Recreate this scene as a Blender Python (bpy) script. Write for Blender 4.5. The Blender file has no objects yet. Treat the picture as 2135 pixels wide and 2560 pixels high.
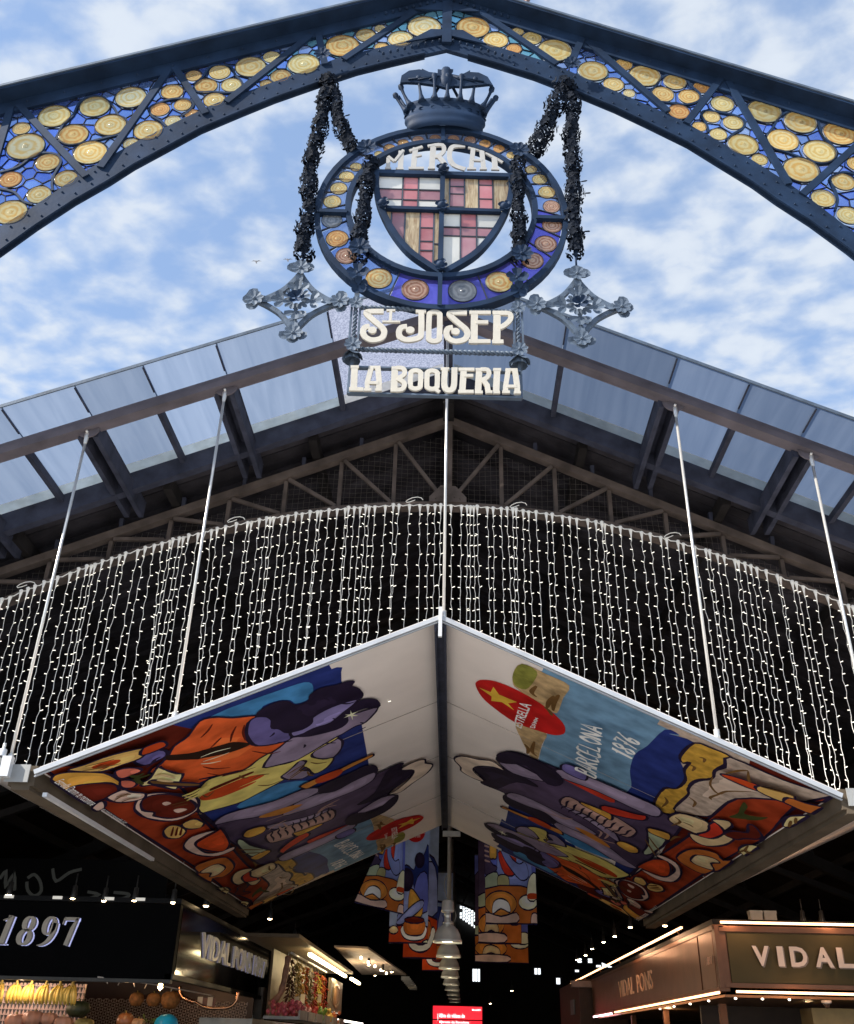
import bpy, bmesh, math, random
from math import sin, cos, pi, radians, sqrt, atan2, hypot
from mathutils import Vector, Matrix, geometry
random.seed(7)
S = bpy.context.scene
COL = S.collection
# ------------------------------------------------------------ camera
cam = bpy.data.cameras.new('camera'); co = bpy.data.objects.new('camera', cam); COL.objects.link(co)
cam.sensor_fit = 'VERTICAL'; cam.sensor_height = 36; cam.sensor_width = 30; cam.lens = 36*2370/2560
cam.clip_start = .05; cam.clip_end = 3000
_z = Vector((108, 4237, -2370)).normalized(); _d = Vector((67, -1328, -2370)).normalized()
_d = (_d - _z*_d.dot(_z)).normalized(); _x = _d.cross(_z)
co.matrix_world = Matrix((_x, _d, _z)).to_4x4(); co.location = (.11, 0, 1.6)
S.camera = co
# ------------------------------------------------------------ sky, sun, exposure
SUN_EL, SUN_AZ = radians(39), radians(62)      # sun from the left, a little behind the viewer
sd = Vector((-sin(SUN_AZ)*cos(SUN_EL), -cos(SUN_AZ)*cos(SUN_EL), sin(SUN_EL)))
W = bpy.data.worlds.new('World'); S.world = W; W.use_nodes = True
nt = W.node_tree; nt.nodes.clear()
def N(t, **k):
    n = nt.nodes.new(t)
    for a, b in k.items(): setattr(n, a, b)
    return n
def LK(a, b): nt.links.new(a, b)
out = N('ShaderNodeOutputWorld'); mix = N('ShaderNodeMixShader'); bs = N('ShaderNodeBackground'); bc = N('ShaderNodeBackground')
sky = N('ShaderNodeTexSky', sky_type='NISHITA', sun_disc=False, sun_elevation=SUN_EL, sun_rotation=pi+SUN_AZ, altitude=20, air_density=1.0, dust_density=.0, ozone_density=4.5)
bs.inputs[1].default_value = .15; LK(sky.outputs[0], bs.inputs[0])
tc = N('ShaderNodeTexCoord'); sx = N('ShaderNodeSeparateXYZ'); LK(tc.outputs['Generated'], sx.inputs[0])
mz = N('ShaderNodeMath', operation='MAXIMUM'); LK(sx.outputs[2], mz.inputs[0]); mz.inputs[1].default_value = 0
az = N('ShaderNodeMath', operation='ADD'); LK(mz.outputs[0], az.inputs[0]); az.inputs[1].default_value = .12
dx = N('ShaderNodeMath', operation='DIVIDE'); LK(sx.outputs[0], dx.inputs[0]); LK(az.outputs[0], dx.inputs[1])
dy = N('ShaderNodeMath', operation='DIVIDE'); LK(sx.outputs[1], dy.inputs[0]); LK(az.outputs[0], dy.inputs[1])
cb = N('ShaderNodeCombineXYZ'); LK(dx.outputs[0], cb.inputs[0]); LK(dy.outputs[0], cb.inputs[1])
mp = N('ShaderNodeMapping'); LK(cb.outputs[0], mp.inputs[0]); mp.inputs['Location'].default_value = (3.1, 1.7, 0); mp.inputs['Rotation'].default_value = (0, 0, .5)
mp.inputs['Scale'].default_value = (1, 1.25, 1)
n1 = N('ShaderNodeTexNoise'); LK(mp.outputs[0], n1.inputs['Vector']); n1.inputs['Scale'].default_value = 14.0; n1.inputs['Detail'].default_value = 7; n1.inputs['Roughness'].default_value = .48; n1.inputs['Distortion'].default_value = .15
n2 = N('ShaderNodeTexNoise'); LK(mp.outputs[0], n2.inputs['Vector']); n2.inputs['Scale'].default_value = 1.9; n2.inputs['Detail'].default_value = 3
ad = N('ShaderNodeMath', operation='MULTIPLY_ADD'); LK(n2.outputs[0], ad.inputs[0]); ad.inputs[1].default_value = .5; LK(n1.outputs[0], ad.inputs[2])
rp = N('ShaderNodeValToRGB'); LK(ad.outputs[0], rp.inputs[0]); rp.color_ramp.interpolation = 'EASE'
rp.color_ramp.elements[0].position = .58; rp.color_ramp.elements[0].color = (.46, .46, .46, 1)
rp.color_ramp.elements[1].position = .98; rp.color_ramp.elements[1].color = (.92, .92, .92, 1)
rc = N('ShaderNodeValToRGB'); LK(ad.outputs[0], rc.inputs[0]); rc.color_ramp.elements[0].position = .6; rc.color_ramp.elements[0].color = (.52, .7, 1, 1)
rc.color_ramp.elements[1].position = .88; rc.color_ramp.elements[1].color = (.83, .905, 1, 1); LK(rc.outputs[0], bc.inputs[0])
bc.inputs[0].default_value = (.8, .885, 1, 1); bc.inputs[1].default_value = .56
LK(rp.outputs[0], mix.inputs[0]); LK(bs.outputs[0], mix.inputs[1]); LK(bc.outputs[0], mix.inputs[2]); LK(mix.outputs[0], out.inputs[0])
sl = bpy.data.lights.new('sun', 'SUN'); sl.energy = 4.9; sl.angle = radians(.53); sl.color = (1, .94, .85)
so = bpy.data.objects.new('sun', sl); COL.objects.link(so); so.location = sd*60
so.rotation_euler = sd.to_track_quat('Z', 'Y').to_euler()
S.view_settings.view_transform = 'Standard'; S.view_settings.look = 'None'; S.view_settings.gamma = 1
S.view_settings.use_curve_mapping = False; S.view_settings.exposure = .78
try:
    S.cycles.max_bounces = 6; S.cycles.transparent_max_bounces = 12; S.cycles.use_denoising = True
    S.cycles.sample_clamp_indirect = 6
except Exception: pass
# ------------------------------------------------------------ materials
MATS = {}
def mat(name, col, rough=.6, metal=0, var=.18, scale=6, bump=.0, emit=None, estr=0, spec=.5, rnd=0):
    if name in MATS: return MATS[name]
    m = bpy.data.materials.new(name); m.use_nodes = True; t = m.node_tree; b = t.nodes['Principled BSDF']
    b.inputs['Roughness'].default_value = rough; b.inputs['Metallic'].default_value = metal; b.inputs['Specular IOR Level'].default_value = spec
    tcn = t.nodes.new('ShaderNodeTexCoord'); nz = t.nodes.new('ShaderNodeTexNoise'); nz.inputs['Scale'].default_value = scale; nz.inputs['Detail'].default_value = 5
    t.links.new(tcn.outputs['Object'], nz.inputs['Vector'])
    r = t.nodes.new('ShaderNodeValToRGB'); t.links.new(nz.outputs[0], r.inputs[0])
    r.color_ramp.elements[0].position = .3; r.color_ramp.elements[1].position = .7
    r.color_ramp.elements[0].color = tuple(c*(1-var) for c in col)+(1,); r.color_ramp.elements[1].color = tuple(min(1, c*(1+var)) for c in col)+(1,)
    src = r.outputs[0]
    if rnd:
        oi = t.nodes.new('ShaderNodeObjectInfo'); hs = t.nodes.new('ShaderNodeHueSaturation'); mr = t.nodes.new('ShaderNodeMapRange')
        mr.inputs['To Min'].default_value = 1-rnd; mr.inputs['To Max'].default_value = 1+rnd
        t.links.new(oi.outputs['Random'], mr.inputs[0]); t.links.new(mr.outputs[0], hs.inputs['Value']); t.links.new(src, hs.inputs['Color']); src = hs.outputs[0]
    t.links.new(src, b.inputs['Base Color'])
    if bump:
        bp = t.nodes.new('ShaderNodeBump'); bp.inputs['Strength'].default_value = bump; bp.inputs['Distance'].default_value = .02
        n3 = t.nodes.new('ShaderNodeTexNoise'); n3.inputs['Scale'].default_value = scale*6; n3.inputs['Detail'].default_value = 4
        t.links.new(tcn.outputs['Object'], n3.inputs['Vector']); t.links.new(n3.outputs[0], bp.inputs['Height']); t.links.new(bp.outputs[0], b.inputs['Normal'])
    if emit: b.inputs['Emission Color'].default_value = tuple(emit)+(1,); b.inputs['Emission Strength'].default_value = estr
    MATS[name] = m; return m
def glass_mat(name, c1, c2, kind='noise', clear=.3, scale=9, rings=0, diff=0):
    """stained or frosted glass: mostly translucent, a little see-through, thin gloss"""
    if name in MATS: return MATS[name]
    m = bpy.data.materials.new(name); m.use_nodes = True; t = m.node_tree; t.nodes.clear()
    def nn(x): return t.nodes.new(x)
    o = nn('ShaderNodeOutputMaterial'); tr = nn('ShaderNodeBsdfTranslucent'); tp = nn('ShaderNodeBsdfTransparent'); gl = nn('ShaderNodeBsdfGlossy'); gl.inputs['Roughness'].default_value = .12
    m1 = nn('ShaderNodeMixShader'); m2 = nn('ShaderNodeMixShader'); tcn = nn('ShaderNodeTexCoord')
    nz = nn('ShaderNodeTexNoise'); nz.inputs['Scale'].default_value = scale; nz.inputs['Detail'].default_value = 5; t.links.new(tcn.outputs['Object'], nz.inputs['Vector'])
    r = nn('ShaderNodeValToRGB'); r.color_ramp.elements[0].position = .32; r.color_ramp.elements[1].position = .70
    r.color_ramp.elements[0].color = tuple(c1)+(1,); r.color_ramp.elements[1].color = tuple(c2)+(1,)
    fac = nz.outputs[0]
    if kind == 'rings':
        vl = nn('ShaderNodeVectorMath'); vl.operation = 'LENGTH'; t.links.new(tcn.outputs['Object'], vl.inputs[0])
        oi = nn('ShaderNodeObjectInfo'); mm = nn('ShaderNodeMath'); mm.operation = 'MULTIPLY_ADD'; t.links.new(oi.outputs['Random'], mm.inputs[0]); mm.inputs[1].default_value = 9; mm.inputs[2].default_value = rings
        m0 = nn('ShaderNodeMath'); m0.operation = 'MULTIPLY'; t.links.new(vl.outputs['Value'], m0.inputs[0]); t.links.new(mm.outputs[0], m0.inputs[1])
        ma = nn('ShaderNodeMath'); ma.operation = 'MULTIPLY_ADD'; t.links.new(nz.outputs[0], ma.inputs[0]); ma.inputs[1].default_value = 7; t.links.new(m0.outputs[0], ma.inputs[2])
        sn = nn('ShaderNodeMath'); sn.operation = 'SINE'; t.links.new(ma.outputs[0], sn.inputs[0])
        mb = nn('ShaderNodeMath'); mb.operation = 'MULTIPLY_ADD'; t.links.new(sn.outputs[0], mb.inputs[0]); mb.inputs[1].default_value = .3; t.links.new(nz.outputs[0], mb.inputs[2])
        # darker towards the thick boss in the middle of the roundel
        mc = nn('ShaderNodeMath'); mc.operation = 'LESS_THAN'; t.links.new(vl.outputs['Value'], mc.inputs[0]); mc.inputs[1].default_value = .13
        md = nn('ShaderNodeMath'); md.operation = 'MULTIPLY_ADD'; t.links.new(mc.outputs[0], md.inputs[0]); md.inputs[1].default_value = -.4; t.links.new(mb.outputs[0], md.inputs[2])
        fac = md.outputs[0]; r.color_ramp.elements[0].position = .2; r.color_ramp.elements[1].position = .72
    if kind == 'streak':
        mpn = nn('ShaderNodeMapping'); mpn.inputs['Scale'].default_value = (5, .35, 1); t.links.new(tcn.outputs['Object'], mpn.inputs[0]); t.links.new(mpn.outputs[0], nz.inputs['Vector']); nz.inputs['Distortion'].default_value = .6; nz.inputs['Detail'].default_value = 8
    if kind == 'grain':
        mpn = nn('ShaderNodeMapping'); mpn.inputs['Scale'].default_value = (14, 14, 1.2); t.links.new(tcn.outputs['Object'], mpn.inputs[0]); t.links.new(mpn.outputs[0], nz.inputs['Vector']); nz.inputs['Distortion'].default_value = 1.6
    t.links.new(fac, r.inputs[0])
    src = r.outputs[0]
    oi = nn('ShaderNodeObjectInfo'); hs = nn('ShaderNodeHueSaturation'); mr = nn('ShaderNodeMapRange'); mr.inputs['To Min'].default_value = .8; mr.inputs['To Max'].default_value = 1.15
    t.links.new(oi.outputs['Random'], mr.inputs[0]); t.links.new(mr.outputs[0], hs.inputs['Value']); t.links.new(src, hs.inputs['Color']); src = hs.outputs[0]
    t.links.new(src, tr.inputs[0]); t.links.new(src, tp.inputs[0])
    trs = tr.outputs[0]
    if diff:
        df = nn('ShaderNodeBsdfDiffuse'); m3 = nn('ShaderNodeMixShader'); m3.inputs[0].default_value = diff; t.links.new(src, df.inputs[0]); t.links.new(trs, m3.inputs[1]); t.links.new(df.outputs[0], m3.inputs[2]); trs = m3.outputs[0]
    m1.inputs[0].default_value = clear; t.links.new(trs, m1.inputs[1]); t.links.new(tp.outputs[0], m1.inputs[2])
    m2.inputs[0].default_value = .05
    t.links.new(m1.outputs[0], m2.inputs[1]); t.links.new(gl.outputs[0], m2.inputs[2]); t.links.new(m2.outputs[0], o.inputs[0])
    MATS[name] = m; return m
def lamp_mat(name, col, s):
    return mat(name, (.8, .8, .8), .5, var=.02, emit=col, estr=s)
IRON = mat('iron_paint', (.012, .027, .06), .62, 0, .35, 5, .05, spec=.16)  # bluish veil of haze put into the dark paint colour
IRONL = mat('grey_iron_paint', (.085, .115, .16), .55, .1, .25, 9, .1, spec=.35)
CREAM = mat('cream_enamel', (.52, .485, .415), .45, 0, .06, 14, .08)
BROWN = mat('hazed_steel_paint', (.045, .05, .075), .7, 0, .35, 5, .2, spec=.15)  # brown steel with the blue of haze mixed into its colour
TRUSSM = mat('taupe_steel_paint', (.115, .092, .08), .7, 0, .35, 5, .2, spec=.15)
INNER = mat('shaded_inner_steel', (.022, .02, .02), .8, 0, .3, 4, spec=.1)  # near-black copy of the roof steel, hall gloom put into its colour
DEEP = mat('shaded_roof_board', (.011, .008, .007), .9, 0, .5, 2, spec=.05)  # darker copy of the roof boards, shade of the deep hall in its colour
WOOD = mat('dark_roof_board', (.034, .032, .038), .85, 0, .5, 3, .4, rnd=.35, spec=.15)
ALU = mat('white_aluminium', (.72, .73, .74), .35, .25, .08, 6)
LEAD = mat('lead_came', (.05, .055, .07), .5, .6, .2, 20)
DARK = mat('black_panel', (.006, .006, .007), .5, 0, .2, 3, spec=.1)
# ------------------------------------------------------------ mesh helper
class MB:
    def __init__(s): s.v = []; s.f = []; s.m = []; s.sm = []
    def add(s, vs, fs, mi=0, smooth=False):
        o = len(s.v); s.v += [tuple(p) for p in vs]
        for f in fs: s.f.append(tuple(i+o for i in f)); s.m.append(mi); s.sm.append(smooth)
    def box(s, c, d, mi=0, rot=None):
        x, y, z = (k/2 for k in d); vs = [Vector((a*x, b*y, e*z)) for a in (-1, 1) for b in (-1, 1) for e in (-1, 1)]
        if rot: vs = [rot @ p for p in vs]
        s.add([p+Vector(c) for p in vs], [(0,1,3,2),(4,6,7,5),(0,4,5,1),(2,3,7,6),(0,2,6,4),(1,5,7,3)], mi)
    def bar(s, p, q, w, h, mi=0, up=(0, 1, 0)):
        """square bar from p to q: w across, h along `up`"""
        p, q = Vector(p), Vector(q); d = (q-p).normalized(); u = Vector(up); a = d.cross(u)
        if a.length < 1e-4: a = d.cross(Vector((1, 0, 0)))
        a.normalize(); u = a.cross(d).normalized(); a *= w/2; u = u*h/2
        s.add([p-a-u, p+a-u, p+a+u, p-a+u, q-a-u, q+a-u, q+a+u, q-a+u], [(3,2,1,0),(4,5,6,7),(0,1,5,4),(1,2,6,5),(2,3,7,6),(3,0,4,7)], mi)
    def tube(s, pts, r, n=6, mi=0, cap=True, smooth=True, closed=False):
        pts = [Vector(p) for p in pts]; k = len(pts); rs = r if isinstance(r, (list, tuple)) else [r]*k
        vs = []; prev = None
        for i, p in enumerate(pts):
            if closed: d = pts[(i+1) % k]-pts[i-1]
            else: d = pts[min(i+1, k-1)]-pts[max(i-1, 0)]
            d.normalize()
            if prev is None:
                a = d.cross(Vector((0, 0, 1)))
                if a.length < .1: a = d.cross(Vector((0, 1, 0)))
            else: a = prev-d*prev.dot(d)
            a.normalize(); prev = a; b = d.cross(a)
            for j in range(n):
                t = 2*pi*j/n; vs.append(p+(a*cos(t)+b*sin(t))*rs[i])
        fs = []
        for i in range(k if closed else k-1):
            i2 = (i+1) % k
            for j in range(n): fs.append((i*n+j, i*n+(j+1) % n, i2*n+(j+1) % n, i2*n+j))
        if cap and not closed: fs += [tuple(range(n))[::-1], tuple((k-1)*n+j for j in range(n))]
        s.add(vs, fs, mi, smooth)
    def lathe(s, prof, n=16, c=(0, 0, 0), mi=0, axis='z', smooth=True, sx=1, sy=1, rib=0, nr=0):
        vs = []; c = Vector(c)
        for r, z in prof:
            for j in range(n):
                t = 2*pi*j/n; rr = r*(1+rib*cos(nr*t)) if rib else r
                p = (rr*cos(t)*sx, rr*sin(t)*sy, z)
                if axis == 'y': p = (rr*cos(t)*sx, z, rr*sin(t)*sy)
                if axis == 'x': p = (z, rr*cos(t)*sx, rr*sin(t)*sy)
                vs.append(c+Vector(p))
        fs = [(i*n+j, i*n+(j+1) % n, (i+1)*n+(j+1) % n, (i+1)*n+j) for i in range(len(prof)-1) for j in range(n)]
        s.add(vs, fs, mi, smooth)
    def prism(s, poly, y0, y1, mi=0):
        """polygon in x,z extruded from y0 to y1"""
        n = len(poly); vs = [(p[0], y0, p[1]) for p in poly]+[(p[0], y1, p[1]) for p in poly]
        tri = geometry.tessellate_polygon([[Vector((p[0], p[1], 0)) for p in poly]])
        s.add(vs, [tuple(t) for t in tri]+[tuple(i+n for i in t)[::-1] for t in tri]+[(i, (i+1) % n, n+(i+1) % n, n+i) for i in range(n)], mi)
    def ribbon(s, pts, w, y0, y1, mi=0, closed=False):
        """flat stroke of width w (or widths) along points in x,z, with thickness y0..y1"""
        P = [Vector(p) for p in pts]; k = len(P); ws = w if isinstance(w, (list, tuple)) else [w]*k; L = []; R = []
        for i in range(k):
            if closed: d0 = (P[i]-P[i-1]); d1 = (P[(i+1) % k]-P[i])
            else: d0 = P[i]-P[max(i-1, 0)]; d1 = P[min(i+1, k-1)]-P[i]
            if d0.length < 1e-9: d0 = d1
            if d1.length < 1e-9: d1 = d0
            d0 = d0.normalized(); d1 = d1.normalized(); t = (d0+d1)
            t = t.normalized() if t.length > .05 else d1
            nrm = Vector((-t.y, t.x)); c = max(.55, abs(nrm.dot(Vector((-d1.y, d1.x)))))
            L.append(P[i]+nrm*ws[i]/2/c); R.append(P[i]-nrm*ws[i]/2/c)
        vs = []
        for a, b in zip(L, R): vs += [(a.x, y0, a.y), (b.x, y0, b.y), (a.x, y1, a.y), (b.x, y1, b.y)]
        fs = []
        for i in range(k if closed else k-1):
            a = 4*i; b = 4*((i+1) % k); fs += [(a, b, b+1, a+1), (a+2, a+3, b+3, b+2), (a, a+2, b+2, b), (a+1, b+1, b+3, a+3)]
        if not closed: fs += [(0, 1, 3, 2), (4*k-4, 4*k-2, 4*k-1, 4*k-3)]
        s.add(vs, fs, mi)
    def mesh(s, name, mats):
        me = bpy.data.meshes.new(name); me.from_pydata(s.v, [], s.f)
        for m in (mats if isinstance(mats, (list, tuple)) else [mats]): me.materials.append(m)
        me.polygons.foreach_set('material_index', s.m); me.polygons.foreach_set('use_smooth', s.sm); me.update(); return me
    def build(s, name, mats, parent=None, loc=None, rz=0):
        return put(name, s.mesh(name, mats), parent, loc, rz)
def put(name, me, parent=None, loc=None, rz=0):
    o = bpy.data.objects.new(name, me); COL.objects.link(o)
    if parent: o.parent = parent
    if loc: o.location = loc
    if rz: o.rotation_euler.z = rz
    return o
def tag(o, label=None, cat=None, group=None, kind=None):
    if label: o['label'] = label
    if cat: o['category'] = cat
    if group: o['group'] = group
    if kind: o['kind'] = kind
    return o
def thing(name, label, cat, loc=(0, 0, 0), rz=0, group=None):
    o = bpy.data.objects.new(name, None); COL.objects.link(o); o.empty_display_size = .1
    o.location = loc; o.rotation_euler.z = rz; return tag(o, label, cat, group)
def dup(root, loc, rz=None, label=None):
    r = root.copy(); COL.objects.link(r); r.location = loc
    if rz is not None: r.rotation_euler.z = rz
    if label: r['label'] = label
    for ch in list(root.children):
        c = ch.copy(); COL.objects.link(c); c.parent = r
        for g in list(ch.children):
            d = g.copy(); COL.objects.link(d); d.parent = c
    return r
def cr(pts, n=4, closed=False):
    """Catmull-Rom smoothing"""
    P = [Vector(p) for p in pts]; k = len(P); o = []
    for i in range(k if closed else k-1):
        a, b, c, d = (P[(i-1) % k], P[i], P[(i+1) % k], P[(i+2) % k]) if closed else (P[max(i-1, 0)], P[i], P[i+1], P[min(i+2, k-1)])
        for j in range(n):
            t = j/n; o.append(.5*((2*b)+(c-a)*t+(2*a-5*b+4*c-d)*t*t+(3*b-a-3*c+d)*t**3))
    if not closed: o.append(P[-1])
    return o
_txt = {}
def text_tris(s, shear=0, off=0):
    """outline of a word in the built-in font as flat triangles, normalised to height 1"""
    k = (s, shear, off)
    if k in _txt: return _txt[k]
    cu = bpy.data.curves.new('t', 'FONT'); cu.body = s; cu.shear = shear; cu.offset = off; cu.resolution_u = 3; cu.size = 1.4
    ob = bpy.data.objects.new('t', cu); COL.objects.link(ob); dg = bpy.context.evaluated_depsgraph_get()
    me = ob.evaluated_get(dg).to_mesh(); vs = [(v.co.x, v.co.y) for v in me.vertices]; fs = [tuple(p.vertices) for p in me.polygons]
    bpy.data.objects.remove(ob); bpy.data.curves.remove(cu)
    x0 = min(v[0] for v in vs); y0 = min(v[1] for v in vs); x1 = max(v[0] for v in vs); y1 = max(v[1] for v in vs)
    r = ([((x-x0)/(x1-x0), (y-y0)/(y1-y0)) for x, y in vs], fs, (x1-x0)/(y1-y0)); _txt[k] = r; return r
def solid_text(mb, s, fn, depth, shear=0, off=0, mi=0, mside=None):
    """fn(u,v,d) -> 3D point; a solid word d deep"""
    vs, fs, asp = text_tris(s, shear, off); n = len(vs)
    mb.add([fn(u, v, 0) for u, v in vs], fs, mi); mb.add([fn(u, v, depth) for u, v in vs], [f[::-1] for f in fs], mi)
    ed = {}
    for f in fs:
        for i in range(len(f)):
            a, b = f[i], f[(i+1) % len(f)]
            ed[(a, b)] = 1
    for (a, b) in list(ed):
        if (b, a) not in ed:
            mb.add([fn(*vs[a], 0), fn(*vs[b], 0), fn(*vs[b], depth), fn(*vs[a], depth)], [(0, 1, 2, 3)], mi if mside is None else mside)
SKEW = math.atan(.042)
DISCS=[[-2.937,7.066,0.063],[-2.865,6.885,0.131],[-2.737,7.2,0.114],[-2.475,7.313,0.108],[-2.24,7.422,0.112],[-2.329,7.126,0.109],[-2.567,7.016,0.105],[-2.416,6.844,0.115],[-2.683,6.736,0.083],[-2.892,6.563,0.075],[-2.673,6.429,0.081],[-2.527,6.585,0.079],[-2.82,6.26,0.109],[-1.958,7.498,0.081],[-2.016,7.305,0.071],[-1.862,7.358,0.062],[-1.903,7.185,0.06],[-2.06,7.083,0.103],[-2.155,6.943,0.057],[-1.785,7.267,0.051],[-1.83,7.68,0.059],[-1.647,7.727,0.079],[-1.725,7.571,0.082],[-1.543,7.589,0.076],[-1.43,7.797,0.113],[-1.287,7.917,0.065],[-1.644,7.419,0.08],[-1.2,7.701,0.077],[-1.299,7.613,0.046],[-3.087,7.07,0.028],[-1.046,7.847,0.118],[-0.776,8.071,0.127],[-0.609,8.206,0.076],[-0.504,8.292,0.044],[-0.485,8.074,0.052],[-0.346,8.174,0.096],[-0.171,8.326,0.129],[0.198,8.337,0.128],[0.37,8.195,0.095],[0.538,8.305,0.047],[0.644,8.23,0.076],[0.505,8.1,0.058],[0.809,8.092,0.128],[1.082,7.866,0.111],[1.224,7.724,0.076],[1.33,7.631,0.044],[1.315,7.95,0.065],[1.46,7.827,0.118],[1.676,7.769,0.084],[1.572,7.628,0.083],[1.763,7.61,0.08],[1.867,7.718,0.063],[1.671,7.444,0.079],[1.995,7.543,0.085],[1.898,7.401,0.063],[2.045,7.343,0.073],[1.801,7.294,0.052],[1.925,7.218,0.062],[2.084,7.117,0.108],[2.179,6.973,0.057],[2.286,7.475,0.122],[2.528,7.37,0.116],[2.786,7.261,0.118],[2.372,7.176,0.113],[2.612,7.069,0.116],[2.45,6.881,0.123],[2.719,6.775,0.082],[2.552,6.61,0.083],[2.694,6.455,0.08],[2.849,6.956,0.07]]
MEMBERS=[[-3.049,7.205,-3.031,6.734],[-2.963,7.247,-2.432,6.644],[-2.032,7.656,-2.298,6.747],[-1.946,7.701,-1.714,7.312],[-1.058,8.112,-1.522,7.439],[-0.954,8.139,-0.902,7.895],[-0.285,8.449,-0.716,7.946],[0.289,8.477,0.774,7.963],[1.003,8.177,0.93,7.959],[1.097,8.138,1.554,7.478],[1.983,7.758,1.737,7.359],[2.079,7.722,2.321,6.781],[2.862,7.113,2.451,6.672]]
SCROLLS=[[[-2.673,6.967],[-2.66,7.117],[-2.61,7.215],[-2.595,7.331],[-2.546,7.412],[-2.443,7.417],[-2.348,7.323],[-2.292,7.229],[-2.225,7.174],[-2.224,7.061],[-2.316,7.01],[-2.455,6.949],[-2.574,6.916],[-2.658,6.959]],[[-2.981,6.629],[-2.872,6.687],[-2.777,6.816],[-2.654,6.822],[-2.596,6.752],[-2.613,6.627],[-2.612,6.54],[-2.592,6.472]],[[-2.943,6.475],[-2.84,6.445],[-2.76,6.363],[-2.695,6.34]],[[-1.943,7.13],[-1.99,7.185],[-2.063,7.239],[-2.088,7.315],[-2.045,7.366],[-1.949,7.419],[-1.846,7.424],[-1.787,7.377],[-1.803,7.308],[-1.846,7.249]],[[-1.817,7.585],[-1.763,7.669],[-1.725,7.784],[-1.648,7.808],[-1.572,7.791],[-1.528,7.7],[-1.472,7.621],[-1.469,7.54],[-1.557,7.506],[-1.675,7.511],[-1.78,7.506],[-1.814,7.565]],[[1.491,7.655],[1.539,7.738],[1.588,7.823],[1.672,7.858],[1.75,7.83],[1.792,7.729],[1.843,7.65],[1.827,7.569],[1.729,7.525],[1.612,7.54],[1.509,7.565],[1.491,7.655]],[[1.859,7.239],[1.851,7.335],[1.828,7.411],[1.854,7.461],[1.945,7.456],[2.071,7.422],[2.129,7.366],[2.105,7.288],[2.032,7.228],[1.971,7.159]],[[2.262,7.219],[2.329,7.317],[2.384,7.417],[2.46,7.479],[2.567,7.493],[2.651,7.448],[2.657,7.332],[2.684,7.199],[2.728,7.089],[2.698,6.995],[2.602,6.955],[2.506,6.987],[2.378,7.055],[2.282,7.098],[2.253,7.2]],[[2.811,6.855],[2.737,6.87],[2.638,6.812],[2.635,6.759],[2.649,6.672],[2.645,6.585],[2.611,6.498]]]
OVAL=[[-0.397,5.785,0.085],[-0.166,5.7,0.087],[0.129,5.7,0.09],[0.359,5.784,0.087],[0.576,5.974,0.072],[0.666,6.122,0.073],[0.715,6.289,0.067],[0.718,6.462,0.058],[0.691,6.594,0.058],[0.648,6.715,0.051],[0.592,6.808,0.041],[-0.682,6.115,0.074],[-0.614,5.967,0.069],[-0.728,6.279,0.069],[-0.737,6.448,0.06],[-0.703,6.574,0.058],[-0.657,6.687,0.053],[-0.599,6.784,0.043],[-0.452,6.92,0.031],[-0.379,6.979,0.044],[-0.287,7.033,0.042],[-0.184,7.069,0.042],[-0.065,7.09,0.042],[0.062,7.091,0.042],[0.177,7.085,0.042],[0.28,7.054,0.041],[0.377,7.006,0.041],[0.461,6.946,0.035]]
GAR={"lo":[[-0.858,7.669],[-0.862,7.37],[-0.879,7.082],[-0.907,6.806],[-0.898,6.542],[-0.879,6.322],[-0.899,6.124],[-0.884,5.95]],"ld":[[-0.845,7.67],[-0.79,7.452],[-0.733,7.183],[-0.657,6.999],[-0.614,6.909]],"li":[[-0.497,6.823],[-0.512,6.645],[-0.523,6.387],[-0.535,6.171],[-0.538,6.011],[-0.526,5.917]],"ro":[[0.882,7.688],[0.909,7.449],[0.881,7.159],[0.88,6.882],[0.872,6.615],[0.852,6.359],[0.859,6.146],[0.852,6.018]],"rd":[[0.862,7.687],[0.778,7.443],[0.704,7.208],[0.62,6.998],[0.631,6.944]],"ri":[[0.503,6.866],[0.498,6.687],[0.492,6.428],[0.499,6.213],[0.495,6.051],[0.498,5.941]]}
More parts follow.
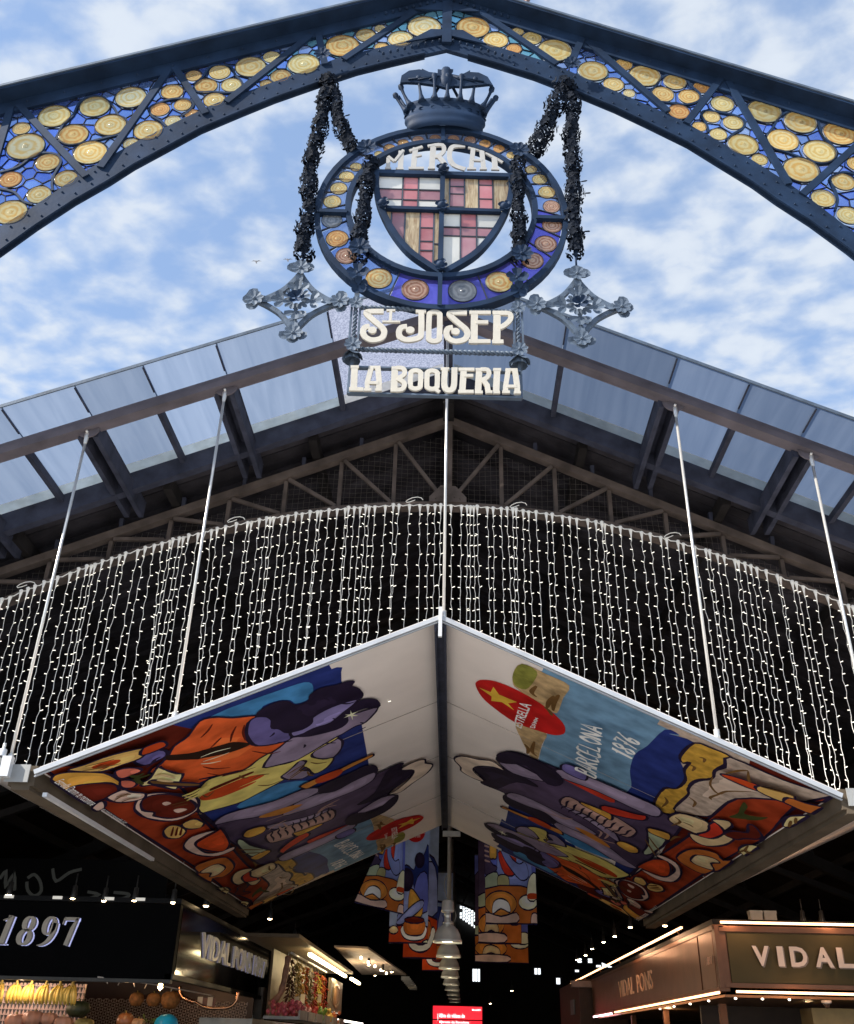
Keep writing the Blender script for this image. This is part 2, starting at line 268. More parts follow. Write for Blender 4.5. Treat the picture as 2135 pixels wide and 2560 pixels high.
MURAL=[["maroon!",0,[[0.002,0.004],[0.002,0.46],[0.12,0.45],[0.3,0.38],[0.5,0.34],[0.72,0.32],[0.9,0.22],[0.998,0.3],[0.998,0.004]]],["navy!",0,[[0.002,0.3],[0.002,0.7],[0.2,0.74],[0.45,0.72],[0.5,0.34],[0.3,0.33],[0.1,0.4]]],["sea!",0,[[0.735,0.42],[0.735,0.6],[0.8,0.72],[0.9,0.735],[0.997,0.72],[0.997,0.4]]],["rock",0,[[0.74,0.33],[0.86,0.36],[0.997,0.42],[0.997,0.2],[0.85,0.2]]],["navy",0,[[0.0207,0.7173],[0.061,0.7184],[0.2232,0.7172],[0.344,0.7181],[0.4627,0.7269],[0.4712,0.724],[0.5704,0.7103],[0.75,0.4434],[0.7619,0.2443],[0.5401,0.1893],[0.3254,0.1935],[0.2942,0.1849],[0.3348,0.1663],[0.1859,0.2591],[0.0199,0.3625],[0.0244,0.546]]],["teal",0,[[0.0223,0.3896],[0.0628,0.486],[0.0473,0.5116],[0.0485,0.5534],[0.0601,0.5792],[0.0754,0.5887],[0.0763,0.6231],[0.0564,0.6427],[0.031,0.6394],[0.0233,0.5822]]],["teal",0,[[0.3466,0.2829],[0.3275,0.357],[0.3237,0.4346],[0.3483,0.5019],[0.3703,0.5176],[0.3876,0.447],[0.3807,0.3311]]],["sea",0,[[0.9781,0.6478],[0.9805,0.5107],[0.9777,0.3641],[0.9683,0.3843],[0.9745,0.3233],[0.9171,0.3259],[0.8853,0.2974],[0.86,0.2792],[0.8165,0.2834],[0.772,0.2932],[0.7334,0.3005],[0.6893,0.3566],[0.693,0.3866],[0.6881,0.4466],[0.6851,0.5503],[0.6575,0.6457],[0.7056,0.6654],[0.7996,0.6635],[0.8808,0.6545]]],["navy",0,[[0.9747,0.398],[0.9777,0.3641],[0.9683,0.3843],[0.9745,0.3233],[0.9171,0.3259],[0.8853,0.2974],[0.86,0.2792],[0.8165,0.2834],[0.772,0.2932],[0.7137,0.2905],[0.6945,0.3589],[0.7078,0.3321],[0.693,0.3866],[0.7482,0.3828],[0.8048,0.4122],[0.8657,0.4252],[0.909,0.4109]]],["cliff",0,[[0.9799,0.7754],[0.944,0.7933],[0.9117,0.788],[0.9036,0.7721],[0.8925,0.7374],[0.8861,0.685],[0.8847,0.6556],[0.9369,0.6525],[0.9781,0.6478],[0.9813,0.7086]]],["cliff",0,[[0.7887,0.7599],[0.741,0.7352],[0.6916,0.6963],[0.6799,0.6681],[0.7545,0.6686],[0.7996,0.6635],[0.8015,0.7031]]],["green",0,[[0.9799,0.7754],[0.944,0.7933],[0.9134,0.7847],[0.9136,0.7524],[0.9497,0.7352],[0.9778,0.7346]]],["red",0,[[0.855,0.893],[0.871,0.8903],[0.8851,0.8726],[0.8974,0.8369],[0.9006,0.7861],[0.8956,0.7235],[0.8816,0.6693],[0.8623,0.631],[0.8411,0.6185],[0.8234,0.6236],[0.8068,0.6498],[0.7971,0.7021],[0.7911,0.7643],[0.8076,0.8301],[0.8268,0.8714]]],["star!",0,[[0.8548,0.8834],[0.8569,0.8473],[0.8777,0.8412],[0.8613,0.822],[0.8634,0.7681],[0.8461,0.7925],[0.8317,0.771],[0.8408,0.8109],[0.8286,0.8423],[0.844,0.8428]]],["gold",1,[[0.9745,0.3233],[0.9242,0.33],[0.9059,0.3127],[0.9192,0.3001],[0.8891,0.2995],[0.86,0.2792],[0.8185,0.2808],[0.7988,0.3074],[0.7371,0.3044],[0.7137,0.2905],[0.7052,0.2659],[0.7279,0.234],[0.7743,0.2484],[0.8147,0.2454],[0.8455,0.2599],[0.8759,0.2569],[0.9,0.2305],[0.9247,0.2398],[0.9588,0.2329],[0.9807,0.2351],[0.9817,0.2831]]],["rock",1,[[0.9793,0.2373],[0.9474,0.2284],[0.9247,0.2398],[0.9,0.2305],[0.8721,0.2545],[0.8356,0.2577],[0.8147,0.2454],[0.7677,0.2485],[0.7352,0.2381],[0.7703,0.1621],[0.8165,0.1548],[0.8723,0.1467],[0.9353,0.0579],[0.9731,0.0024],[0.9964,0.0],[0.9816,0.108]]],["table",1,[[0.9991,0.0],[0.9731,0.0024],[0.9353,0.0579],[0.8723,0.1467],[0.783,0.1552],[0.6544,0.1554],[0.4892,0.1713],[0.4933,0.1644],[0.2848,0.1836],[0.5401,0.1893],[0.3769,0.1915],[0.2988,0.1912],[0.2882,0.1915],[0.1934,0.2047],[0.161,0.1785],[0.1017,0.1305],[0.0441,0.1084],[0.0056,0.0531],[0.005,0.0144],[0.1184,0.0132],[0.2973,0.0125],[0.6425,0.0195],[0.7781,0.0066],[0.924,0.035]]],["orange",1,[[0.0227,0.3608],[0.0255,0.3964],[0.0456,0.4347],[0.0643,0.4852],[0.0743,0.4588],[0.0971,0.4411],[0.1342,0.4318],[0.1596,0.4587],[0.178,0.5316],[0.1916,0.471],[0.2039,0.4241],[0.2132,0.3713],[0.1859,0.2591],[0.1971,0.2852],[0.1934,0.2047],[0.1511,0.2106],[0.1057,0.1751],[0.0884,0.2295],[0.0614,0.2717],[0.0487,0.3152]]],["dark",0,[[0.1328,0.4292],[0.1414,0.4249],[0.1393,0.3678],[0.1229,0.2983],[0.1229,0.2981],[0.092,0.2359],[0.0761,0.2381],[0.094,0.2857],[0.1001,0.3125],[0.1076,0.3698],[0.1123,0.3985]]],["purple",1,[[0.0568,0.1741],[0.046,0.2136],[0.0611,0.2486],[0.0773,0.2402],[0.0825,0.2041],[0.0782,0.1779]]],["purple",1,[[0.0673,0.4838],[0.0778,0.5096],[0.0938,0.5149],[0.1168,0.5046],[0.1301,0.5312],[0.1647,0.5404],[0.1736,0.5232],[0.1635,0.4702],[0.1448,0.4394],[0.1048,0.4403],[0.0743,0.4588]]],["ink",1,[[0.0655,0.4877],[0.0539,0.5024],[0.0487,0.5381],[0.0555,0.5688],[0.0706,0.5781],[0.0794,0.5935],[0.0779,0.6226],[0.0632,0.6341],[0.0574,0.6611],[0.0648,0.703],[0.0664,0.7313],[0.0731,0.7472],[0.084,0.7396],[0.1015,0.7551],[0.1191,0.7611],[0.1337,0.7509],[0.1242,0.7126],[0.1265,0.675],[0.131,0.6168],[0.1458,0.6049],[0.1559,0.5742],[0.1496,0.5364],[0.1309,0.5244],[0.1161,0.5113],[0.0938,0.5149],[0.0778,0.5096]]],["lilac",1,[[0.1331,0.6127],[0.1239,0.6524],[0.1242,0.7126],[0.131,0.7447],[0.1431,0.7281],[0.1533,0.6979],[0.1747,0.6641],[0.1711,0.6305],[0.1705,0.5688],[0.1662,0.5432],[0.1525,0.5419],[0.1559,0.5742],[0.1493,0.6037]]],["ink",1,[[0.175,0.5602],[0.1667,0.6044],[0.1703,0.655],[0.1533,0.6979],[0.1373,0.7501],[0.146,0.7827],[0.1639,0.8002],[0.1828,0.7967],[0.1677,0.7641],[0.1671,0.7186],[0.1807,0.694],[0.1976,0.693],[0.2008,0.6635],[0.193,0.6304],[0.1862,0.5907]]],["greyviolet",1,[[0.1698,0.5417],[0.1881,0.59],[0.2008,0.6635],[0.1914,0.6982],[0.1724,0.7032],[0.1738,0.7416],[0.1828,0.7967],[0.2167,0.7499],[0.2159,0.7208],[0.2247,0.6747],[0.2288,0.6554],[0.2496,0.6679],[0.2781,0.6562],[0.2986,0.6274],[0.2911,0.5953],[0.2567,0.5254],[0.2447,0.4687],[0.2303,0.4219],[0.1993,0.4503],[0.1856,0.4942]]],["cream!",0,[[0.1717,0.6929],[0.1737,0.7165],[0.1686,0.7393],[0.1665,0.7157]]],["cream!",0,[[0.162,0.699],[0.176,0.7161],[0.1837,0.7357],[0.1695,0.7182]]],["cream!",0,[[0.1546,0.7183],[0.1722,0.7142],[0.1914,0.716],[0.1733,0.7201]]],["yellow",1,[[0.1916,0.471],[0.2299,0.4256],[0.2447,0.4687],[0.2524,0.527],[0.2275,0.6484],[0.2353,0.6498],[0.2468,0.5802],[0.2645,0.5667],[0.2911,0.5953],[0.3022,0.6244],[0.3291,0.5948],[0.3343,0.5461],[0.2934,0.5339],[0.2833,0.4891],[0.291,0.4561],[0.3081,0.4564],[0.3229,0.3592],[0.3278,0.293],[0.3075,0.1833],[0.3149,0.193],[0.2882,0.1915],[0.2287,0.2254],[0.2009,0.2662],[0.1986,0.3044],[0.2087,0.3634],[0.2046,0.3146],[0.2124,0.3786],[0.1962,0.4278]]],["greyviolet",1,[[0.291,0.4561],[0.2849,0.4736],[0.2711,0.5051],[0.2605,0.5276],[0.2722,0.5435],[0.2879,0.5246],[0.2977,0.5134],[0.3126,0.5383],[0.3285,0.5365],[0.3339,0.5074],[0.3194,0.4745],[0.3036,0.4583]]],["brick",0,[[0.2537,0.2204],[0.2431,0.2304],[0.24,0.2945],[0.2403,0.3642],[0.2545,0.414],[0.2637,0.4025],[0.2676,0.3287],[0.2696,0.3852],[0.2771,0.3525],[0.2775,0.2731],[0.2662,0.2301]]],["maroon",0,[[0.2343,0.2598],[0.2288,0.2768],[0.2282,0.3705],[0.2294,0.3943],[0.2359,0.3876],[0.2369,0.324],[0.2391,0.2673]]],["orange2",1,[[0.3709,0.4895],[0.3609,0.4932],[0.3585,0.5377],[0.3559,0.5625],[0.3596,0.6174],[0.3533,0.6755],[0.3529,0.7242],[0.3507,0.745],[0.3602,0.7472],[0.3646,0.7299],[0.3704,0.6753],[0.3749,0.6333],[0.3849,0.61],[0.3819,0.5458],[0.3864,0.5038]]],["brick",0,[[0.3655,0.5393],[0.3559,0.5625],[0.3587,0.6257],[0.3749,0.6333],[0.3879,0.605],[0.384,0.5491]]],["plum",1,[[0.3827,0.1931],[0.3798,0.3892],[0.402,0.5352],[0.3933,0.7073],[0.4194,0.7452],[0.4509,0.7448],[0.4453,0.83],[0.4706,0.8325],[0.5041,0.8753],[0.5424,0.8535],[0.5858,0.7624],[0.6172,0.7949],[0.6502,0.7839],[0.6847,0.7269],[0.6921,0.6154],[0.7095,0.4565],[0.7114,0.2661],[0.6828,0.1928],[0.529,0.1897]]],["greyviolet",1,[[0.3769,0.1915],[0.356,0.2232],[0.358,0.2854],[0.3798,0.3892],[0.3813,0.4906],[0.4048,0.5395],[0.4225,0.5283],[0.4308,0.4508],[0.4243,0.3278],[0.3947,0.251]]],["ink",1,[[0.4048,0.5395],[0.3961,0.5897],[0.3946,0.6643],[0.3899,0.708],[0.4095,0.7417],[0.4412,0.7422],[0.4384,0.6973],[0.4403,0.6474],[0.4663,0.6351],[0.4578,0.5821],[0.4447,0.5424]]],["greyviolet",1,[[0.4653,0.3833],[0.432,0.4398],[0.4294,0.5259],[0.4506,0.5842],[0.4403,0.6474],[0.4377,0.7362],[0.4712,0.724],[0.4882,0.6692],[0.4875,0.5733],[0.4837,0.4743]]],["orange2",0,[[0.4215,0.3239],[0.4286,0.4094],[0.4496,0.465],[0.4568,0.3977],[0.4369,0.3322]]],["greyviolet",1,[[0.4799,0.3121],[0.5168,0.4398],[0.5323,0.5428],[0.5477,0.509],[0.5244,0.3694],[0.5139,0.3294]]],["ink",1,[[0.5699,0.6383],[0.5452,0.7152],[0.4619,0.7767],[0.4465,0.8186],[0.4513,0.8406],[0.4826,0.8251],[0.5041,0.8753],[0.5308,0.8487],[0.5771,0.7637],[0.5853,0.6891]]],["dusty",1,[[0.5287,0.2949],[0.5244,0.3694],[0.546,0.4518],[0.537,0.5356],[0.5589,0.5522],[0.5942,0.5298],[0.59,0.4537],[0.6016,0.3843],[0.5925,0.3176],[0.576,0.2844]]],["ink",0,[[0.5137,0.3212],[0.5292,0.322],[0.5417,0.3108],[0.5624,0.3117],[0.5778,0.3002],[0.5602,0.3036],[0.537,0.305],[0.5268,0.3164]]],["ink",0,[[0.5137,0.3477],[0.5293,0.3488],[0.5418,0.3378],[0.5626,0.3391],[0.578,0.3279],[0.5603,0.3309],[0.5371,0.3319],[0.5269,0.3431]]],["ink",0,[[0.5138,0.3744],[0.5294,0.3758],[0.5419,0.3649],[0.5627,0.3666],[0.5782,0.3556],[0.5605,0.3583],[0.5372,0.3589],[0.527,0.37]]],["ink",0,[[0.5139,0.4011],[0.5295,0.4028],[0.5421,0.3921],[0.5629,0.3942],[0.5784,0.3834],[0.5606,0.3858],[0.5374,0.3861],[0.5271,0.397]]],["ink",0,[[0.514,0.428],[0.5296,0.4299],[0.5422,0.4194],[0.5631,0.4219],[0.5786,0.4114],[0.5608,0.4135],[0.5375,0.4133],[0.5272,0.424]]],["ink",0,[[0.514,0.4549],[0.5297,0.4572],[0.5423,0.4469],[0.5632,0.4497],[0.5788,0.4394],[0.561,0.4412],[0.5376,0.4406],[0.5272,0.4512]]],["ink",0,[[0.5141,0.482],[0.5298,0.4845],[0.5424,0.4744],[0.5634,0.4776],[0.579,0.4676],[0.5611,0.4691],[0.5377,0.468],[0.5273,0.4785]]],["ink",0,[[0.5142,0.5091],[0.5299,0.5119],[0.5426,0.502],[0.5636,0.5056],[0.5792,0.4958],[0.5613,0.497],[0.5378,0.4955],[0.5274,0.5059]]],["ink",0,[[0.5142,0.5363],[0.53,0.5395],[0.5427,0.5297],[0.5637,0.5338],[0.5794,0.5242],[0.5615,0.5251],[0.5379,0.5231],[0.5275,0.5333]]],["red2",1,[[0.6453,0.2947],[0.6117,0.3685],[0.6063,0.4182],[0.6315,0.421],[0.6595,0.3251],[0.6716,0.2956]]],["red2",0,[[0.659,0.4111],[0.6649,0.5649],[0.6785,0.5676],[0.6803,0.466],[0.686,0.4139]]],["amber",1,[[0.578,0.376],[0.5796,0.3987],[0.5873,0.4784],[0.5989,0.4864],[0.6076,0.4057],[0.5997,0.3791]]],["greyviolet",1,[[0.6975,0.2659],[0.6796,0.3045],[0.6803,0.466],[0.6675,0.5832],[0.6936,0.6022],[0.7222,0.517],[0.7297,0.36],[0.7284,0.2841]]],["greyviolet",1,[[0.6134,0.6278],[0.5848,0.7319],[0.6127,0.7955],[0.6344,0.7608],[0.6325,0.6544]]],["ink",1,[[0.6462,0.57],[0.611,0.61],[0.6507,0.6946],[0.6161,0.7637],[0.6127,0.7955],[0.6502,0.7839],[0.6847,0.7269],[0.6838,0.6045]]],["purple",1,[[0.7037,0.5095],[0.6979,0.5625],[0.7091,0.5919],[0.7352,0.5789],[0.7367,0.5194]]],["mint",1,[[0.5028,0.1982],[0.4897,0.2212],[0.5397,0.2284],[0.5991,0.2564],[0.6188,0.2648],[0.6057,0.1951]]],["amber",1,[[0.6144,0.1907],[0.6077,0.2523],[0.6269,0.267],[0.642,0.2065]]],["amber",1,[[0.478,0.2327],[0.4582,0.2588],[0.4726,0.3156],[0.4992,0.2977],[0.501,0.2478]]],["creamhat",1,[[0.5815,0.7631],[0.5731,0.801],[0.5424,0.8535],[0.5041,0.8753],[0.4782,0.8315],[0.4662,0.8387],[0.4612,0.8852],[0.4702,0.9221],[0.4917,0.9247],[0.5171,0.9519],[0.5511,0.9257],[0.5749,0.8623],[0.5979,0.81]]],["beige",1,[[0.7091,0.2437],[0.7466,0.2327],[0.7619,0.1721],[0.7561,0.1455],[0.7303,0.133],[0.6995,0.1415],[0.6967,0.1882],[0.6959,0.2243]]],["beige",1,[[0.7785,0.1523],[0.8005,0.1221],[0.7889,0.0994],[0.7539,0.0982],[0.7524,0.0666],[0.7058,0.0658],[0.6674,0.0971],[0.664,0.1362],[0.6857,0.1655],[0.6945,0.1384],[0.7077,0.1067],[0.7471,0.0974],[0.768,0.1152]]],["red2",1,[[0.7561,0.1455],[0.7737,0.1416],[0.7635,0.1122],[0.7471,0.0974],[0.7077,0.1067],[0.6949,0.1467],[0.7303,0.133]]],["rust",1,[[0.5513,0.131],[0.6097,0.1293],[0.6439,0.099],[0.6552,0.0564],[0.6381,0.0285],[0.6583,0.0092],[0.5927,0.0],[0.5644,0.0144],[0.5284,0.0273],[0.5311,0.0924]]],["beige",1,[[0.5707,0.0932],[0.6082,0.094],[0.6286,0.0557],[0.6218,0.0261],[0.6003,0.0418],[0.5733,0.0158],[0.5606,0.065]]],["pinkw",1,[[0.4041,0.0688],[0.3785,0.1122],[0.3942,0.1831],[0.4039,0.1153],[0.4277,0.0964],[0.4787,0.0968],[0.5052,0.1265],[0.5102,0.1825],[0.5257,0.1699],[0.523,0.1161],[0.4886,0.0784],[0.4388,0.0617]]],["brick",1,[[0.4142,0.1088],[0.4019,0.1786],[0.4043,0.2007],[0.483,0.1807],[0.5092,0.141],[0.4698,0.1063],[0.4352,0.0956]]],["pinkw",1,[[0.1761,0.0818],[0.1571,0.109],[0.1583,0.1425],[0.1824,0.1796],[0.2192,0.2111],[0.2414,0.2191],[0.2779,0.1944],[0.2896,0.1409],[0.2722,0.1003],[0.2323,0.0716],[0.1957,0.0699]]],["maroon",1,[[0.1704,0.1052],[0.1653,0.1374],[0.186,0.177],[0.2223,0.199],[0.2594,0.2026],[0.2778,0.1769],[0.2766,0.132],[0.2581,0.1068],[0.2355,0.0926],[0.2237,0.1011],[0.2009,0.0853]]],["pinkw",0,[[0.2039,0.1385],[0.2043,0.1513],[0.2161,0.1563],[0.2161,0.1398]]],["pinkw",0,[[0.2428,0.1447],[0.2465,0.1627],[0.2605,0.1741],[0.2595,0.147]]],["amber",1,[[0.0139,0.0086],[0.0058,0.0294],[0.0197,0.0668],[0.0483,0.1048],[0.078,0.1142],[0.0963,0.1067],[0.1121,0.0865],[0.1188,0.0514],[0.1177,0.0197],[0.1065,0.0031],[0.067,0.0019],[0.0335,0.0058]]],["maroon",1,[[0.0543,0.0108],[0.0529,0.037],[0.073,0.084],[0.0909,0.098],[0.107,0.0937],[0.1167,0.0709],[0.1158,0.0243],[0.1034,0.0059],[0.0774,0.0035]]],["amber2",1,[[0.0066,0.0549],[0.0076,0.0911],[0.0101,0.1586],[0.0221,0.2203],[0.0308,0.2221],[0.0451,0.1972],[0.043,0.1426],[0.0397,0.101]]],["brick",0,[[0.0203,0.0959],[0.0193,0.1293],[0.0274,0.1581],[0.0346,0.1495],[0.0335,0.1118]]],["brick",1,[[0.0221,0.2203],[0.0225,0.2645],[0.0394,0.2639],[0.0391,0.2046]]],["paley",1,[[0.1149,0.1442],[0.1089,0.1728],[0.0861,0.2103],[0.0984,0.2164],[0.1267,0.2335],[0.1349,0.2435],[0.1538,0.223],[0.1737,0.1984],[0.1513,0.179],[0.1311,0.1625],[0.124,0.1434]]],["brown",1,[[0.1173,0.1635],[0.1188,0.1776],[0.1494,0.2118],[0.1859,0.2588],[0.1893,0.2435],[0.1588,0.199],[0.1278,0.165]]],["pinkw",1,[[0.1156,0.054],[0.1108,0.0995],[0.1274,0.1104],[0.1484,0.1311],[0.1612,0.1153],[0.1537,0.0805],[0.139,0.0587]]],["tomato",1,[[0.054,0.1253],[0.054,0.1507],[0.0702,0.1753],[0.0796,0.1652],[0.0774,0.1205]]],["tomato",1,[[0.0834,0.1157],[0.0899,0.1338],[0.1079,0.1405],[0.1144,0.1205],[0.1032,0.1027]]],["amber2",1,[[0.303,0.0716],[0.2919,0.1005],[0.3101,0.1201],[0.3399,0.1186],[0.3566,0.0854],[0.3355,0.0595]]],["maroon",0,[[0.3319,0.0728],[0.3042,0.0992],[0.3054,0.1026],[0.3334,0.0791]]],["maroon",0,[[0.3363,0.0836],[0.311,0.1081],[0.3123,0.1115],[0.3406,0.088]]],["maroon",0,[[0.3408,0.0945],[0.318,0.1171],[0.3193,0.1205],[0.3479,0.0971]]],["amber2",1,[[0.3053,0.1269],[0.303,0.1679],[0.3359,0.1764],[0.3489,0.1573],[0.3326,0.1271]]],["pinkw",1,[[0.1281,0.0047],[0.1183,0.028],[0.1227,0.0421],[0.1398,0.0292],[0.1429,0.0069]]],["paley",1,[[0.8752,0.0222],[0.9023,0.0341],[0.9204,0.0229],[0.9373,0.002],[0.9058,0.0008],[0.8745,0.0081]]],["paley",1,[[0.721,0.033],[0.7552,0.0306],[0.7649,0.004],[0.7357,0.0012],[0.7078,0.0041]]],["brick",1,[[0.9409,0.2306],[0.9497,0.2105],[0.9573,0.1423],[0.9395,0.1385],[0.9365,0.208]]],["amber2",1,[[0.9573,0.1423],[0.9705,0.068],[0.9424,0.07],[0.941,0.1364]]],["rust",1,[[0.9443,0.0747],[0.9601,0.075],[0.9659,0.0393],[0.9745,0.0006],[0.9453,0.0027],[0.9418,0.0567]]],["darkgreen",0,[[0.8234,0.1305],[0.8485,0.123],[0.8716,0.1323],[0.8917,0.1365],[0.8819,0.1192],[0.8575,0.1119],[0.8654,0.083],[0.879,0.0625],[0.8537,0.0742],[0.8359,0.1034]]],["maroon",1,[[0.7539,0.0982],[0.78,0.0933],[0.7997,0.0629],[0.8268,0.0791],[0.8321,0.0651],[0.8103,0.0273],[0.7917,0.0278],[0.7737,0.0516],[0.7567,0.062]]]]
LETTERS={"josep":[["S",[["r",[[-0.354,5.5043],[-0.4236,5.5017],[-0.4587,5.4937],[-0.4477,5.469],[-0.4002,5.4193],[-0.3532,5.3716],[-0.3432,5.3351],[-0.3592,5.2939],[-0.4123,5.2774],[-0.4546,5.2985],[-0.4715,5.3386],[-0.4619,5.3741],[-0.4336,5.3834]],0.0363],["c",[-0.4161,5.3529],0.026]]],["T",[["r",[[-0.3369,5.5133],[-0.2833,5.5154]],0.0143],["r",[[-0.3096,5.5102],[-0.3107,5.4267]],0.0169],["r",[[-0.3586,5.4208],[-0.2497,5.4249]],0.013]]],["J",[["r",[[-0.1577,5.5116],[-0.0944,5.514]],0.0247],["r",[[-0.1235,5.5129],[-0.1195,5.3556],[-0.131,5.3063],[-0.1971,5.2853],[-0.2421,5.3023],[-0.255,5.3425],[-0.2416,5.3798],[-0.2068,5.3893]],0.0363],["c",[-0.1867,5.3613],0.026]]],["O",[["o",[-0.0418,5.397],0.0337,0.0875,0.0337]]],["S",[["r",[[0.1566,5.5133],[0.0868,5.5107],[0.0513,5.5027],[0.0612,5.4779],[0.1067,5.4281],[0.1517,5.3803],[0.1601,5.3438],[0.1424,5.3025],[0.0885,5.286],[0.047,5.3071],[0.0319,5.3473],[0.0429,5.3829],[0.0717,5.3922]],0.0363],["c",[0.0879,5.3616],0.026]]],["E",[["r",[[0.2032,5.515],[0.1995,5.2715]],0.0428],["r",[[0.1721,5.5139],[0.3036,5.5188]],0.026],["r",[[0.2095,5.4377],[0.2867,5.4406]],0.0273],["r",[[0.1678,5.2865],[0.2993,5.2912]],0.0286]]],["P",[["r",[[0.3424,5.5177],[0.3359,5.2748]],0.0441],["r",[[0.3146,5.5167],[0.378,5.519]],0.0292],["r",[[0.3094,5.29],[0.3774,5.2925]],0.0292],["r",[[0.3585,5.5141],[0.4103,5.5144],[0.4248,5.4956],[0.4189,5.4596],[0.3893,5.4237],[0.3568,5.3994]],0.0324]]]],"boq":[["L",[["r",[[-0.5065,5.0818],[-0.5023,4.8975]],0.0389],["r",[[-0.5295,5.0709],[-0.4811,5.0726]],0.0195],["r",[[-0.5287,4.9079],[-0.446,4.9093]],0.0247]]],["A",[["r",[[-0.4237,5.0715],[-0.3541,5.074]],0.0208],["r",[[-0.407,5.0737],[-0.4258,4.9572],[-0.4226,4.8965]],0.0298],["r",[[-0.3697,5.075],[-0.3562,4.9597],[-0.3565,4.8988]],0.0324],["r",[[-0.4177,4.956],[-0.3592,4.958]],0.0208],["r",[[-0.4427,4.9049],[-0.3986,4.9064]],0.0182],["r",[[-0.3764,4.9057],[-0.3384,4.907]],0.0182]]],["B",[["r",[[-0.2685,5.0825],[-0.2681,4.8982]],0.0389],["r",[[-0.2868,5.0717],[-0.2463,5.0732]],0.0208],["r",[[-0.2881,4.9073],[-0.2403,4.909]],0.0208],["r",[[-0.2587,5.0712],[-0.2245,5.0708],[-0.2094,5.048],[-0.2164,5.0184],[-0.2497,4.9956]],0.0273],["r",[[-0.2496,4.9926],[-0.2147,4.9685],[-0.2076,4.942],[-0.2221,4.9149],[-0.2587,4.9098]],0.0286]]],["O",[["o",[-0.1444,4.9917],0.0305,0.0425,0.0298]]],["Q",[["o",[-0.0467,4.9936],0.0311,0.0425,0.0298],["r",[[-0.0381,4.9327],[-0.002,4.9052]],0.0221]]],["U",[["r",[[0.0028,5.0758],[0.0527,5.0776]],0.0195],["r",[[0.0664,5.0765],[0.1025,5.0778]],0.0195],["r",[[0.0277,5.0775],[0.0242,4.9654],[0.0358,4.9277],[0.0544,4.9193],[0.0727,4.929],[0.0823,4.9675],[0.0838,5.0795]],0.035]]],["E",[["r",[[0.1387,5.0807],[0.1295,4.9022]],0.0376],["r",[[0.1075,5.0749],[0.2023,5.0782]],0.0221],["r",[[0.1401,5.0295],[0.1947,5.0314]],0.0208],["r",[[0.1067,4.9113],[0.197,4.9144]],0.0221]]],["R",[["r",[[0.2304,5.0839],[0.2216,4.9024]],0.0376],["r",[[0.2085,5.0769],[0.2522,5.0785]],0.0208],["r",[[0.2032,4.9109],[0.2499,4.9125]],0.0195],["r",[[0.2397,5.0772],[0.2771,5.0762],[0.2881,5.0479],[0.2704,5.014],[0.2393,4.9975]],0.0273],["r",[[0.2517,5.0003],[0.2761,4.9628],[0.283,4.9046]],0.0298],["r",[[0.2696,4.9132],[0.3052,4.9144]],0.0182]]],["I",[["r",[[0.3365,5.0877],[0.3272,4.9061]],0.0376],["r",[[0.3133,5.0806],[0.3595,5.0823]],0.0195],["r",[[0.3077,4.9145],[0.3507,4.916]],0.0195]]],["A",[["r",[[0.3863,5.0817],[0.4569,5.0842]],0.0208],["r",[[0.4019,5.0822],[0.3842,4.9628],[0.3832,4.9096]],0.0298],["r",[[0.4407,5.0836],[0.4522,4.9652],[0.4508,4.9082]],0.0324],["r",[[0.3921,4.9593],[0.449,4.9613]],0.0208],["r",[[0.3637,4.9165],[0.408,4.918]],0.0182],["r",[[0.4325,4.9151],[0.4713,4.9164]],0.0182]]]],"mercat":[["M",[["r",[[-0.3814,6.8629],[-0.3809,6.7555]],0.0279],["r",[[-0.4012,6.7593],[-0.3593,6.7611]],0.0161],["r",[[-0.2968,6.9315],[-0.2968,6.7498]],0.0367],["r",[[-0.3284,6.7543],[-0.2744,6.7565]],0.0161],["r",[[-0.3842,6.8722],[-0.3392,6.8236]],0.0191],["r",[[-0.3392,6.8236],[-0.2823,6.9381]],0.0191]]],["E",[["r",[[-0.1998,6.9714],[-0.2099,6.7593]],0.0367],["r",[[-0.2397,6.9375],[-0.1525,6.983]],0.0205],["r",[[-0.2021,6.8823],[-0.1569,6.8984]],0.0176],["r",[[-0.2416,6.7637],[-0.1375,6.7681]],0.0205]]],["R",[["r",[[-0.0773,7.0043],[-0.0856,6.761]],0.0396],["r",[[-0.1157,6.9906],[-0.038,7.0132]],0.0205],["r",[[-0.069,6.9998],[-0.0165,7.0021],[-0.0027,6.956],[-0.0265,6.9063],[-0.0644,6.8823]],0.0293],["r",[[-0.0401,6.8892],[-0.0043,6.832],[0.0064,6.7626]],0.0337],["r",[[-0.1109,6.7692],[-0.0616,6.7713]],0.0176],["r",[[-0.0058,6.7679],[0.0306,6.7659]],0.0161]]],["C",[["r",[[0.1414,7.0065],[0.0691,6.9986],[0.0399,6.9638],[0.0358,6.8806],[0.0666,6.8093],[0.1421,6.7729]],0.0337]]],["A",[["r",[[0.1637,6.993],[0.2801,6.955]],0.022],["r",[[0.1973,6.9825],[0.1809,6.7723]],0.0323],["r",[[0.2563,6.9612],[0.2682,6.7713]],0.0323],["r",[[0.1923,6.8614],[0.2615,6.8596]],0.0176],["r",[[0.1558,6.7735],[0.2164,6.7761]],0.0161],["r",[[0.2407,6.7748],[0.2892,6.7768]],0.0161]]],["T",[["r",[[0.2841,6.9445],[0.3997,6.8514]],0.0249],["r",[[0.3424,6.8937],[0.3467,6.7769]],0.0367],["r",[[0.3184,6.7804],[0.375,6.7804]],0.0176]]]]}
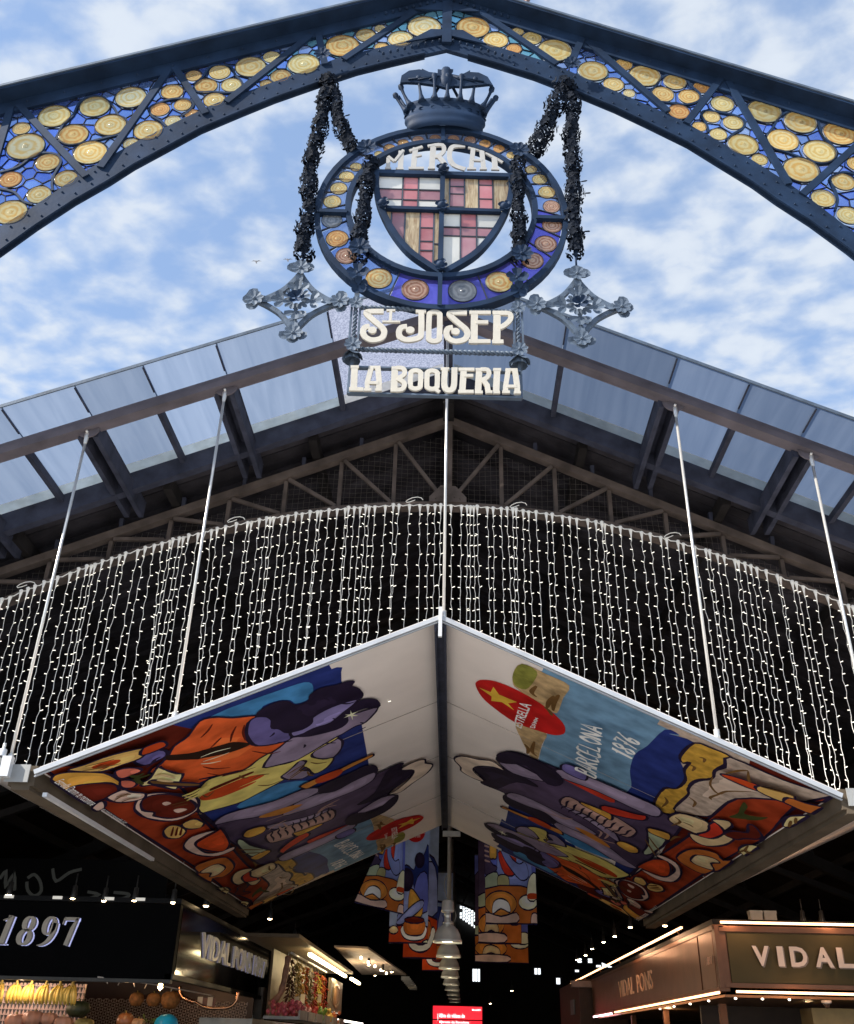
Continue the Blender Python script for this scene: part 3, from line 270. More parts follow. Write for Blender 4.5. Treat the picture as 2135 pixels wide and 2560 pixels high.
TX={"ESTRELLA":[[0.7921,0.7366],[0.8975,0.7239],[0.7954,0.761],[0.8926,0.7574]],"DAMM":[[0.8272,0.6991],[0.8653,0.6972],[0.8219,0.7144],[0.8636,0.7061]],"BARC":[[0.7449,0.4865],[0.9266,0.5336],[0.7396,0.551],[0.9161,0.5869]],"1876":[[0.8659,0.4289],[0.9353,0.4355],[0.8668,0.4868],[0.9375,0.4955]],"txt1":[[0.0153,0.0178],[0.1123,0.0214]],"txt2":[[0.1385,0.0197],[0.2106,0.0276]]}
MLINES=[["maroon",0.8,[[0.0911,0.3977],[0.0711,0.4133],[0.0541,0.433]]],["maroon",0.8,[[0.1042,0.4311],[0.0795,0.4378],[0.0593,0.4514]]],["maroon",0.8,[[0.0878,0.3444],[0.0746,0.3735],[0.069,0.3858]]],["maroon",0.8,[[0.0483,0.3448],[0.0377,0.3688],[0.025,0.388]]],["maroon",0.8,[[0.1584,0.2956],[0.1858,0.3253],[0.197,0.3695],[0.2016,0.4115]]],["maroon",0.8,[[0.1322,0.2988],[0.1527,0.3183],[0.1689,0.3547]]],["maroon",0.8,[[0.1442,0.43],[0.1745,0.4652],[0.1818,0.4958]]],["cream",0.6,[[0.1017,0.3115],[0.1023,0.3481],[0.1088,0.3879]]],["cream",0.6,[[0.1172,0.3081],[0.12,0.3408],[0.1207,0.3782]]],["cream",0.6,[[0.1212,0.2994],[0.1301,0.319],[0.1367,0.3469]]],["ink",0.9,[[0.1412,0.6638],[0.1505,0.6747],[0.1533,0.6893]]],["ink",0.9,[[0.1914,0.7339],[0.198,0.7431],[0.1968,0.7542]]],["ink",0.9,[[0.2151,0.7466],[0.2167,0.7316],[0.2179,0.7203]]],["ink",0.9,[[0.1484,0.5003],[0.1565,0.5202],[0.1615,0.5383]]],["ink",0.9,[[0.1216,0.4895],[0.1188,0.5004],[0.1135,0.5061]]],["ink",0.9,[[0.2142,0.6093],[0.2198,0.6291],[0.2296,0.6478]]],["ink",0.9,[[0.19,0.5632],[0.1965,0.5625],[0.2008,0.5574]]],["ink",0.9,[[0.0723,0.6467],[0.0721,0.6626],[0.0834,0.6718]]],["ink",0.9,[[0.0975,0.687],[0.1139,0.7153],[0.1165,0.7381]]],["brown",0.9,[[0.207,0.3609],[0.2178,0.362],[0.2294,0.3768]]],["brown",0.9,[[0.2387,0.3791],[0.2355,0.4089],[0.2446,0.433]]],["brown",0.9,[[0.2696,0.3852],[0.2871,0.4134],[0.2874,0.4502]]],["brown",0.9,[[0.2272,0.2743],[0.2375,0.2476],[0.2232,0.2427]]],["brown",0.9,[[0.2636,0.5559],[0.2785,0.573],[0.2885,0.5999]]],["brown",0.9,[[0.2983,0.468],[0.2852,0.5107],[0.2801,0.5388]]],["brown",0.9,[[0.2885,0.4795],[0.279,0.5094],[0.2678,0.5359]]],["brown",0.9,[[0.2744,0.4742],[0.2668,0.5068],[0.2618,0.5344]]],["brown",0.9,[[0.2934,0.5339],[0.3107,0.5352],[0.3229,0.5462]]],["ink",1,[[0.0658,0.2047],[0.0585,0.2215],[0.0569,0.2371]]],["ink",1,[[0.0701,0.1899],[0.0651,0.2109],[0.0568,0.2257]]],["ink",1,[[0.0825,0.2041],[0.0744,0.2275],[0.0644,0.2434]]],["yellow",1.6,[[0.2208,0.1966],[0.2162,0.24],[0.1978,0.278]]],["yellow",1.6,[[0.21,0.197],[0.21,0.2304],[0.1994,0.2638]]],["yellow",1.6,[[0.1994,0.1975],[0.2016,0.2257],[0.1971,0.2519]]],["brown",0.8,[[0.1297,0.0602],[0.1244,0.0826],[0.1288,0.0971]]],["brown",0.8,[[0.1409,0.0693],[0.1415,0.0933],[0.1488,0.1122]]],["brown",0.8,[[0.1193,0.0748],[0.123,0.0958],[0.1294,0.1058]]],["brown",0.8,[[0.2145,0.1541],[0.2192,0.1776],[0.2239,0.2013]]],["brown",0.8,[[0.2254,0.1533],[0.2286,0.1746],[0.2341,0.1913]]],["darkgreen",1.5,[[0.0747,0.1458],[0.0848,0.1553],[0.0828,0.1744]]],["darkgreen",1.5,[[0.0892,0.1402],[0.0915,0.159],[0.0931,0.1844]]],["darkgreen",1.5,[[0.0818,0.1577],[0.0984,0.1478],[0.1142,0.1507]]],["brown",0.7,[[0.0221,0.1025],[0.0219,0.1162],[0.024,0.1307]]],["brown",0.7,[[0.0293,0.1044],[0.0301,0.1201],[0.0283,0.1382]]],["brown",0.7,[[0.0076,0.0911],[0.0125,0.1242],[0.0168,0.1531]]],["brown",0.7,[[0.0148,0.0793],[0.0238,0.1091],[0.034,0.1555]]],["beige",1.2,[[0.1043,0.1881],[0.1112,0.2074],[0.134,0.2222]]],["beige",1.2,[[0.1165,0.1853],[0.1289,0.1979],[0.1415,0.2109]]],["brown",1,[[0.9247,0.2398],[0.9,0.2305],[0.8841,0.1996],[0.9032,0.1885],[0.9334,0.1469]]],["brown",1,[[0.9845,0.1908],[0.9612,0.1722],[0.9569,0.1642]]],["brown",1,[[0.8561,0.1987],[0.8621,0.2061],[0.8875,0.1949]]],["brown",1,[[0.9504,0.224],[0.9732,0.2078],[0.986,0.192]]],["brown",1,[[0.8311,0.2478],[0.8239,0.2252],[0.8031,0.22]]],["brown",1,[[0.8799,0.0092],[0.9016,0.0203]]],["brown",1,[[0.8993,0.0085],[0.9169,0.0199]]],["brown",1,[[0.7315,0.2083],[0.7329,0.1895],[0.73,0.1759]]],["brown",1,[[0.7374,0.2354],[0.727,0.2137],[0.6959,0.2243]]],["brown",1,[[0.6291,0.1917],[0.6559,0.1896],[0.6659,0.1786]]],["brown",1,[[0.5805,0.2537],[0.5456,0.2138],[0.5225,0.1884]]],["brown",1,[[0.6008,0.2504],[0.5729,0.2142],[0.5536,0.1863]]],["brown",1,[[0.7941,0.2973],[0.7804,0.2823],[0.7535,0.2834]]],["brown",1,[[0.9314,0.3039],[0.9307,0.2902],[0.9169,0.2886]]],["brown",1,[[0.9638,0.2974],[0.9663,0.2861],[0.955,0.2822]]],["brown",1,[[0.9588,0.1402],[0.969,0.0979],[0.9736,0.0706]]],["brown",1,[[0.7112,0.0261],[0.7321,0.0216],[0.7314,0.0056]]],["brown",1,[[0.7573,0.0284],[0.7273,0.0181],[0.7357,0.0012]]],["brown",1.6,[[0.9533,0.6743],[0.9297,0.6818],[0.9083,0.6834]]],["brown",1.6,[[0.9627,0.6633],[0.936,0.6696],[0.9093,0.6658]]],["brown",1.6,[[0.9087,0.6906],[0.9043,0.6752],[0.8927,0.6649]]],["brown",1.6,[[0.9592,0.7236],[0.9357,0.7322],[0.9279,0.7164]]],["brown",1.6,[[0.7521,0.7168],[0.7394,0.702],[0.7173,0.7016]]],["brown",1.6,[[0.7786,0.6902],[0.7364,0.689],[0.7258,0.6701]]],["dusty",1,[[0.4369,0.3322],[0.4461,0.4342],[0.4496,0.465]]],["dusty",1,[[0.4713,0.3916],[0.4762,0.3462],[0.4861,0.3201]]],["dusty",1,[[0.4855,0.3584],[0.5146,0.3568],[0.5199,0.3769]]],["dusty",1,[[0.4799,0.3771],[0.5121,0.3801],[0.5141,0.396]]],["dusty",1,[[0.5117,0.4867],[0.4925,0.5269],[0.5028,0.5688]]],["dusty",1,[[0.4995,0.4966],[0.485,0.5294],[0.4888,0.5617]]],["dusty",1,[[0.4906,0.5108],[0.4831,0.5467],[0.4787,0.5871]]]]
# ============================================================ ground and hall shell
g = MB(); g.add([(-400, -400, 0), (400, -400, 0), (400, 400, 0), (-400, 400, 0)], [(0, 1, 2, 3)])
tag(g.build('ground', mat('paving', (.4, .38, .355), .8, 0, .25, 1.2, .2)), kind='structure')
f = MB(); f.add([(-13, 8.4, .004), (13, 8.4, .004), (13, 44.4, .004), (-13, 44.4, .004)], [(0, 1, 2, 3)])
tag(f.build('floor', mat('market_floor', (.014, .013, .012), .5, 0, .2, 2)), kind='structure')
hall = thing('market_hall', 'dark gabled iron market hall behind the gate, its roof boards over the stalls', 'building', (0, 8.4, 0))
RS = .445                         # roof pitch
def roofz(x): return 8.03-RS*abs(x)
HW, HL = 12.5, 36
for sgn in (-1, 1):               # roof boards run across the slope; near ones one by one
    n = 40
    for i in range(n):
        y0 = .02+i*.16; y1 = y0+.15
        x0, x1 = .06*sgn, HW*sgn
        z0, z1 = roofz(x0)-.02, roofz(x1)-.02
        b = MB(); dz = random.uniform(0, .012)
        k0 = .042
        vs = [(x0, y0+k0*x0, z0-dz), (x1, y0+k0*x1, z1-dz), (x1, y1+k0*x1, z1-dz), (x0, y1+k0*x0, z0-dz)]
        vs += [(x, y, z+.04) for x, y, z in vs]
        b.add(vs, [(0, 1, 2, 3), (7, 6, 5, 4), (0, 4, 5, 1), (1, 5, 6, 2), (2, 6, 7, 3), (3, 7, 4, 0)])
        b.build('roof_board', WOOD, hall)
r = MB()
for sgn in (-1, 1):
    x0, x1 = 0, HW*sgn; y0, y1 = 6.42, HL
    vs = [(x0, y0, 8.03), (x1, y0+.042*x1, roofz(x1)), (x1, y1, roofz(x1)), (x0, y1, 8.03)]; vs += [(x, y, z+.08) for x, y, z in vs]
    r.add(vs, [(0, 1, 2, 3), (7, 6, 5, 4), (0, 4, 5, 1), (1, 5, 6, 2), (2, 6, 7, 3), (3, 7, 4, 0)])
    # outer roof cover above the near boards
    vs = [(x0, .0, 8.06), (x1, .042*x1, roofz(x1)+.03), (x1, 6.42+.042*x1, roofz(x1)+.03), (x0, 6.42, 8.06)]; vs += [(x, y, z+.06) for x, y, z in vs]
    r.add(vs, [(0, 1, 2, 3), (7, 6, 5, 4), (0, 4, 5, 1), (1, 5, 6, 2), (2, 6, 7, 3), (3, 7, 4, 0)])
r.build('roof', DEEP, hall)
zs = roofz(HW)
for sgn in (-1, 1):
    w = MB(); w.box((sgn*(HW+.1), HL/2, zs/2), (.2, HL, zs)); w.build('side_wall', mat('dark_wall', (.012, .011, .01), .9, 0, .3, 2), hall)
bw = MB(); bw.prism([(-HW, 0), (HW, 0), (HW, zs), (0, 8.0), (-HW, zs)], HL, HL+.3); bw.build('back_wall', MATS['dark_wall'], hall)
# rafters and purlins carried under the boards
for k in range(1, 8):
    y = 1.1+k*4.6
    t = MB()
    for sgn in (-1, 1):
        t.bar((0, y, 7.7), (sgn*HW, y, 7.7-RS*HW), .14, .2, up=(0, 0, 1))
        t.bar((0, y, 6.7), (sgn*8, y, 7.7-RS*8-.3), .1, .1, up=(0, 0, 1))
        for j in range(1, 9):
            xx = sgn*j*.85; t.bar((xx, y, 7.7-RS*abs(xx)), (xx-sgn*.42, y, 6.62-.02*j), .05, .05, up=(0, 1, 0))
    t.build('roof_truss', INNER, hall)
for j in range(1, 8):
    for sgn in (-1, 1):
        x = sgn*j*1.45; p = MB(); p.bar((x, .1+.042*x, roofz(x)-.13), (x, HL, roofz(x)-.13), .09, .14, up=(0, 0, 1)); p.build('purlin', INNER, hall)
rb = MB(); rb.bar((0, .1, 7.84), (0, HL, 7.84), .12, .22, up=(0, 0, 1)); rb.build('ridge_beam', INNER, hall)
# front edge beam where the awning glass ends
eb = MB()
for sgn in (-1, 1):
    x1 = sgn*HW
    eb.bar((0, -.05, 7.93), (x1, -.05+.042*x1, 7.93-RS*HW), .1, .2, up=(0, 0, 1))
eb.build('edge_beam', BROWN, hall)
for sgn in (-1, 1):
    for y in (.6, 9.8, 19, 28.2, 37.4):
        c = MB(); c.lathe([(.16, 0), (.16, .9), (.11, 1.0), (.1, 4.4), (.17, 4.6)], 12, (sgn*9.3, y, 0)); c.build('column', INNER, hall)
# bright window lights at the far gable and skylights
WIN = lamp_mat('daylit_pane', (.9, .96, 1), 1.0)
def panes(px, pz, nx, nz, w, h, y=HL-.12, slope=0, name='window'):
    fr = MB(); fr.box((px, y, pz), (nx*w+.12, .06, nz*h+.12)) if slope == 0 else None
    fo = fr.build(name, DARK, hall)
    for i in range(nx):
        for j in range(nz):
            if random.random() < .08: continue
            q = MB(); q.box((px+(i-(nx-1)/2)*w, y-.05, pz+(j-(nz-1)/2)*h-slope*(i-(nx-1)/2)*w), (w*.76, .03, h*.76)); q.build('pane', WIN, fo)
panes(.68, 6.42, 6, 5, .12, .13, slope=.62); panes(-.46, 6.28, 2, 5, .12, .1, slope=.3)
panes(1.03, 4.1, 3, 1, .11, .62); panes(4.45, 3.95, 1, 1, .2, .3); panes(4.85, 3.95, 1, 1, .3, .34); panes(5.15, 4.35, 2, 1, .2, .1); panes(5.6, 4.75, 3, 2, .22, .09); panes(6.4, 4.6, 3, 2, .24, .1)
panes(-6.6, 5.0, 4, 2, .14, .2); panes(3.6, 4.3, 2, 1, .14, .3)
# ============================================================ truss over the entrance
tr = thing('entrance_truss', 'taupe riveted lattice truss with arched bottom chord over the entrance', 'truss', (0, 8.9, 0), SKEW)
def tz(x): return 7.74-.447*abs(x)
def bz(x): return 6.645-.063*x*x
t = MB(); XM = 9.0
for sgn in (-1, 1): t.bar((0, 0, tz(0)+.02), (sgn*XM, 0, tz(XM)+.02), .085, .1)
t.build('top_chord', TRUSSM, tr)
t = MB(); xs = [i*.25-6.75 for i in range(55)]
for a, b in zip(xs, xs[1:]): t.bar((a, 0, bz(a)), (b, 0, bz(b)), .06, .12)
t.build('bottom_chord', TRUSSM, tr)
t = MB(); t.box((0, -.02, (bz(0)+tz(0))/2+.02), (.085, .1, tz(0)-bz(0)-.1)); t.build('king_post', TRUSSM, tr)
gp = MB(); gp.prism([(-.2, 6.66), (.2, 6.66), (.2, 6.72), (.08, 6.86), (-.08, 6.86), (-.2, 6.72)], -.085, -.073)
gp.build('gusset_plate', TRUSSM, tr)
rv = MB()
for p in [(0, 6.74), (0, 6.82), (0, 6.9), (0, 6.98), (-.07, 6.72), (.07, 6.72), (-.13, 6.7), (.13, 6.7)]: rv.lathe([(.012, -.088), (.009, -.096), (.001, -.099)], 8, (p[0], 0, p[1]), axis='y')
rv.build('rivet', TRUSSM, tr)
for k in range(1, 11):
    for sgn in (-1, 1):
        x = sgn*k*.588
        if tz(x)-bz(x) < .15: continue
        b = MB(); b.bar((x, .02, bz(x)+.03), (x, .02, tz(x)-.04), .042, .05); b.build('web_post', TRUSSM, tr)
        xi = sgn*(k-1)*.588+sgn*.03
        b = MB(); b.bar((x-sgn*.03, -.02, tz(x)-.03), (xi, -.02, bz(xi)+.05), .038, .035); b.build('web_diagonal', TRUSSM, tr)
# short brackets between truss and roof edge
for k in range(1, 8):
    for sgn in (-1, 1):
        x = sgn*(.35+k*.62); b = MB(); b.bar((x, 0, tz(x)+.07), (x, -.02, roofz(x)-.12), .04, .06); b.build('packer', BROWN, tr)
# bird net: fine cords behind the truss
nb = MB()
def netp(x, z): return (x, .1+.05*sin(x*2.1+z)+.03*sin(z*5.3-x*1.3), z+.012*sin(x*9+z*3))
i = -6.4
while i < 6.4:
    z0, z1 = bz(i)+.02, tz(i)-.05
    if z1-z0 > .1: n = max(2, int((z1-z0)/.2)); nb.tube([netp(i, z0+(z1-z0)*j/n) for j in range(n+1)], .0015, 3, cap=False)
    i += .062
z = 4.4
while z < 7.68:
    xo = (7.69-z)/.447; xi = sqrt(max(0, (6.645-z)/.063))
    for a_, b_ in (((-xo, -xi), (xi, xo)) if xi > 0 else ((-xo, xo),)):
        a_, b_ = max(a_, -6.4), min(b_, 6.4)
        if b_-a_ > .1: n = max(2, int((b_-a_)/.22)); nb.tube([netp(a_+(b_-a_)*j/n, z) for j in range(n+1)], .0015, 3, cap=False)
    z += .062
tag(nb.build('bird_net', mat('net_cord', (.16, .14, .125), .8, var=.2), tr), kind='stuff')
# ============================================================ glass awning in front of the hall roof
aw = thing('glass_awning', 'frosted glass awning in a brown steel frame along the roof edge', 'awning', (0, 0, 0))
def gz(x): return 8.02-.44*abs(x)
def sky_(x, y): return y+.042*x
FG = glass_mat('frosted_glass', (.108, .143, .208), (.138, .175, .242), 'streak', clear=.03, scale=2.2)
FG2 = glass_mat('wired_glass', (.13, .15, .21), (.3, .32, .4), clear=.04, scale=60)
xsl = [0, 1.12, 2.1, 2.72, 3.28, 3.86, 4.45, 5.05, 5.65, 6.3, 7.0]
for sgn in (-1, 1):
    for i in range(len(xsl)-1):
        a, b = sgn*xsl[i], sgn*xsl[i+1]; ga, gb = a+sgn*.002, b-sgn*.002
        vs = [(ga, sky_(ga, 6.8), gz(ga)), (gb, sky_(gb, 6.8), gz(gb)), (gb, sky_(gb, 8.3), gz(gb)), (ga, sky_(ga, 8.3), gz(ga))]
        q = MB(); q.add(vs, [(0, 1, 2, 3)]); e = [(x, y, z+.014) for x, y, z in vs]
        q.add(vs+e, [(0, 4, 5, 1), (1, 5, 6, 2), (2, 6, 7, 3), (3, 7, 4, 0)])
        q.build('glass_pane', FG2 if (i == 0 and sgn < 0) else FG, aw)
        q = MB(); q.bar((b, sky_(b, 6.83), gz(b)-.004), (b, sky_(b, 7.2), gz(b)-.004), .014, .008, up=(0, 0, 1)); q.build('glazing_joint', BROWN, aw)
        wide = xsl[i+1] in (2.1, 3.28, 4.45, 5.65, 7.0)
        q = MB()
        if wide:
            for dx_ in (-.075, .075): q.bar((b+dx_, sky_(b, 7.28), gz(b)-.14), (b+dx_, sky_(b, 8.75), gz(b)-.17), .05, .16, up=(0, 0, 1))
            q.bar((b, sky_(b, 7.29), gz(b)-.06), (b, sky_(b, 8.75), gz(b)-.08), .21, .014, up=(0, 0, 1))
        else: q.bar((b, sky_(b, 7.28), gz(b)-.05), (b, sky_(b, 8.38), gz(b)-.05), .05, .07, up=(0, 0, 1))
        q.build('rafter', BROWN, aw)
    q = MB(); q.bar((0, 7.25, 7.87), (sgn*7.4, sky_(sgn*7.4, 7.25), 7.87-.44*7.4), .13, .06, up=(0, 0, 1))
    q.bar((0, 7.25, 7.93), (sgn*7.4, sky_(sgn*7.4, 7.25), 7.93-.44*7.4), .07, .08, up=(0, 0, 1)); q.build('eaves_purlin', mat('purlin_paint', (.13, .115, .13), .6, 0, .25, 4, .1, spec=.2), aw)
    q = MB(); a = sgn*7.4; q.bar((0, 6.795, 8.028), (a, sky_(a, 6.795), 8.028-.44*7.4), .012, .03, up=(0, 0, 1)); q.build('edge_strip', IRONL, aw)
    q = MB()
    
    vs = [(sgn*.06, sky_(0, 8.14), 8.012-.026), (a, sky_(a, 8.14), gz(a)-.006), (a, sky_(a, 8.29), gz(a)-.006), (sgn*.06, 8.29, 8.012-.026)]; vs += [(x, y, z+.004) for x, y, z in vs]
    q.add(vs, [(0, 1, 2, 3), (0, 4, 5, 1), (2, 6, 7, 3)])
    q.build('flashing_strip', glass_mat('pale_flashing', (.75, .7, .56), (.98, .93, .78), clear=.3, scale=7), aw)
q = MB(); q.bar((0, 7.26, 7.9), (0, 8.6, 7.9), .09, .16, up=(0, 0, 1)); q.build('rafter', BROWN, aw)
# ============================================================ tension rods
STEEL = mat('stainless_steel', (.8, .78, .74), .3, .6, .06, 5)
def rod(x, ztop, zbot, label):
    t = thing('tension_rod', label, 'rod', (x, sky_(x, 7.25), ztop), 0, 'tension rods from awning to canopy')
    b = MB(); b.tube([(0, 0, -.12), (0, 0, zbot-ztop)], .013, 8); b.build('rod', STEEL, t)
    b = MB(); b.lathe([(.012, -.02), (.022, -.03), (.022, -.08), (.016, -.13), (.013, -.14)], 8); b.tube([(0, -.03, -.015), (0, .03, -.015)], .012, 8); b.build('clevis', STEEL, t)
    b = MB(); b.prism([(.11*cos(pi+pi*i/10), .03+.1*sin(pi+pi*i/10)) for i in range(11)], -.008, .008); b.build('anchor_plate', MATS['purlin_paint'], t)
    b = MB(); b.lathe([(.013, zbot-ztop+.02), (.024, zbot-ztop+.02), (.024, zbot-ztop-.05), (.01, zbot-ztop-.07)], 8); b.build('turnbuckle', STEEL, t)
rod(0, 7.72, 4.7, 'thin steel rod hanging from the roof ridge to the canopy peak')
rod(-2.08, 6.91, 3.78, 'steel rod second from the left, over the orange shirt of the mural')
rod(2.14, 6.88, 3.76, 'steel rod second from the right, above the dark blue mural sea')
rod(-3.27, 6.4, 3.42, 'steel rod farthest left, ending at the white corner bracket')
rod(3.33, 6.38, 3.4, 'bright steel rod farthest right at the canopy corner')
# ============================================================ curtain of string lights
lc = thing('light_curtain', 'wide curtain of white string lights hanging from the arched truss', 'string lights', (0, 8.72, 0), SKEW)
WIRE = mat('glowing_white_cable', (.86, .85, .8), .45, var=.04, emit=(1, .96, .86), estr=.06)  # faint glow added to the cable itself so the strands look brighter
BULB = mat('lit_bulb', (.9, .9, .85), .4, var=.02, emit=(1, .93, .76), estr=.85)
_sc = {}
def string_mesh(L, v):
    if (L, v) in _sc: return _sc[(L, v)]
    m = MB(); pts = [(0, 0, -.08)]; z = -.05; k = 0; dr = random.uniform(-.01, .01)
    m.lathe([(.005, -.13), (.007, -.08), (.017, -.02), (.022, 0), (.006, .012)], 6)
    while z > -L:
        z -= .06; x = .005*sin(k*1.7+v)+random.uniform(-.005, .005)+dr*z
        pts.append((x, random.uniform(-.004, .004), z))
        if k % 2 == 0:
            s = random.choice((-1, 1)); q = Vector((x, 0, z)); e = q+Vector((s*random.uniform(.02, .03), random.uniform(-.012, .004), random.uniform(-.006, .012)))
            m.tube([q, e], [.0034, .0042], 4, 1, smooth=False)
        k += 1
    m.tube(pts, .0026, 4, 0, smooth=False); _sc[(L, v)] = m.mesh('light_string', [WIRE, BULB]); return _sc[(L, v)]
hc = MB(); hp = []
x = -6.3; k = 0; sx_ = []
while x < 6.3:
    sx_.append(x); hp.append((x, 0, bz(x)-.075)); hp.append((x+.04, 0, bz(x+.04)-.092)); x += random.choice((.035, .06, .075, .085, .11)); k += 1
hc.tube(hp, .0055, 5); 
for c in (-2.2, 2.35, -.35, .75, 4.3, -4.2):
    hc.tube([(c+.09*cos(t), -.02, bz(c)-.03+.035*sin(t*1.3)) for t in [i*.6 for i in range(9)]], .005, 4)
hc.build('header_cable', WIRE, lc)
for i, x in enumerate(sx_):
    zc = (4.72-.44*abs(x)) if abs(x) < 3.2 else 3.42+.433*(abs(x)-3.32)
    L = round(bz(x)-.075-zc-.02-random.choice((0, 0, .1, .25)), 1)
    if L < .3: continue
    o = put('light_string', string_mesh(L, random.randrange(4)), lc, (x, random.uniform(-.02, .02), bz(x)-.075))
    o.rotation_euler = (0, random.gauss(0, .006) if random.random() > .12 else random.gauss(0, .025), random.uniform(-.4, .4))
# ============================================================ entrance gate arch with stained glass
gate = thing('entrance_arch', 'dark iron arch filled with blue glass and amber glass discs, high against the sky', 'arch', (0, 4.5, 0), SKEW)
def gtop(x): return 8.61-.45*abs(x)
BT = [(0, 8.245), (.2, 8.2), (.4, 8.105), (.77, 7.945), (1.12, 7.715), (1.4, 7.535), (1.67, 7.355), (1.87, 7.185), (2.1, 6.985), (2.3, 6.785), (2.43, 6.64), (2.57, 6.46), (2.71, 6.285), (2.86, 6.125), (3.1, 5.83), (3.35, 5.49), (3.6, 5.1)]
BB = [(0, 8.065), (.16, 8.0), (.4, 7.9), (.65, 7.79), (.89, 7.655), (1.22, 7.455), (1.44, 7.3), (1.7, 7.11), (1.92, 6.9), (2.1, 6.73), (2.24, 6.57), (2.43, 6.38), (2.63, 6.145), (2.8, 5.92), (3.05, 5.6), (3.3, 5.22), (3.55, 4.8)]
for sgn in (-1, 1):
    t = MB(); x1 = sgn*3.9
    t.prism([(0, 8.59), (x1, gtop(3.9)-.02), (x1, gtop(3.9)+.1), (0, 8.71)][::sgn], -.025, .025)
    t.build('top_chord', IRON, gate)
    t = MB(); t.add([(0, -.13, 8.712), (x1, -.13, gtop(3.9)+.102), (x1, .13, gtop(3.9)+.102), (0, .13, 8.712), (0, -.13, 8.732), (x1, -.13, gtop(3.9)+.122), (x1, .13, gtop(3.9)+.122), (0, .13, 8.732)], [(0, 1, 2, 3), (7, 6, 5, 4), (0, 4, 5, 1), (1, 5, 6, 2), (2, 6, 7, 3), (3, 7, 4, 0)])
    t.build('top_flange', IRON, gate)
    t = MB(); t.bar((0, -.125, 8.745), (x1, -.125, gtop(3.9)+.135), .02, .03); t.build('edge_moulding', IRONL, gate)
    t = MB(); poly = [(sgn*x, z) for x, z in BT]+[(sgn*x, z) for x, z in BB[::-1]]
    t.prism(poly, -.016, .016)
    for (xa, za), (xb, zb) in zip(BB, BB[1:]):
        if xa > .1: t.add([(sgn*xa, -.03, za), (sgn*xb, -.03, zb), (sgn*xb, .03, zb), (sgn*xa, .03, za), (sgn*xa, -.03, za+.016), (sgn*xb, -.03, zb+.016), (sgn*xb, .03, zb+.016), (sgn*xa, .03, za+.016)], [(0, 1, 2, 3), (7, 6, 5, 4), (0, 4, 5, 1), (2, 6, 7, 3)])
    t.build('bottom_chord', IRON, gate)
    c = MB(); c.box((sgn*3.95, 0, 3.55), (.5, .5, 7.1)); c.box((sgn*3.95, 0, .25), (.62, .62, .5)); c.box((sgn*3.95, 0, 7.0), (.6, .6, .16)); c.build('pier', mat('pier_stone', (.32, .29, .25), .8, 0, .25, 3, .3), gate)
kp = MB(); kp.box((.0, -.012, 8.36), (.072, .07, .5)); kp.prism([(-.3, 8.1), (0, 8.2), (.3, 8.1), (.12, 8.26), (-.12, 8.26)], -.045, -.032); kp.prism([(-.25, 8.5), (.25, 8.5), (.06, 8.59), (-.06, 8.59)], -.043, -.031); kp.build('king_post', IRON, gate)
def interp0(T_, x):
    for (a, za), (b, zb) in zip(T_, T_[1:]):
        if x <= b: return za+(zb-za)*(x-a)/(b-a)
    return T_[-1][1]
rv = MB()
for i in range(9):
    for sgn in (-1, 1):
        x = sgn*(.05+i*.052)
        for z in (gtop(x)+.05, 8.09-.42*abs(x)+.07): rv.lathe([(.011, -.03), (.009, -.046), (.001, -.05)], 7, (x, 0, z), axis='y')
for i in range(14):
    for sgn in (-1, 1):
        x = sgn*(.55+i*.24); rv.lathe([(.009, -.025), (.007, -.034), (.001, -.037)], 6, (x, 0, gtop(x)+.05), axis='y')
for sgn in (-1, 1):
    for i in range(34):
        x = .5+i*.088; z = (interp0(BT, x)+interp0(BB, x))/2
        for dz in (.06, -.055): rv.lathe([(.008, -.014), (.007, -.022), (.001, -.025)], 6, (sgn*x, 0, z+dz), axis='y')
tag(rv.build('rivets', IRON, gate), kind='stuff')
MM = [((a, b), (c, d)) for a, b, c, d in MEMBERS]
MM = [((x1, z1), (x2, z2)) if z1 > z2 else ((x2, z2), (x1, z1)) for (x1, z1), (x2, z2) in MM]
for (x1, z1), (x2, z2) in MM:
    b = MB(); dv = Vector((x2-x1, z2-z1)).normalized()*.06
    b.bar((x1-dv.x, -.022, z1-dv.y), (x2+dv.x, -.022, z2+dv.y), .05, .022); b.build('lattice_bar', IRON, gate)
for s_ in (-1, 1):
    for x, z, r in ((3.32, 6.2, .095), (3.27, 6.72, .09), (3.47, 6.48, .075), (3.13, 6.42, .07), (3.42, 5.82, .08), (3.45, 6.85, .06), (3.2, 5.95, .06)):
        if all(hypot(s_*x-a, z-b) > r+c for a, b, c in DISCS): DISCS.append([s_*x, z, r])
# --- stained glass: power diagram of each bay, discs proud of the panes
BLUES = [glass_mat('blue_glass', (.26, .43, .97), (.37, .56, 1), clear=.75, scale=5), glass_mat('deep_blue_glass', (.16, .29, .9), (.26, .42, 1), clear=.75, scale=5),
         glass_mat('pale_blue_glass', (.42, .58, .97), (.52, .68, 1), clear=.6, scale=5), glass_mat('teal_glass', (.2, .5, .66), (.3, .64, .78), clear=.6, scale=5)]
AMB = [glass_mat('amber_glass', (.85, .42, .1), (1, .7, .26), 'rings', .62, 3.2, 17, .42), glass_mat('straw_glass', (.92, .54, .14), (1, .77, .34), 'rings', .62, 3.2, 15, .42),
       glass_mat('green_straw_glass', (.88, .58, .17), (1, .81, .37), 'rings', .62, 3.0, 16, .42), glass_mat('honey_glass', (.82, .32, .08), (1, .58, .2), 'rings', .62, 3.4, 19, .42),
       glass_mat('pale_glass', (.95, .62, .2), (1, .84, .46), 'rings', .62, 3.0, 14, .42)]
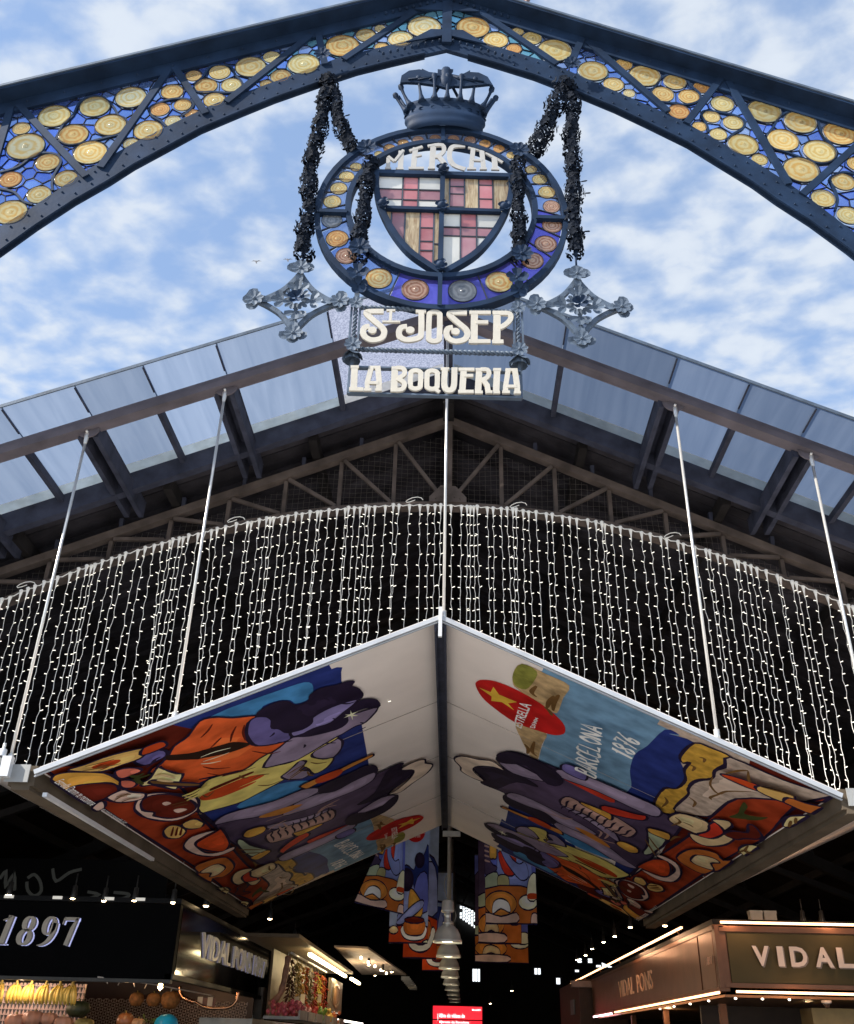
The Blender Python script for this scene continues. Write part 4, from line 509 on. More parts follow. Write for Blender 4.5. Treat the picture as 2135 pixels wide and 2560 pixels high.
PINK = [glass_mat('rosy_brown_glass', (.5, .22, .12), (.86, .54, .36), 'rings', .4, 3, 21, .35), glass_mat('orange_glass', (.85, .42, .12), (1, .78, .34), 'rings', .5, 3, 16, .35), glass_mat('grey_glass', (.24, .26, .28), (.38, .4, .42), 'rings', .3, 3, 15, .4)]
def disc_mesh(name, m, swirl=False):
    b = MB(); pr = [(.001, -.13), (.05, -.125), (.11, -.08), (.16, -.04), (.26, -.06), (.36, -.03), (.47, -.055), (.6, -.03), (.72, -.06), (.86, -.035), (.93, -.05), (1.0, -.0)]
    b.lathe(pr, 28, axis='y', rib=.0)
    if swirl:
        for k in range(14):
            b.tube([(r_*cos(k*.449+r_*.9), -.1, r_*sin(k*.449+r_*.9)) for r_ in (.2, .4, .6, .8, .93)], [.03, .05, .06, .06, .03], 5)
    b.lathe([(.985, -.02), (1.005, -.06), (1.035, -.03), (1.035, .05), (.985, .05), (.985, -.02)], 28, axis='y', mi=1, smooth=False)
    return b.mesh(name, [m, LEAD])
DM = [disc_mesh('glass_disc', m) for m in AMB]; DSW = disc_mesh('glass_disc', AMB[0], True); DP = [disc_mesh('glass_disc', m) for m in PINK]
def clip(poly, nx, nz, c):           # keep nx*x+nz*z <= c
    o = []
    for i in range(len(poly)):
        a, b = poly[i-1], poly[i]; da = nx*a[0]+nz*a[1]-c; db = nx*b[0]+nz*b[1]-c
        if (da > 0) != (db > 0): t = da/(da-db); o.append((a[0]+(b[0]-a[0])*t, a[1]+(b[1]-a[1])*t))
        if db <= 0: o.append(b)
    return o
def area(p): return abs(sum(p[i-1][0]*p[i][1]-p[i][0]*p[i-1][1] for i in range(len(p))))/2
def interp(T_, x):
    x = abs(x)
    for (a, za), (b, zb) in zip(T_, T_[1:]):
        if x <= b: return za+(zb-za)*(x-a)/(b-a)
    return T_[-1][1]
lines = MM[:7]+[((0, 8.6), (.0001, 8.1))]+MM[7:]
lines.sort(key=lambda s: (s[0][0]+s[1][0])/2)
lines = [((-3.62, 6.95), (-3.6, 5.1))]+lines+[((3.62, 6.95), (3.6, 5.1))]
cells = []
for la, lb in zip(lines, lines[1:]):
    xa = min(la[0][0], la[1][0], lb[0][0], lb[1][0])-.02; xb = max(la[0][0], la[1][0], lb[0][0], lb[1][0])+.02
    bay = [(xa, 4.8), (xb, 4.8), (xb, 9), (xa, 9)]
    for (p, q), s in ((la, 1), (lb, -1)):        # right of la, left of lb
        nx, nz = (q[1]-p[1]), -(q[0]-p[0]); bay = clip(bay, nx*s, nz*s, (nx*p[0]+nz*p[1])*s)
    sg = 1 if xa+xb > 0 else -1
    bay = clip(bay, .45*sg, 1, 8.61)
    if len(bay) < 3: continue
    lo = [p[0] for p in bay]; x0, x1 = max(min(lo), -3.6), min(max(lo), 3.6)
    # lower boundary: chord of the arch curve
    xl, xr = x0, x1
    zl, zr = interp(BT, xl), interp(BT, xr); nx, nz = (zr-zl), -(xr-xl)
    bay = clip(bay, nx, nz, nx*xl+nz*(zl-.03))
    if len(bay) < 3: continue
    ds = [(x, z, r) for x, z, r in DISCS if x0-.2 < x < x1+.2]
    seeds = [(x, z, r*r*1.02) for x, z, r in ds]
    bx = [p[0] for p in bay]; bzz = [p[1] for p in bay]; tries = 0
    while tries < 1500:
        tries += 1; x = random.uniform(min(bx), max(bx)); z = random.uniform(min(bzz), max(bzz))
        if any(hypot(x-a, z-b) < c+.024 for a, b, c in ds): continue
        if any(w_ < .001 and hypot(x-a, z-b) < .066 for a, b, w_ in seeds): continue
        seeds.append((x, z, .0004))
    for i, (x, z, w_) in enumerate(seeds):
        c = bay
        for j, (a, b, w2) in enumerate(seeds):
            if j == i or (a-x)**2+(b-z)**2 > .5: continue
            c = clip(c, a-x, b-z, ((a*a+b*b-w2)-(x*x+z*z-w_))/2)
            if len(c) < 3: break
        if len(c) >= 3 and area(c) > 2e-4: cells.append((area(c), c, (x, z, sqrt(w_)) if w_ > .001 else None))
def inside(p, x, z):
    r = False
    for i in range(len(p)):
        (a, b), (c, d) = p[i-1], p[i]
        if (b > z) != (d > z) and x < (c-a)*(z-b)/(d-b)+a: r = not r
    return r
def holed(disc, poly, y):
    """pane surrounding a disc: the polygon with a round opening"""
    x, z, r = disc
    if not inside(poly, x, z): return None
    q = MB(); angs = sorted([2*pi*i/28 for i in range(28)]+[atan2(b-z, a-x) % (2*pi) for a, b in poly]); V = []
    for an in angs:
        dx_, dz_ = cos(an), sin(an); t = 9
        for i in range(len(poly)):
            (a, b), (c, d) = poly[i-1], poly[i]; ex, ez = c-a, d-b; den = dx_*ez-dz_*ex
            if abs(den) < 1e-12: continue
            tt = ((a-x)*ez-(b-z)*ex)/den; s = ((a-x)*dz_-(b-z)*dx_)/den
            if tt > 0 and -1e-6 <= s <= 1+1e-6: t = min(t, tt)
        if t == 9: t = r
        ri = min(r*.965, t-.0005); V += [(x+dx_*ri, y, z+dz_*ri), (x+dx_*t, y, z+dz_*t)]
    n = len(angs); q.add(V, [(2*i, 2*((i+1) % n), 2*((i+1) % n)+1, 2*i+1) for i in range(n)]); return q
ld = MB(); nm = 0
vis = sorted(cells, key=lambda k: (abs(k[1][0][0]) > 3.1, -k[0])); rest = [MB() for _ in BLUES]
for a, c, isd in vis:
    cx_, cz_ = sum(p[0] for p in c)/len(c), sum(p[1] for p in c)/len(c)
    sh = [(cx_+(p[0]-cx_)*(1-.004/max(.02, hypot(p[0]-cx_, p[1]-cz_))), cz_+(p[1]-cz_)*(1-.004/max(.02, hypot(p[0]-cx_, p[1]-cz_)))) for p in c]
    ax_ = abs(cx_); u = random.random()
    if ax_ < .75: k = 3 if u < .62 else 2
    elif ax_ < 1.3: k = 3 if u < .22 else (2 if u < .55 else 0)
    elif ax_ < 2.3: k = 0 if u < .6 else (2 if u < .75 else 1)
    else: k = 0 if u < .45 else (1 if u < .9 else 2)
    y = random.uniform(-.004, .004); n_ = len(sh)
    tri = [(0, i, i+1) for i in range(1, n_-1)]
    q = MB() if nm < 296 else rest[k]
    tx, ty = random.uniform(-.02, .02), random.uniform(-.02, .02)
    vs = [(p[0], y+tx*(p[0]-cx_)+ty*(p[1]-cz_), p[1]) for p in sh]; bk = [(p[0], p[1]+.006, p[2]) for p in vs]
    if isd:
        q = holed(isd, sh, y)
        if q is None: continue
        if nm >= 296: rest[k].add(q.v, q.f)
    else: q.add(vs+bk, tri+[(i, (i+1) % n_, n_+(i+1) % n_, n_+i) for i in range(n_)])
    if nm < 296: q.build('glass_pane', BLUES[k], gate)
    nm += 1
    for i in range(len(c)):
        p, q2 = c[i-1], c[i]
        if hypot(p[0]-q2[0], p[1]-q2[1]) > .012: ld.bar((p[0], -.003, p[1]), (q2[0], -.003, q2[1]), .005, .01)
for k, q in enumerate(rest):
    if q.v: tag(q.build('small_glass_panes', BLUES[k], gate), kind='stuff')
tag(ld.build('lead_came', LEAD, gate), kind='stuff')
for i, (x, z, r) in enumerate(DISCS):
    sw = (abs(x-.43) < .06 and abs(z-8.22) < .08) or (abs(x-.79) < .07 and abs(z-8.2) < .09)
    u = random.random(); r0 = r*.985
    if r > .085: k = 1 if u < .45 else (4 if u < .62 else (2 if u < .85 else 0))
    elif r > .06: k = 0 if u < .4 else (1 if u < .7 else (3 if u < .88 else 2))
    else: k = 0 if u < .35 else (3 if u < .6 else 4)
    if x > 1.9: k = 2 if u < .45 else (1 if u < .8 else 0)
    o = put('glass_disc', DSW if sw else DM[k], gate, (x, -.012, z)); o.scale = (r0, r0, r0); o.rotation_euler.y = random.uniform(0, 6)
for pts in SCROLLS:
    b = MB(); b.ribbon(cr(pts, 4), .016, -.016, .004); b.build('lead_scroll', IRON, gate)
fn = MB(); fn.lathe([(.05, 8.52), (.05, 8.56), (.02, 8.6), (.014, 8.7), (.03, 8.73), (.012, 8.8), (.001, 8.9)], 10, (.62, 0, 0)); fn.build('finial', mat('old_copper', (.2, .12, .1), .6, .3), gate)
# ============================================================ flower rosettes, foliage
def petal(b, c, ux, uy, nrm, L, w, cup, mi=0):
    """one cupped petal from c along ux, width axis uy, lifted along nrm"""
    c = Vector(c); P = [(0, 0, 0), (.45, -.7, .25), (.45, .7, .25), (.5, 0, .08), (.85, -.85, .55), (.85, .85, .55), (.9, 0, .32), (1.05, -.3, .5), (1.05, .3, .5)]
    vs = [c+ux*(L*a)+uy*(w*bb/2)+nrm*(cup*e) for a, bb, e in P]
    b.add(vs, [(0, 1, 3), (0, 3, 2), (1, 4, 6, 3), (3, 6, 5, 2), (4, 7, 6), (6, 8, 5), (6, 7, 8)], mi)
def flower(b, c, nrm, R, n=8, wf=.75, cup=.25, mi=0, boss=True):
    nrm = Vector(nrm).normalized(); a = nrm.orthogonal().normalized(); d = nrm.cross(a)
    for k in range(n):
        t = 2*pi*k/n+.2; ux = a*cos(t)+d*sin(t); uy = nrm.cross(ux)
        petal(b, Vector(c)+nrm*(.01*(k % 2)), ux, uy, nrm, R, 2*pi*R/n*wf, R*cup, mi)
    if boss:
        o = len(b.v); b.lathe([(R*.2, 0), (R*.2, R*.1), (R*.12, R*.22), (.001, R*.25)], 8, (0, 0, 0), mi); q = Vector((0, 0, 1)).rotation_difference(nrm)
        for i in range(o, len(b.v)): b.v[i] = tuple(Vector(c)+q @ Vector(b.v[i]))
RB8 = MB(); flower(RB8, (0, 0, 0), (0, -1, 0), 1, 9, .95, .35); RB8 = RB8.mesh('rosette', IRON)
RB8L = MB(); flower(RB8L, (0, 0, 0), (0, -1, 0), 1, 8, .9, .3); RB8L = RB8L.mesh('rosette', IRONL)
def rosette(par, x, z, r, y=-.06, m=None):
    o = put('rosette', m or RB8, par, (x, y, z)); o.scale = (r, r, r); return o
def garland(pts, w, label, name='flower_garland', dens=1.0, ros=()):
    a = pts[0]; q = thing(name, label, 'garland', (0, 4.5, 0), SKEW, 'iron flower garlands on the gate')
    b = MB(); P = cr([Vector((x, -.02, z)) for x, z in pts], 5)
    if pts[-1][1] < 6.1 and abs(pts[-1][0]) > .7: b.tube([P[-1], P[-1]-Vector((0, 0, .09))], .007, 5); b.tube(P, .014, 8); b.build('stem', IRON, q)
    Ls = [0]
    for i in range(1, len(P)): Ls.append(Ls[-1]+(P[i]-P[i-1]).length)
    fb = MB(); s = 0; row = 0
    while s < Ls[-1]:
        i = max(j for j in range(len(Ls)) if Ls[j] <= s); i = min(i, len(P)-2)
        p = P[i].lerp(P[i+1], (s-Ls[i])/max(1e-6, Ls[i+1]-Ls[i])); dd = (P[i+1]-P[i]).normalized(); a1 = Vector((0, 1, 0)); a2 = dd.cross(a1)
        rr = w*.5*(.66+.24*sin(row*1.05+1.7*sin(row*.31))+random.uniform(-.06, .06)); nf = 8
        for k in range(nf):
            th = 2*pi*(k+.5*(row % 2))/nf+random.uniform(-.25, .25); d = a2*cos(th)+a1*sin(th)+dd*random.uniform(-.25, .25)
            flower(fb, p+d*rr*random.uniform(.7, 1.05)+dd*random.uniform(-.012, .012), d, random.uniform(.019, .027), 5, 1.2, random.uniform(.25, .5), boss=False)
            if random.random() < .02: petal(fb, p+d*rr, d, dd, a2, random.uniform(.03, .05), .018, .01)
        s += .035; row += 1
    tag(fb.build('iron_blossoms', mat('black_iron', (.007, .011, .02), .75, var=.3, spec=.1), q), kind='stuff')
    for x, z, r in ros: rosette(q, x, z, r, -.09)
    return q
garland(GAR['lo'], .125, 'long black iron garland hanging left of the round emblem, above the left cross', ros=[(-.905, 7.86, .06)])
garland(GAR['ld'], .12, 'short black iron garland slanting to the upper left rim of the emblem')
garland(GAR['li'], .12, 'black iron garland down the left half of the round emblem', ros=[(-.53, 6.885, .066), (-.525, 5.965, .068)])
garland(GAR['ro'], .125, 'long black iron garland hanging right of the round emblem, above the right cross', ros=[(.915, 7.84, .062)])
garland(GAR['rd'], .17, 'thick black iron garland slanting to the upper right rim of the emblem')
garland(GAR['ri'], .12, 'black iron garland down the right half of the round emblem', ros=[(.505, 6.9, .066), (.5, 5.95, .068)])
# ============================================================ round emblem
em = thing('market_emblem', 'round emblem of glass discs with a red and white shield and an iron crown', 'emblem', (0, 4.5, 0), SKEW)
CX_, CZ_, RO, RI = -.012, 6.36, .812, .625
def arc(r, a0, a1, n, cx=CX_, cz=CZ_): return [(cx+r*cos(a0+(a1-a0)*i/n), cz+r*sin(a0+(a1-a0)*i/n)) for i in range(n+1)]
b = MB(); b.ribbon(arc(RO+.004, 0, 2*pi, 64)[:-1], .036, -.035, .035, closed=True); b.build('outer_ring', IRON, em)
CZI = 6.425; RII = .618
b = MB(); b.ribbon(arc(RII, 0, 2*pi, 64, cz=CZI)[:-1], .036, -.035, .035, closed=True); b.build('inner_ring', IRON, em)
VIO = glass_mat('violet_blue_glass', (.15, .15, .8), (.24, .23, .98), clear=.5, scale=4, diff=.2); LBL = glass_mat('sky_blue_glass', (.36, .52, .95), (.48, .65, 1), clear=.5, scale=4, diff=.2)
dsc = sorted([(atan2(z-6.36, x+.012) % (2*pi), x, z, r) for x, z, r in OVAL]); ND = len(dsc)
cuts = [((dsc[i][0]+(dsc[(i+1) % ND][0]+(2*pi if i == ND-1 else 0)))/2) for i in range(ND)]
for i in range(ND):
    a0 = cuts[i-1]-(2*pi if i == 0 else 0)+.004; a1 = cuts[i]-.004; n = 8
    poly = arc(RO-.02, a0, a1, n)+arc(RII+.018, a0, a1, n, cz=CZI)[::-1]; am = (a0+a1)/2 % (2*pi)
    m_ = LBL if am < 3.7 else (VIO if am > 4.3 else BLUES[0])
    if am > 6.0: m_ = VIO
    q = holed((dsc[i][1], dsc[i][2], dsc[i][3]), poly, 0)
    if q: q.build('ring_pane', m_, em)
    q = MB(); q.bar((CX_+(RII+.01)*cos(a1), -.004, CZI+(RII+.01)*sin(a1)), (CX_+RO*cos(a1), -.004, CZ_+RO*sin(a1)), .007, .012); q.build('lead_strip', LEAD, em)
for a in (0.0, pi, -pi/2, pi/2):
    b = MB(); b.bar((CX_+(RII-.01)*cos(a), -.02, CZI+(RII-.01)*sin(a)) if a not in (0.0, pi) else (CX_+(RII)*cos(a), -.02, 6.33), (CX_+RO*cos(a), -.02, CZ_+RO*sin(a)) if a not in (0.0, pi) else (CX_+RO*cos(a), -.02, 6.33), .028, .05); b.build('ring_bar', IRON, em)
for i, (x, z, r) in enumerate(OVAL):
    top = z > 6.95
    if top: m_ = DM[3] if abs(x) > .2 else DP[0]
    elif z > 6.38: m_ = DM[1] if x < 0 or z > 6.55 else DP[0]
    elif x > .3 and z > 5.85: m_ = DP[0]
    else: m_ = [DP[1], DP[0], DP[2], DP[1], DP[0], DP[0], DP[0], DP[0], DM[1], DM[1], DM[3], DM[1], DP[0], DP[2], DM[1]][i] if i < 15 else DM[1]
    if i == 11: m_ = DM[3]
    o = put('glass_disc', m_, em, (x, -.008, z)); o.scale = (r*.98,)*3; o.rotation_euler.y = random.uniform(0, 6)
# shield
shp = [(-.455, 6.722), (-.452, 6.6), (-.42, 6.42), (-.335, 6.205), (-.22, 6.02), (-.09, 5.9), (-.015, 5.842)]
SHL = shp; SHR = [(-x+.0, z) for x, z in shp]
sh = MB(); sh.ribbon(cr(shp, 4), .038, -.035, .02); sh.ribbon(cr(SHR, 4), .038, -.0355, .0195)
sh.bar((-.47, -.008, 6.725), (.47, -.008, 6.725), .034, .05); sh.bar((-.38, -.008, 6.392), (.38, -.008, 6.392), .026, .045); sh.bar((-.008, -.006, 6.72), (-.014, -.006, 5.86), .032, .046)
so_ = sh.build('shield', IRON, em)
def shx(z):                       # half width of the shield at height z
    P = cr([Vector((a, c)) for a, c in shp], 6)
    for p, q in zip(P, P[1:]):
        if q.y <= z <= p.y: return abs(p.x+(q.x-p.x)*(z-p.y)/(q.y-p.y))
    return .455
outl = [(-shx(z)+.012, z) for z in [6.71-.84*i/24 for i in range(25)]]; outl = outl+[(-x, z) for x, z in outl[::-1]]
slead = MB()
def shield_pane(x0, x1, z0, z1, m):
    p = outl
    for nx, nz, c in ((1, 0, x1-.003), (-1, 0, -x0-.003), (0, 1, z1-.003), (0, -1, -z0-.003)):
        p = clip(p, nx, nz, c)
        if len(p) < 3: return
    if area(p) < 2e-4: return
    b = MB(); y = random.uniform(-.003, .002); n = len(p)
    tri = geometry.tessellate_polygon([[Vector((a, c, 0)) for a, c in p]])
    b.add([(a, y, c) for a, c in p]+[(a, y+.006, c) for a, c in p], [tuple(t) for t in tri]+[(k, (k+1) % n, n+(k+1) % n, n+k) for k in range(n)]); b.build('shield_pane', m, so_)
    for i in range(n): slead.bar((p[i-1][0], .001, p[i-1][1]), (p[i][0], .001, p[i][1]),   .005, .01)
GW = glass_mat('milk_glass', (.85, .83, .75), (.95, .93, .85), clear=.15, scale=6, diff=.45); GR = glass_mat('red_glass', (.62, .2, .22), (.76, .34, .35), clear=.15, scale=7, diff=.45)
GD = glass_mat('wine_glass', (.5, .23, .27), (.62, .36, .38), clear=.15, scale=7, diff=.45); GO = glass_mat('streaky_ochre_glass', (.4, .25, .13), (.8, .66, .42), 'grain', .15, 5, diff=.45)
q1 = [-.45, -.275, -.17, -.02]; r1 = [6.71, 6.59, 6.492, 6.4]
for i in range(3):
    for j in range(3): shield_pane(q1[i], q1[i+1], r1[j+1], r1[j], GW if (i != 1 and j != 1) else (GD if j == 1 and i != 1 else GR))
for (x0, x1, m, zs_) in [(0, .04, GO, [6.71, 6.4]), (.04, .14, GD, [6.71, 6.63, 6.56, 6.44, 6.4]), (.14, .235, GO, [6.71, 6.4]), (.235, .33, GR, [6.71, 6.65, 6.52, 6.4]), (.33, .46, GO, [6.71, 6.4])]:
    for za, zb in zip(zs_, zs_[1:]): shield_pane(x0, x1, zb, za, m)
for (x0, x1, m, zs_) in [(-.46, -.34, GO, [6.38, 5.8]), (-.34, -.25, GD, [6.38, 5.8]), (-.25, -.15, GO, [6.38, 5.8]), (-.15, -.06, GR, [6.38, 6.24, 6.12, 6.04, 5.8]), (-.06, -.02, GO, [6.38, 6.1, 5.8])]:
    for za, zb in zip(zs_, zs_[1:]): shield_pane(x0, x1, zb, za, m)
q2 = [.0, .115, .22, .45]; r2 = [6.38, 6.255, 6.175, 5.8]
for i in range(3):
    for j in range(3): shield_pane(q2[i], q2[i+1], r2[j+1], r2[j], GW if (i != 1 and j != 1) else (GD if j == 1 or j == 2 else GR))
tag(slead.build('lead_came', LEAD, so_), kind='stuff')
for (x, z) in [(-.01, 6.74), (-.012, 6.392), (-.4, 6.4), (.4, 6.4), (-.012, 5.87)]:
    b = MB(); flower(b, (x, -.05, z), (0, -1, 0), .042, 6, .95, .6); b.lathe([(.03, 0), (.03, -.03), (.015, -.045), (.001, -.05)], 8, (x, -.035, z), axis='y'); b.build('shield_boss', IRON, so_)
# letters
def letter(parent, strokes, y=-.03, th=.014, m=CREAM):
    b = MB()
    for i, s in enumerate(strokes):
        y0 = y-i*.0012; y1 = y+th
        if s[0] == 'r': b.ribbon(cr(s[1], 3) if len(s[1]) > 4 else s[1], s[2], y0, y1-.0004*i)
        elif s[0] == 'c': b.prism([(s[1][0]+s[2]*cos(t*pi/9), s[1][1]+s[2]*sin(t*pi/9)) for t in range(18)], y0, y1-.0004*i)
        else:
            cx, cz = s[1]; hw, hh = s[2], s[3]; w = s[4]; P = []
            for t in range(20):
                a = 2*pi*t/20; P.append((cx+hw*cos(a), cz+(hh if sin(a) > 0 else -hh)+hw*.8*sin(a) if abs(sin(a)) > .05 else cz+hh*0))
            b.ribbon(P, w, y0, y1, closed=True)
    b.build('letter', m, parent)
for n_, st in LETTERS['mercat']: letter(em, st, -.03, .012, mat('dimmed_enamel', (.4, .39, .37), .5, var=.08, scale=14))  # weaker light on these letters put into a greyer enamel colour
# crown with a bat above it
crw = MB(); ex, ey = .265, .3
def ell(prof): crw.lathe(prof, 32, (0, 0, 0), sx=1, sy=.34)
ell([(.225, 7.15), (.268, 7.152), (.268, 7.21), (.272, 7.24), (.285, 7.25), (.285, 7.285), (.27, 7.295), (.266, 7.35), (.272, 7.37), (.288, 7.378), (.288, 7.41), (.262, 7.425), (.23, 7.4), (.225, 7.15)])
co_ = crw.build('crown', IRON, em)
for k in range(11):
    a = pi+pi*k/10; b = MB(); r_ = .272
    b.lathe([(.018, 0), (.022, .014), (.014, .022), (.001, .024)], 8, (r_*cos(a), r_*sin(a)*.34, 7.322), axis='y', sx=1.5 if k % 2 else 1, sy=.8); b.build('crown_gem', IRON, co_)
tips = [(-.368, 7.57), (-.33, 7.67), (-.2, 7.775), (-.085, 7.81), (.012, 7.812), (.112, 7.81), (.212, 7.78), (.338, 7.675), (.369, 7.575)]
bas = [(-.27, 7.36), (-.245, 7.38), (-.165, 7.385), (-.075, 7.385), (.01, 7.385), (.1, 7.385), (.18, 7.385), (.252, 7.38), (.27, 7.36)]
for (tx, tz_), (bx_, bz_) in zip(tips, bas):
    yb = -.34*sqrt(max(0, .272**2-min(.272, abs(bx_))**2)); b = MB(); yt = yb-.02; tz_ = 1.6+(tz_-1.6)*(4.5+yt)/4.5
    P = [Vector((bx_+(tx-bx_)*u, yb+(yt-yb)*u, bz_+(tz_-bz_)*u-.02*sin(pi*u))) for u in (0, .15, .35, .6, .8, .88, .95, 1)]
    b.tube(P, [.034, .022, .013, .01, .012, .022, .019, .003], 8); b.build('crown_prong', IRON, co_)
for sgn in (-1, 1):
    b = MB(); b.tube([(sgn*.2, .07, 7.42), (sgn*.1, .0, 7.52), (sgn*.04, -.06, 7.6)], .012, 6); b.build('crown_stay', IRON, co_)
    b = MB(); b.tube([(sgn*.24, .07, 7.42), (sgn*.3, .09, 7.56), (sgn*.345, .1, 7.66)], [.03, .012, .016], 6); b.build('crown_prong', IRON, co_)
bat = [(-.317, 7.704), (-.31, 7.757), (-.26, 7.814), (-.19, 7.832), (-.156, 7.825), (-.17, 7.84), (-.12, 7.806), (-.059, 7.796), (-.06, 7.84), (-.042, 7.837), (-.007, 7.832), (.01, 7.846), (.049, 7.845), (.028, 7.793), (.089, 7.776), (.141, 7.815), (.167, 7.84), (.16, 7.82), (.228, 7.816), (.289, 7.772), (.327, 7.7), (.297, 7.719), (.219, 7.702), (.124, 7.684), (.055, 7.688), (.003, 7.662), (-.066, 7.689), (-.188, 7.71), (-.274, 7.712)]
b = MB(); b.prism([(x*1.03, z-.136+(.012 if z > 7.75 else -.012)) for x, z in bat], -.1, -.078); b.lathe([(.001, 7.65), (.035, 7.68), (.045, 7.74), (.035, 7.79), (.04, 7.82), (.03, 7.86), (.001, 7.875)], 10, (0, -.095, -.132), sy=.7)
for sgn in (-1, 1):
    for u in (.12, .2, .27): b.tube([(sgn*.05, -.104, 7.64), (sgn*u, -.106, 7.585)], .006, 5)
b.build('crown_bat', IRON, co_)
# ============================================================ hanging name boards
def twist(b, p, q, r, turns, n=40):
    p, q = Vector(p), Vector(q); d = (q-p).normalized(); a = d.cross(Vector((0, 1, 0))).normalized(); c = d.cross(a)
    for s in (0, pi): b.tube([p.lerp(q, i/n)+(a*cos(2*pi*turns*i/n+s)+c*sin(2*pi*turns*i/n+s))*r*.55 for i in range(n+1)], r*.62, 5)
nb1 = thing('hanging_name_board', 'iron twisted-rod frame holding the large cream letters St JOSEP', 'sign', (0, 4.5, 0), SKEW, 'hanging name boards')
for z in (5.548, 5.222):
    b = MB(); twist(b, (-.5, 0, z), (.45, 0, z), .016, 17, 90); b.build('twisted_rod', IRONL, nb1)
for x in (-.527, .472):
    b = MB(); b.bar((x, 0, 5.66), (x, 0, 5.56), .03, .02); b.bar((x-.026, 0, 5.55), (x-.026, 0, 5.25), .012, .02); b.bar((x+.026, 0, 5.55), (x+.026, 0, 5.25), .012, .02); twist(b, (x, 0, 5.55), (x, 0, 5.24), .014, 5); b.build('side_post', IRONL, nb1)
    for z, r in ((5.56, .044), (5.235, .05)): rosette(nb1, x, z, r, -.03, RB8L)
    b = MB()
    for k in range(5):
        a = 2*pi*k/5; petal(b, (x, -.01, 5.215), Vector((cos(a)*.55, sin(a)*.55, -.83)), Vector((-sin(a), cos(a), 0)), Vector((cos(a), sin(a), 0)), .085, .07, .03)
    b.lathe([(.05, 5.13), (.046, 5.15), (.02, 5.2), (.012, 5.24)], 10, (x, 0, 0)); b.build('bell_flower', IRONL, nb1)
    b = MB(); b.bar((x, .0, 5.2), (x, .0, 5.07), .02, .012); b.build('hanger_strap', IRONL, nb1)
    # stalk joining the board to the emblem
    b = MB(); b.bar((x, .0, 5.66), (x, .0, 5.85), .028, .02); flower(b, (x, -.04, 5.79), (0, -1, .2), .07, 5, .9, .5); flower(b, (x+.01, -.03, 5.7), (0, -1, -.4), .055, 5, .9, .5); b.build('leafy_stalk', IRON, nb1)
for n_, st in LETTERS['josep']: letter(nb1, st, -.026)
nb2 = thing('hanging_name_board', 'flat iron frame with the cream slab letters LA BOQUERIA, lowest on the gate', 'sign', (0, 4.5, 0), SKEW, 'hanging name boards')
b = MB(); x0, x1, z0, z1 = -.537, .48, 4.893, 5.083
for p, q in (((x0, z0), (x1, z0)), ((x1, z0), (x1, z1)), ((x1, z1), (x0, z1)), ((x0, z1), (x0, z0))): b.bar((p[0], 0, p[1]), (q[0], 0, q[1]), .011, .03)
b.build('frame', IRONL, nb2)
for n_, st in LETTERS['boq']: letter(nb2, st, -.026)
# ============================================================ iron crosses
def cross(x, z, label, h=.325):
    t = thing('iron_cross', label, 'ornament', (x*cos(SKEW), 4.5+x*sin(SKEW), z), SKEW, 'iron flower crosses on the gate')
    tipr = .24
    fr = MB()
    for k in range(4):
        a = k*pi/2; p = Vector((cos(a), sin(a)))*tipr; q = Vector((cos(a+pi/2), sin(a+pi/2)))*tipr; m_ = (p+q)*.5*.8
        fr.ribbon(cr([p, p*.6+m_*.36, m_, q*.6+m_*.36, q], 3), .03, -.012-.001*k, .012+.001*k)
    fr.build('frame', IRONL, t)
    for k in range(4):
        a = k*pi/2; u = Vector((cos(a), 0, sin(a))); v = Vector((-sin(a), 0, cos(a)))
        b = MB()
        for s in (-.95, 0, .95): petal(b, u*.08+Vector((0, -.02, 0)), (u*cos(s)+v*sin(s)), (v*cos(s)-u*sin(s)), Vector((0, -1, 0)), .075, .06, .03)
        petal(b, u*.13+Vector((0, -.02, 0)), u, v, Vector((0, -1, 0)), .09, .06, .02); petal(b, u*.1+Vector((0, -.02, 0)), -u, v, Vector((0, -1, 0)), .07, .05, .02); b.build('trefoil', IRONL, t)
        d = (u+v).normalized(); e = Vector((0, -1, 0)); b = MB()
        for s in (-.7, 0, .7): petal(b, d*.03+e*.03, d*cos(s)+d.cross(e)*sin(s), d.cross(e)*cos(s)-d*sin(s), e, .06, .035, .02)
        b.build('small_leaf', IRONL, t)
        o = rosette(t, u.x*.262, u.z*.262, .055, -.03, RB8L)
        b = MB()
        for s in (-1.0, 0, 1.0): petal(b, u*.24+Vector((0, -.01, 0)), u*cos(s)+v*sin(s), v*cos(s)-u*sin(s), e, .09, .085, .03)
        b.build('tip_trefoil', IRONL, t)
    b = MB(); flower(b, (0, -.04, 0), (0, -1, 0), .05, 6, .9, .9); b.build('centre_rose', IRON, t)
cross(-.892, 5.572, 'pierced iron flower cross hanging under the left garland')
cross(.852, 5.592, 'pierced iron flower cross hanging under the right garland')
b = MB(); twist(b, (-.79, 4.5, 7.5), (-.6, 4.5, 6.95), .014, 6); q = thing('twisted_rod', 'thin twisted iron rod running from the left garland to the emblem', 'rod', (0, 0, 0)); b.build('rod', IRON, q)
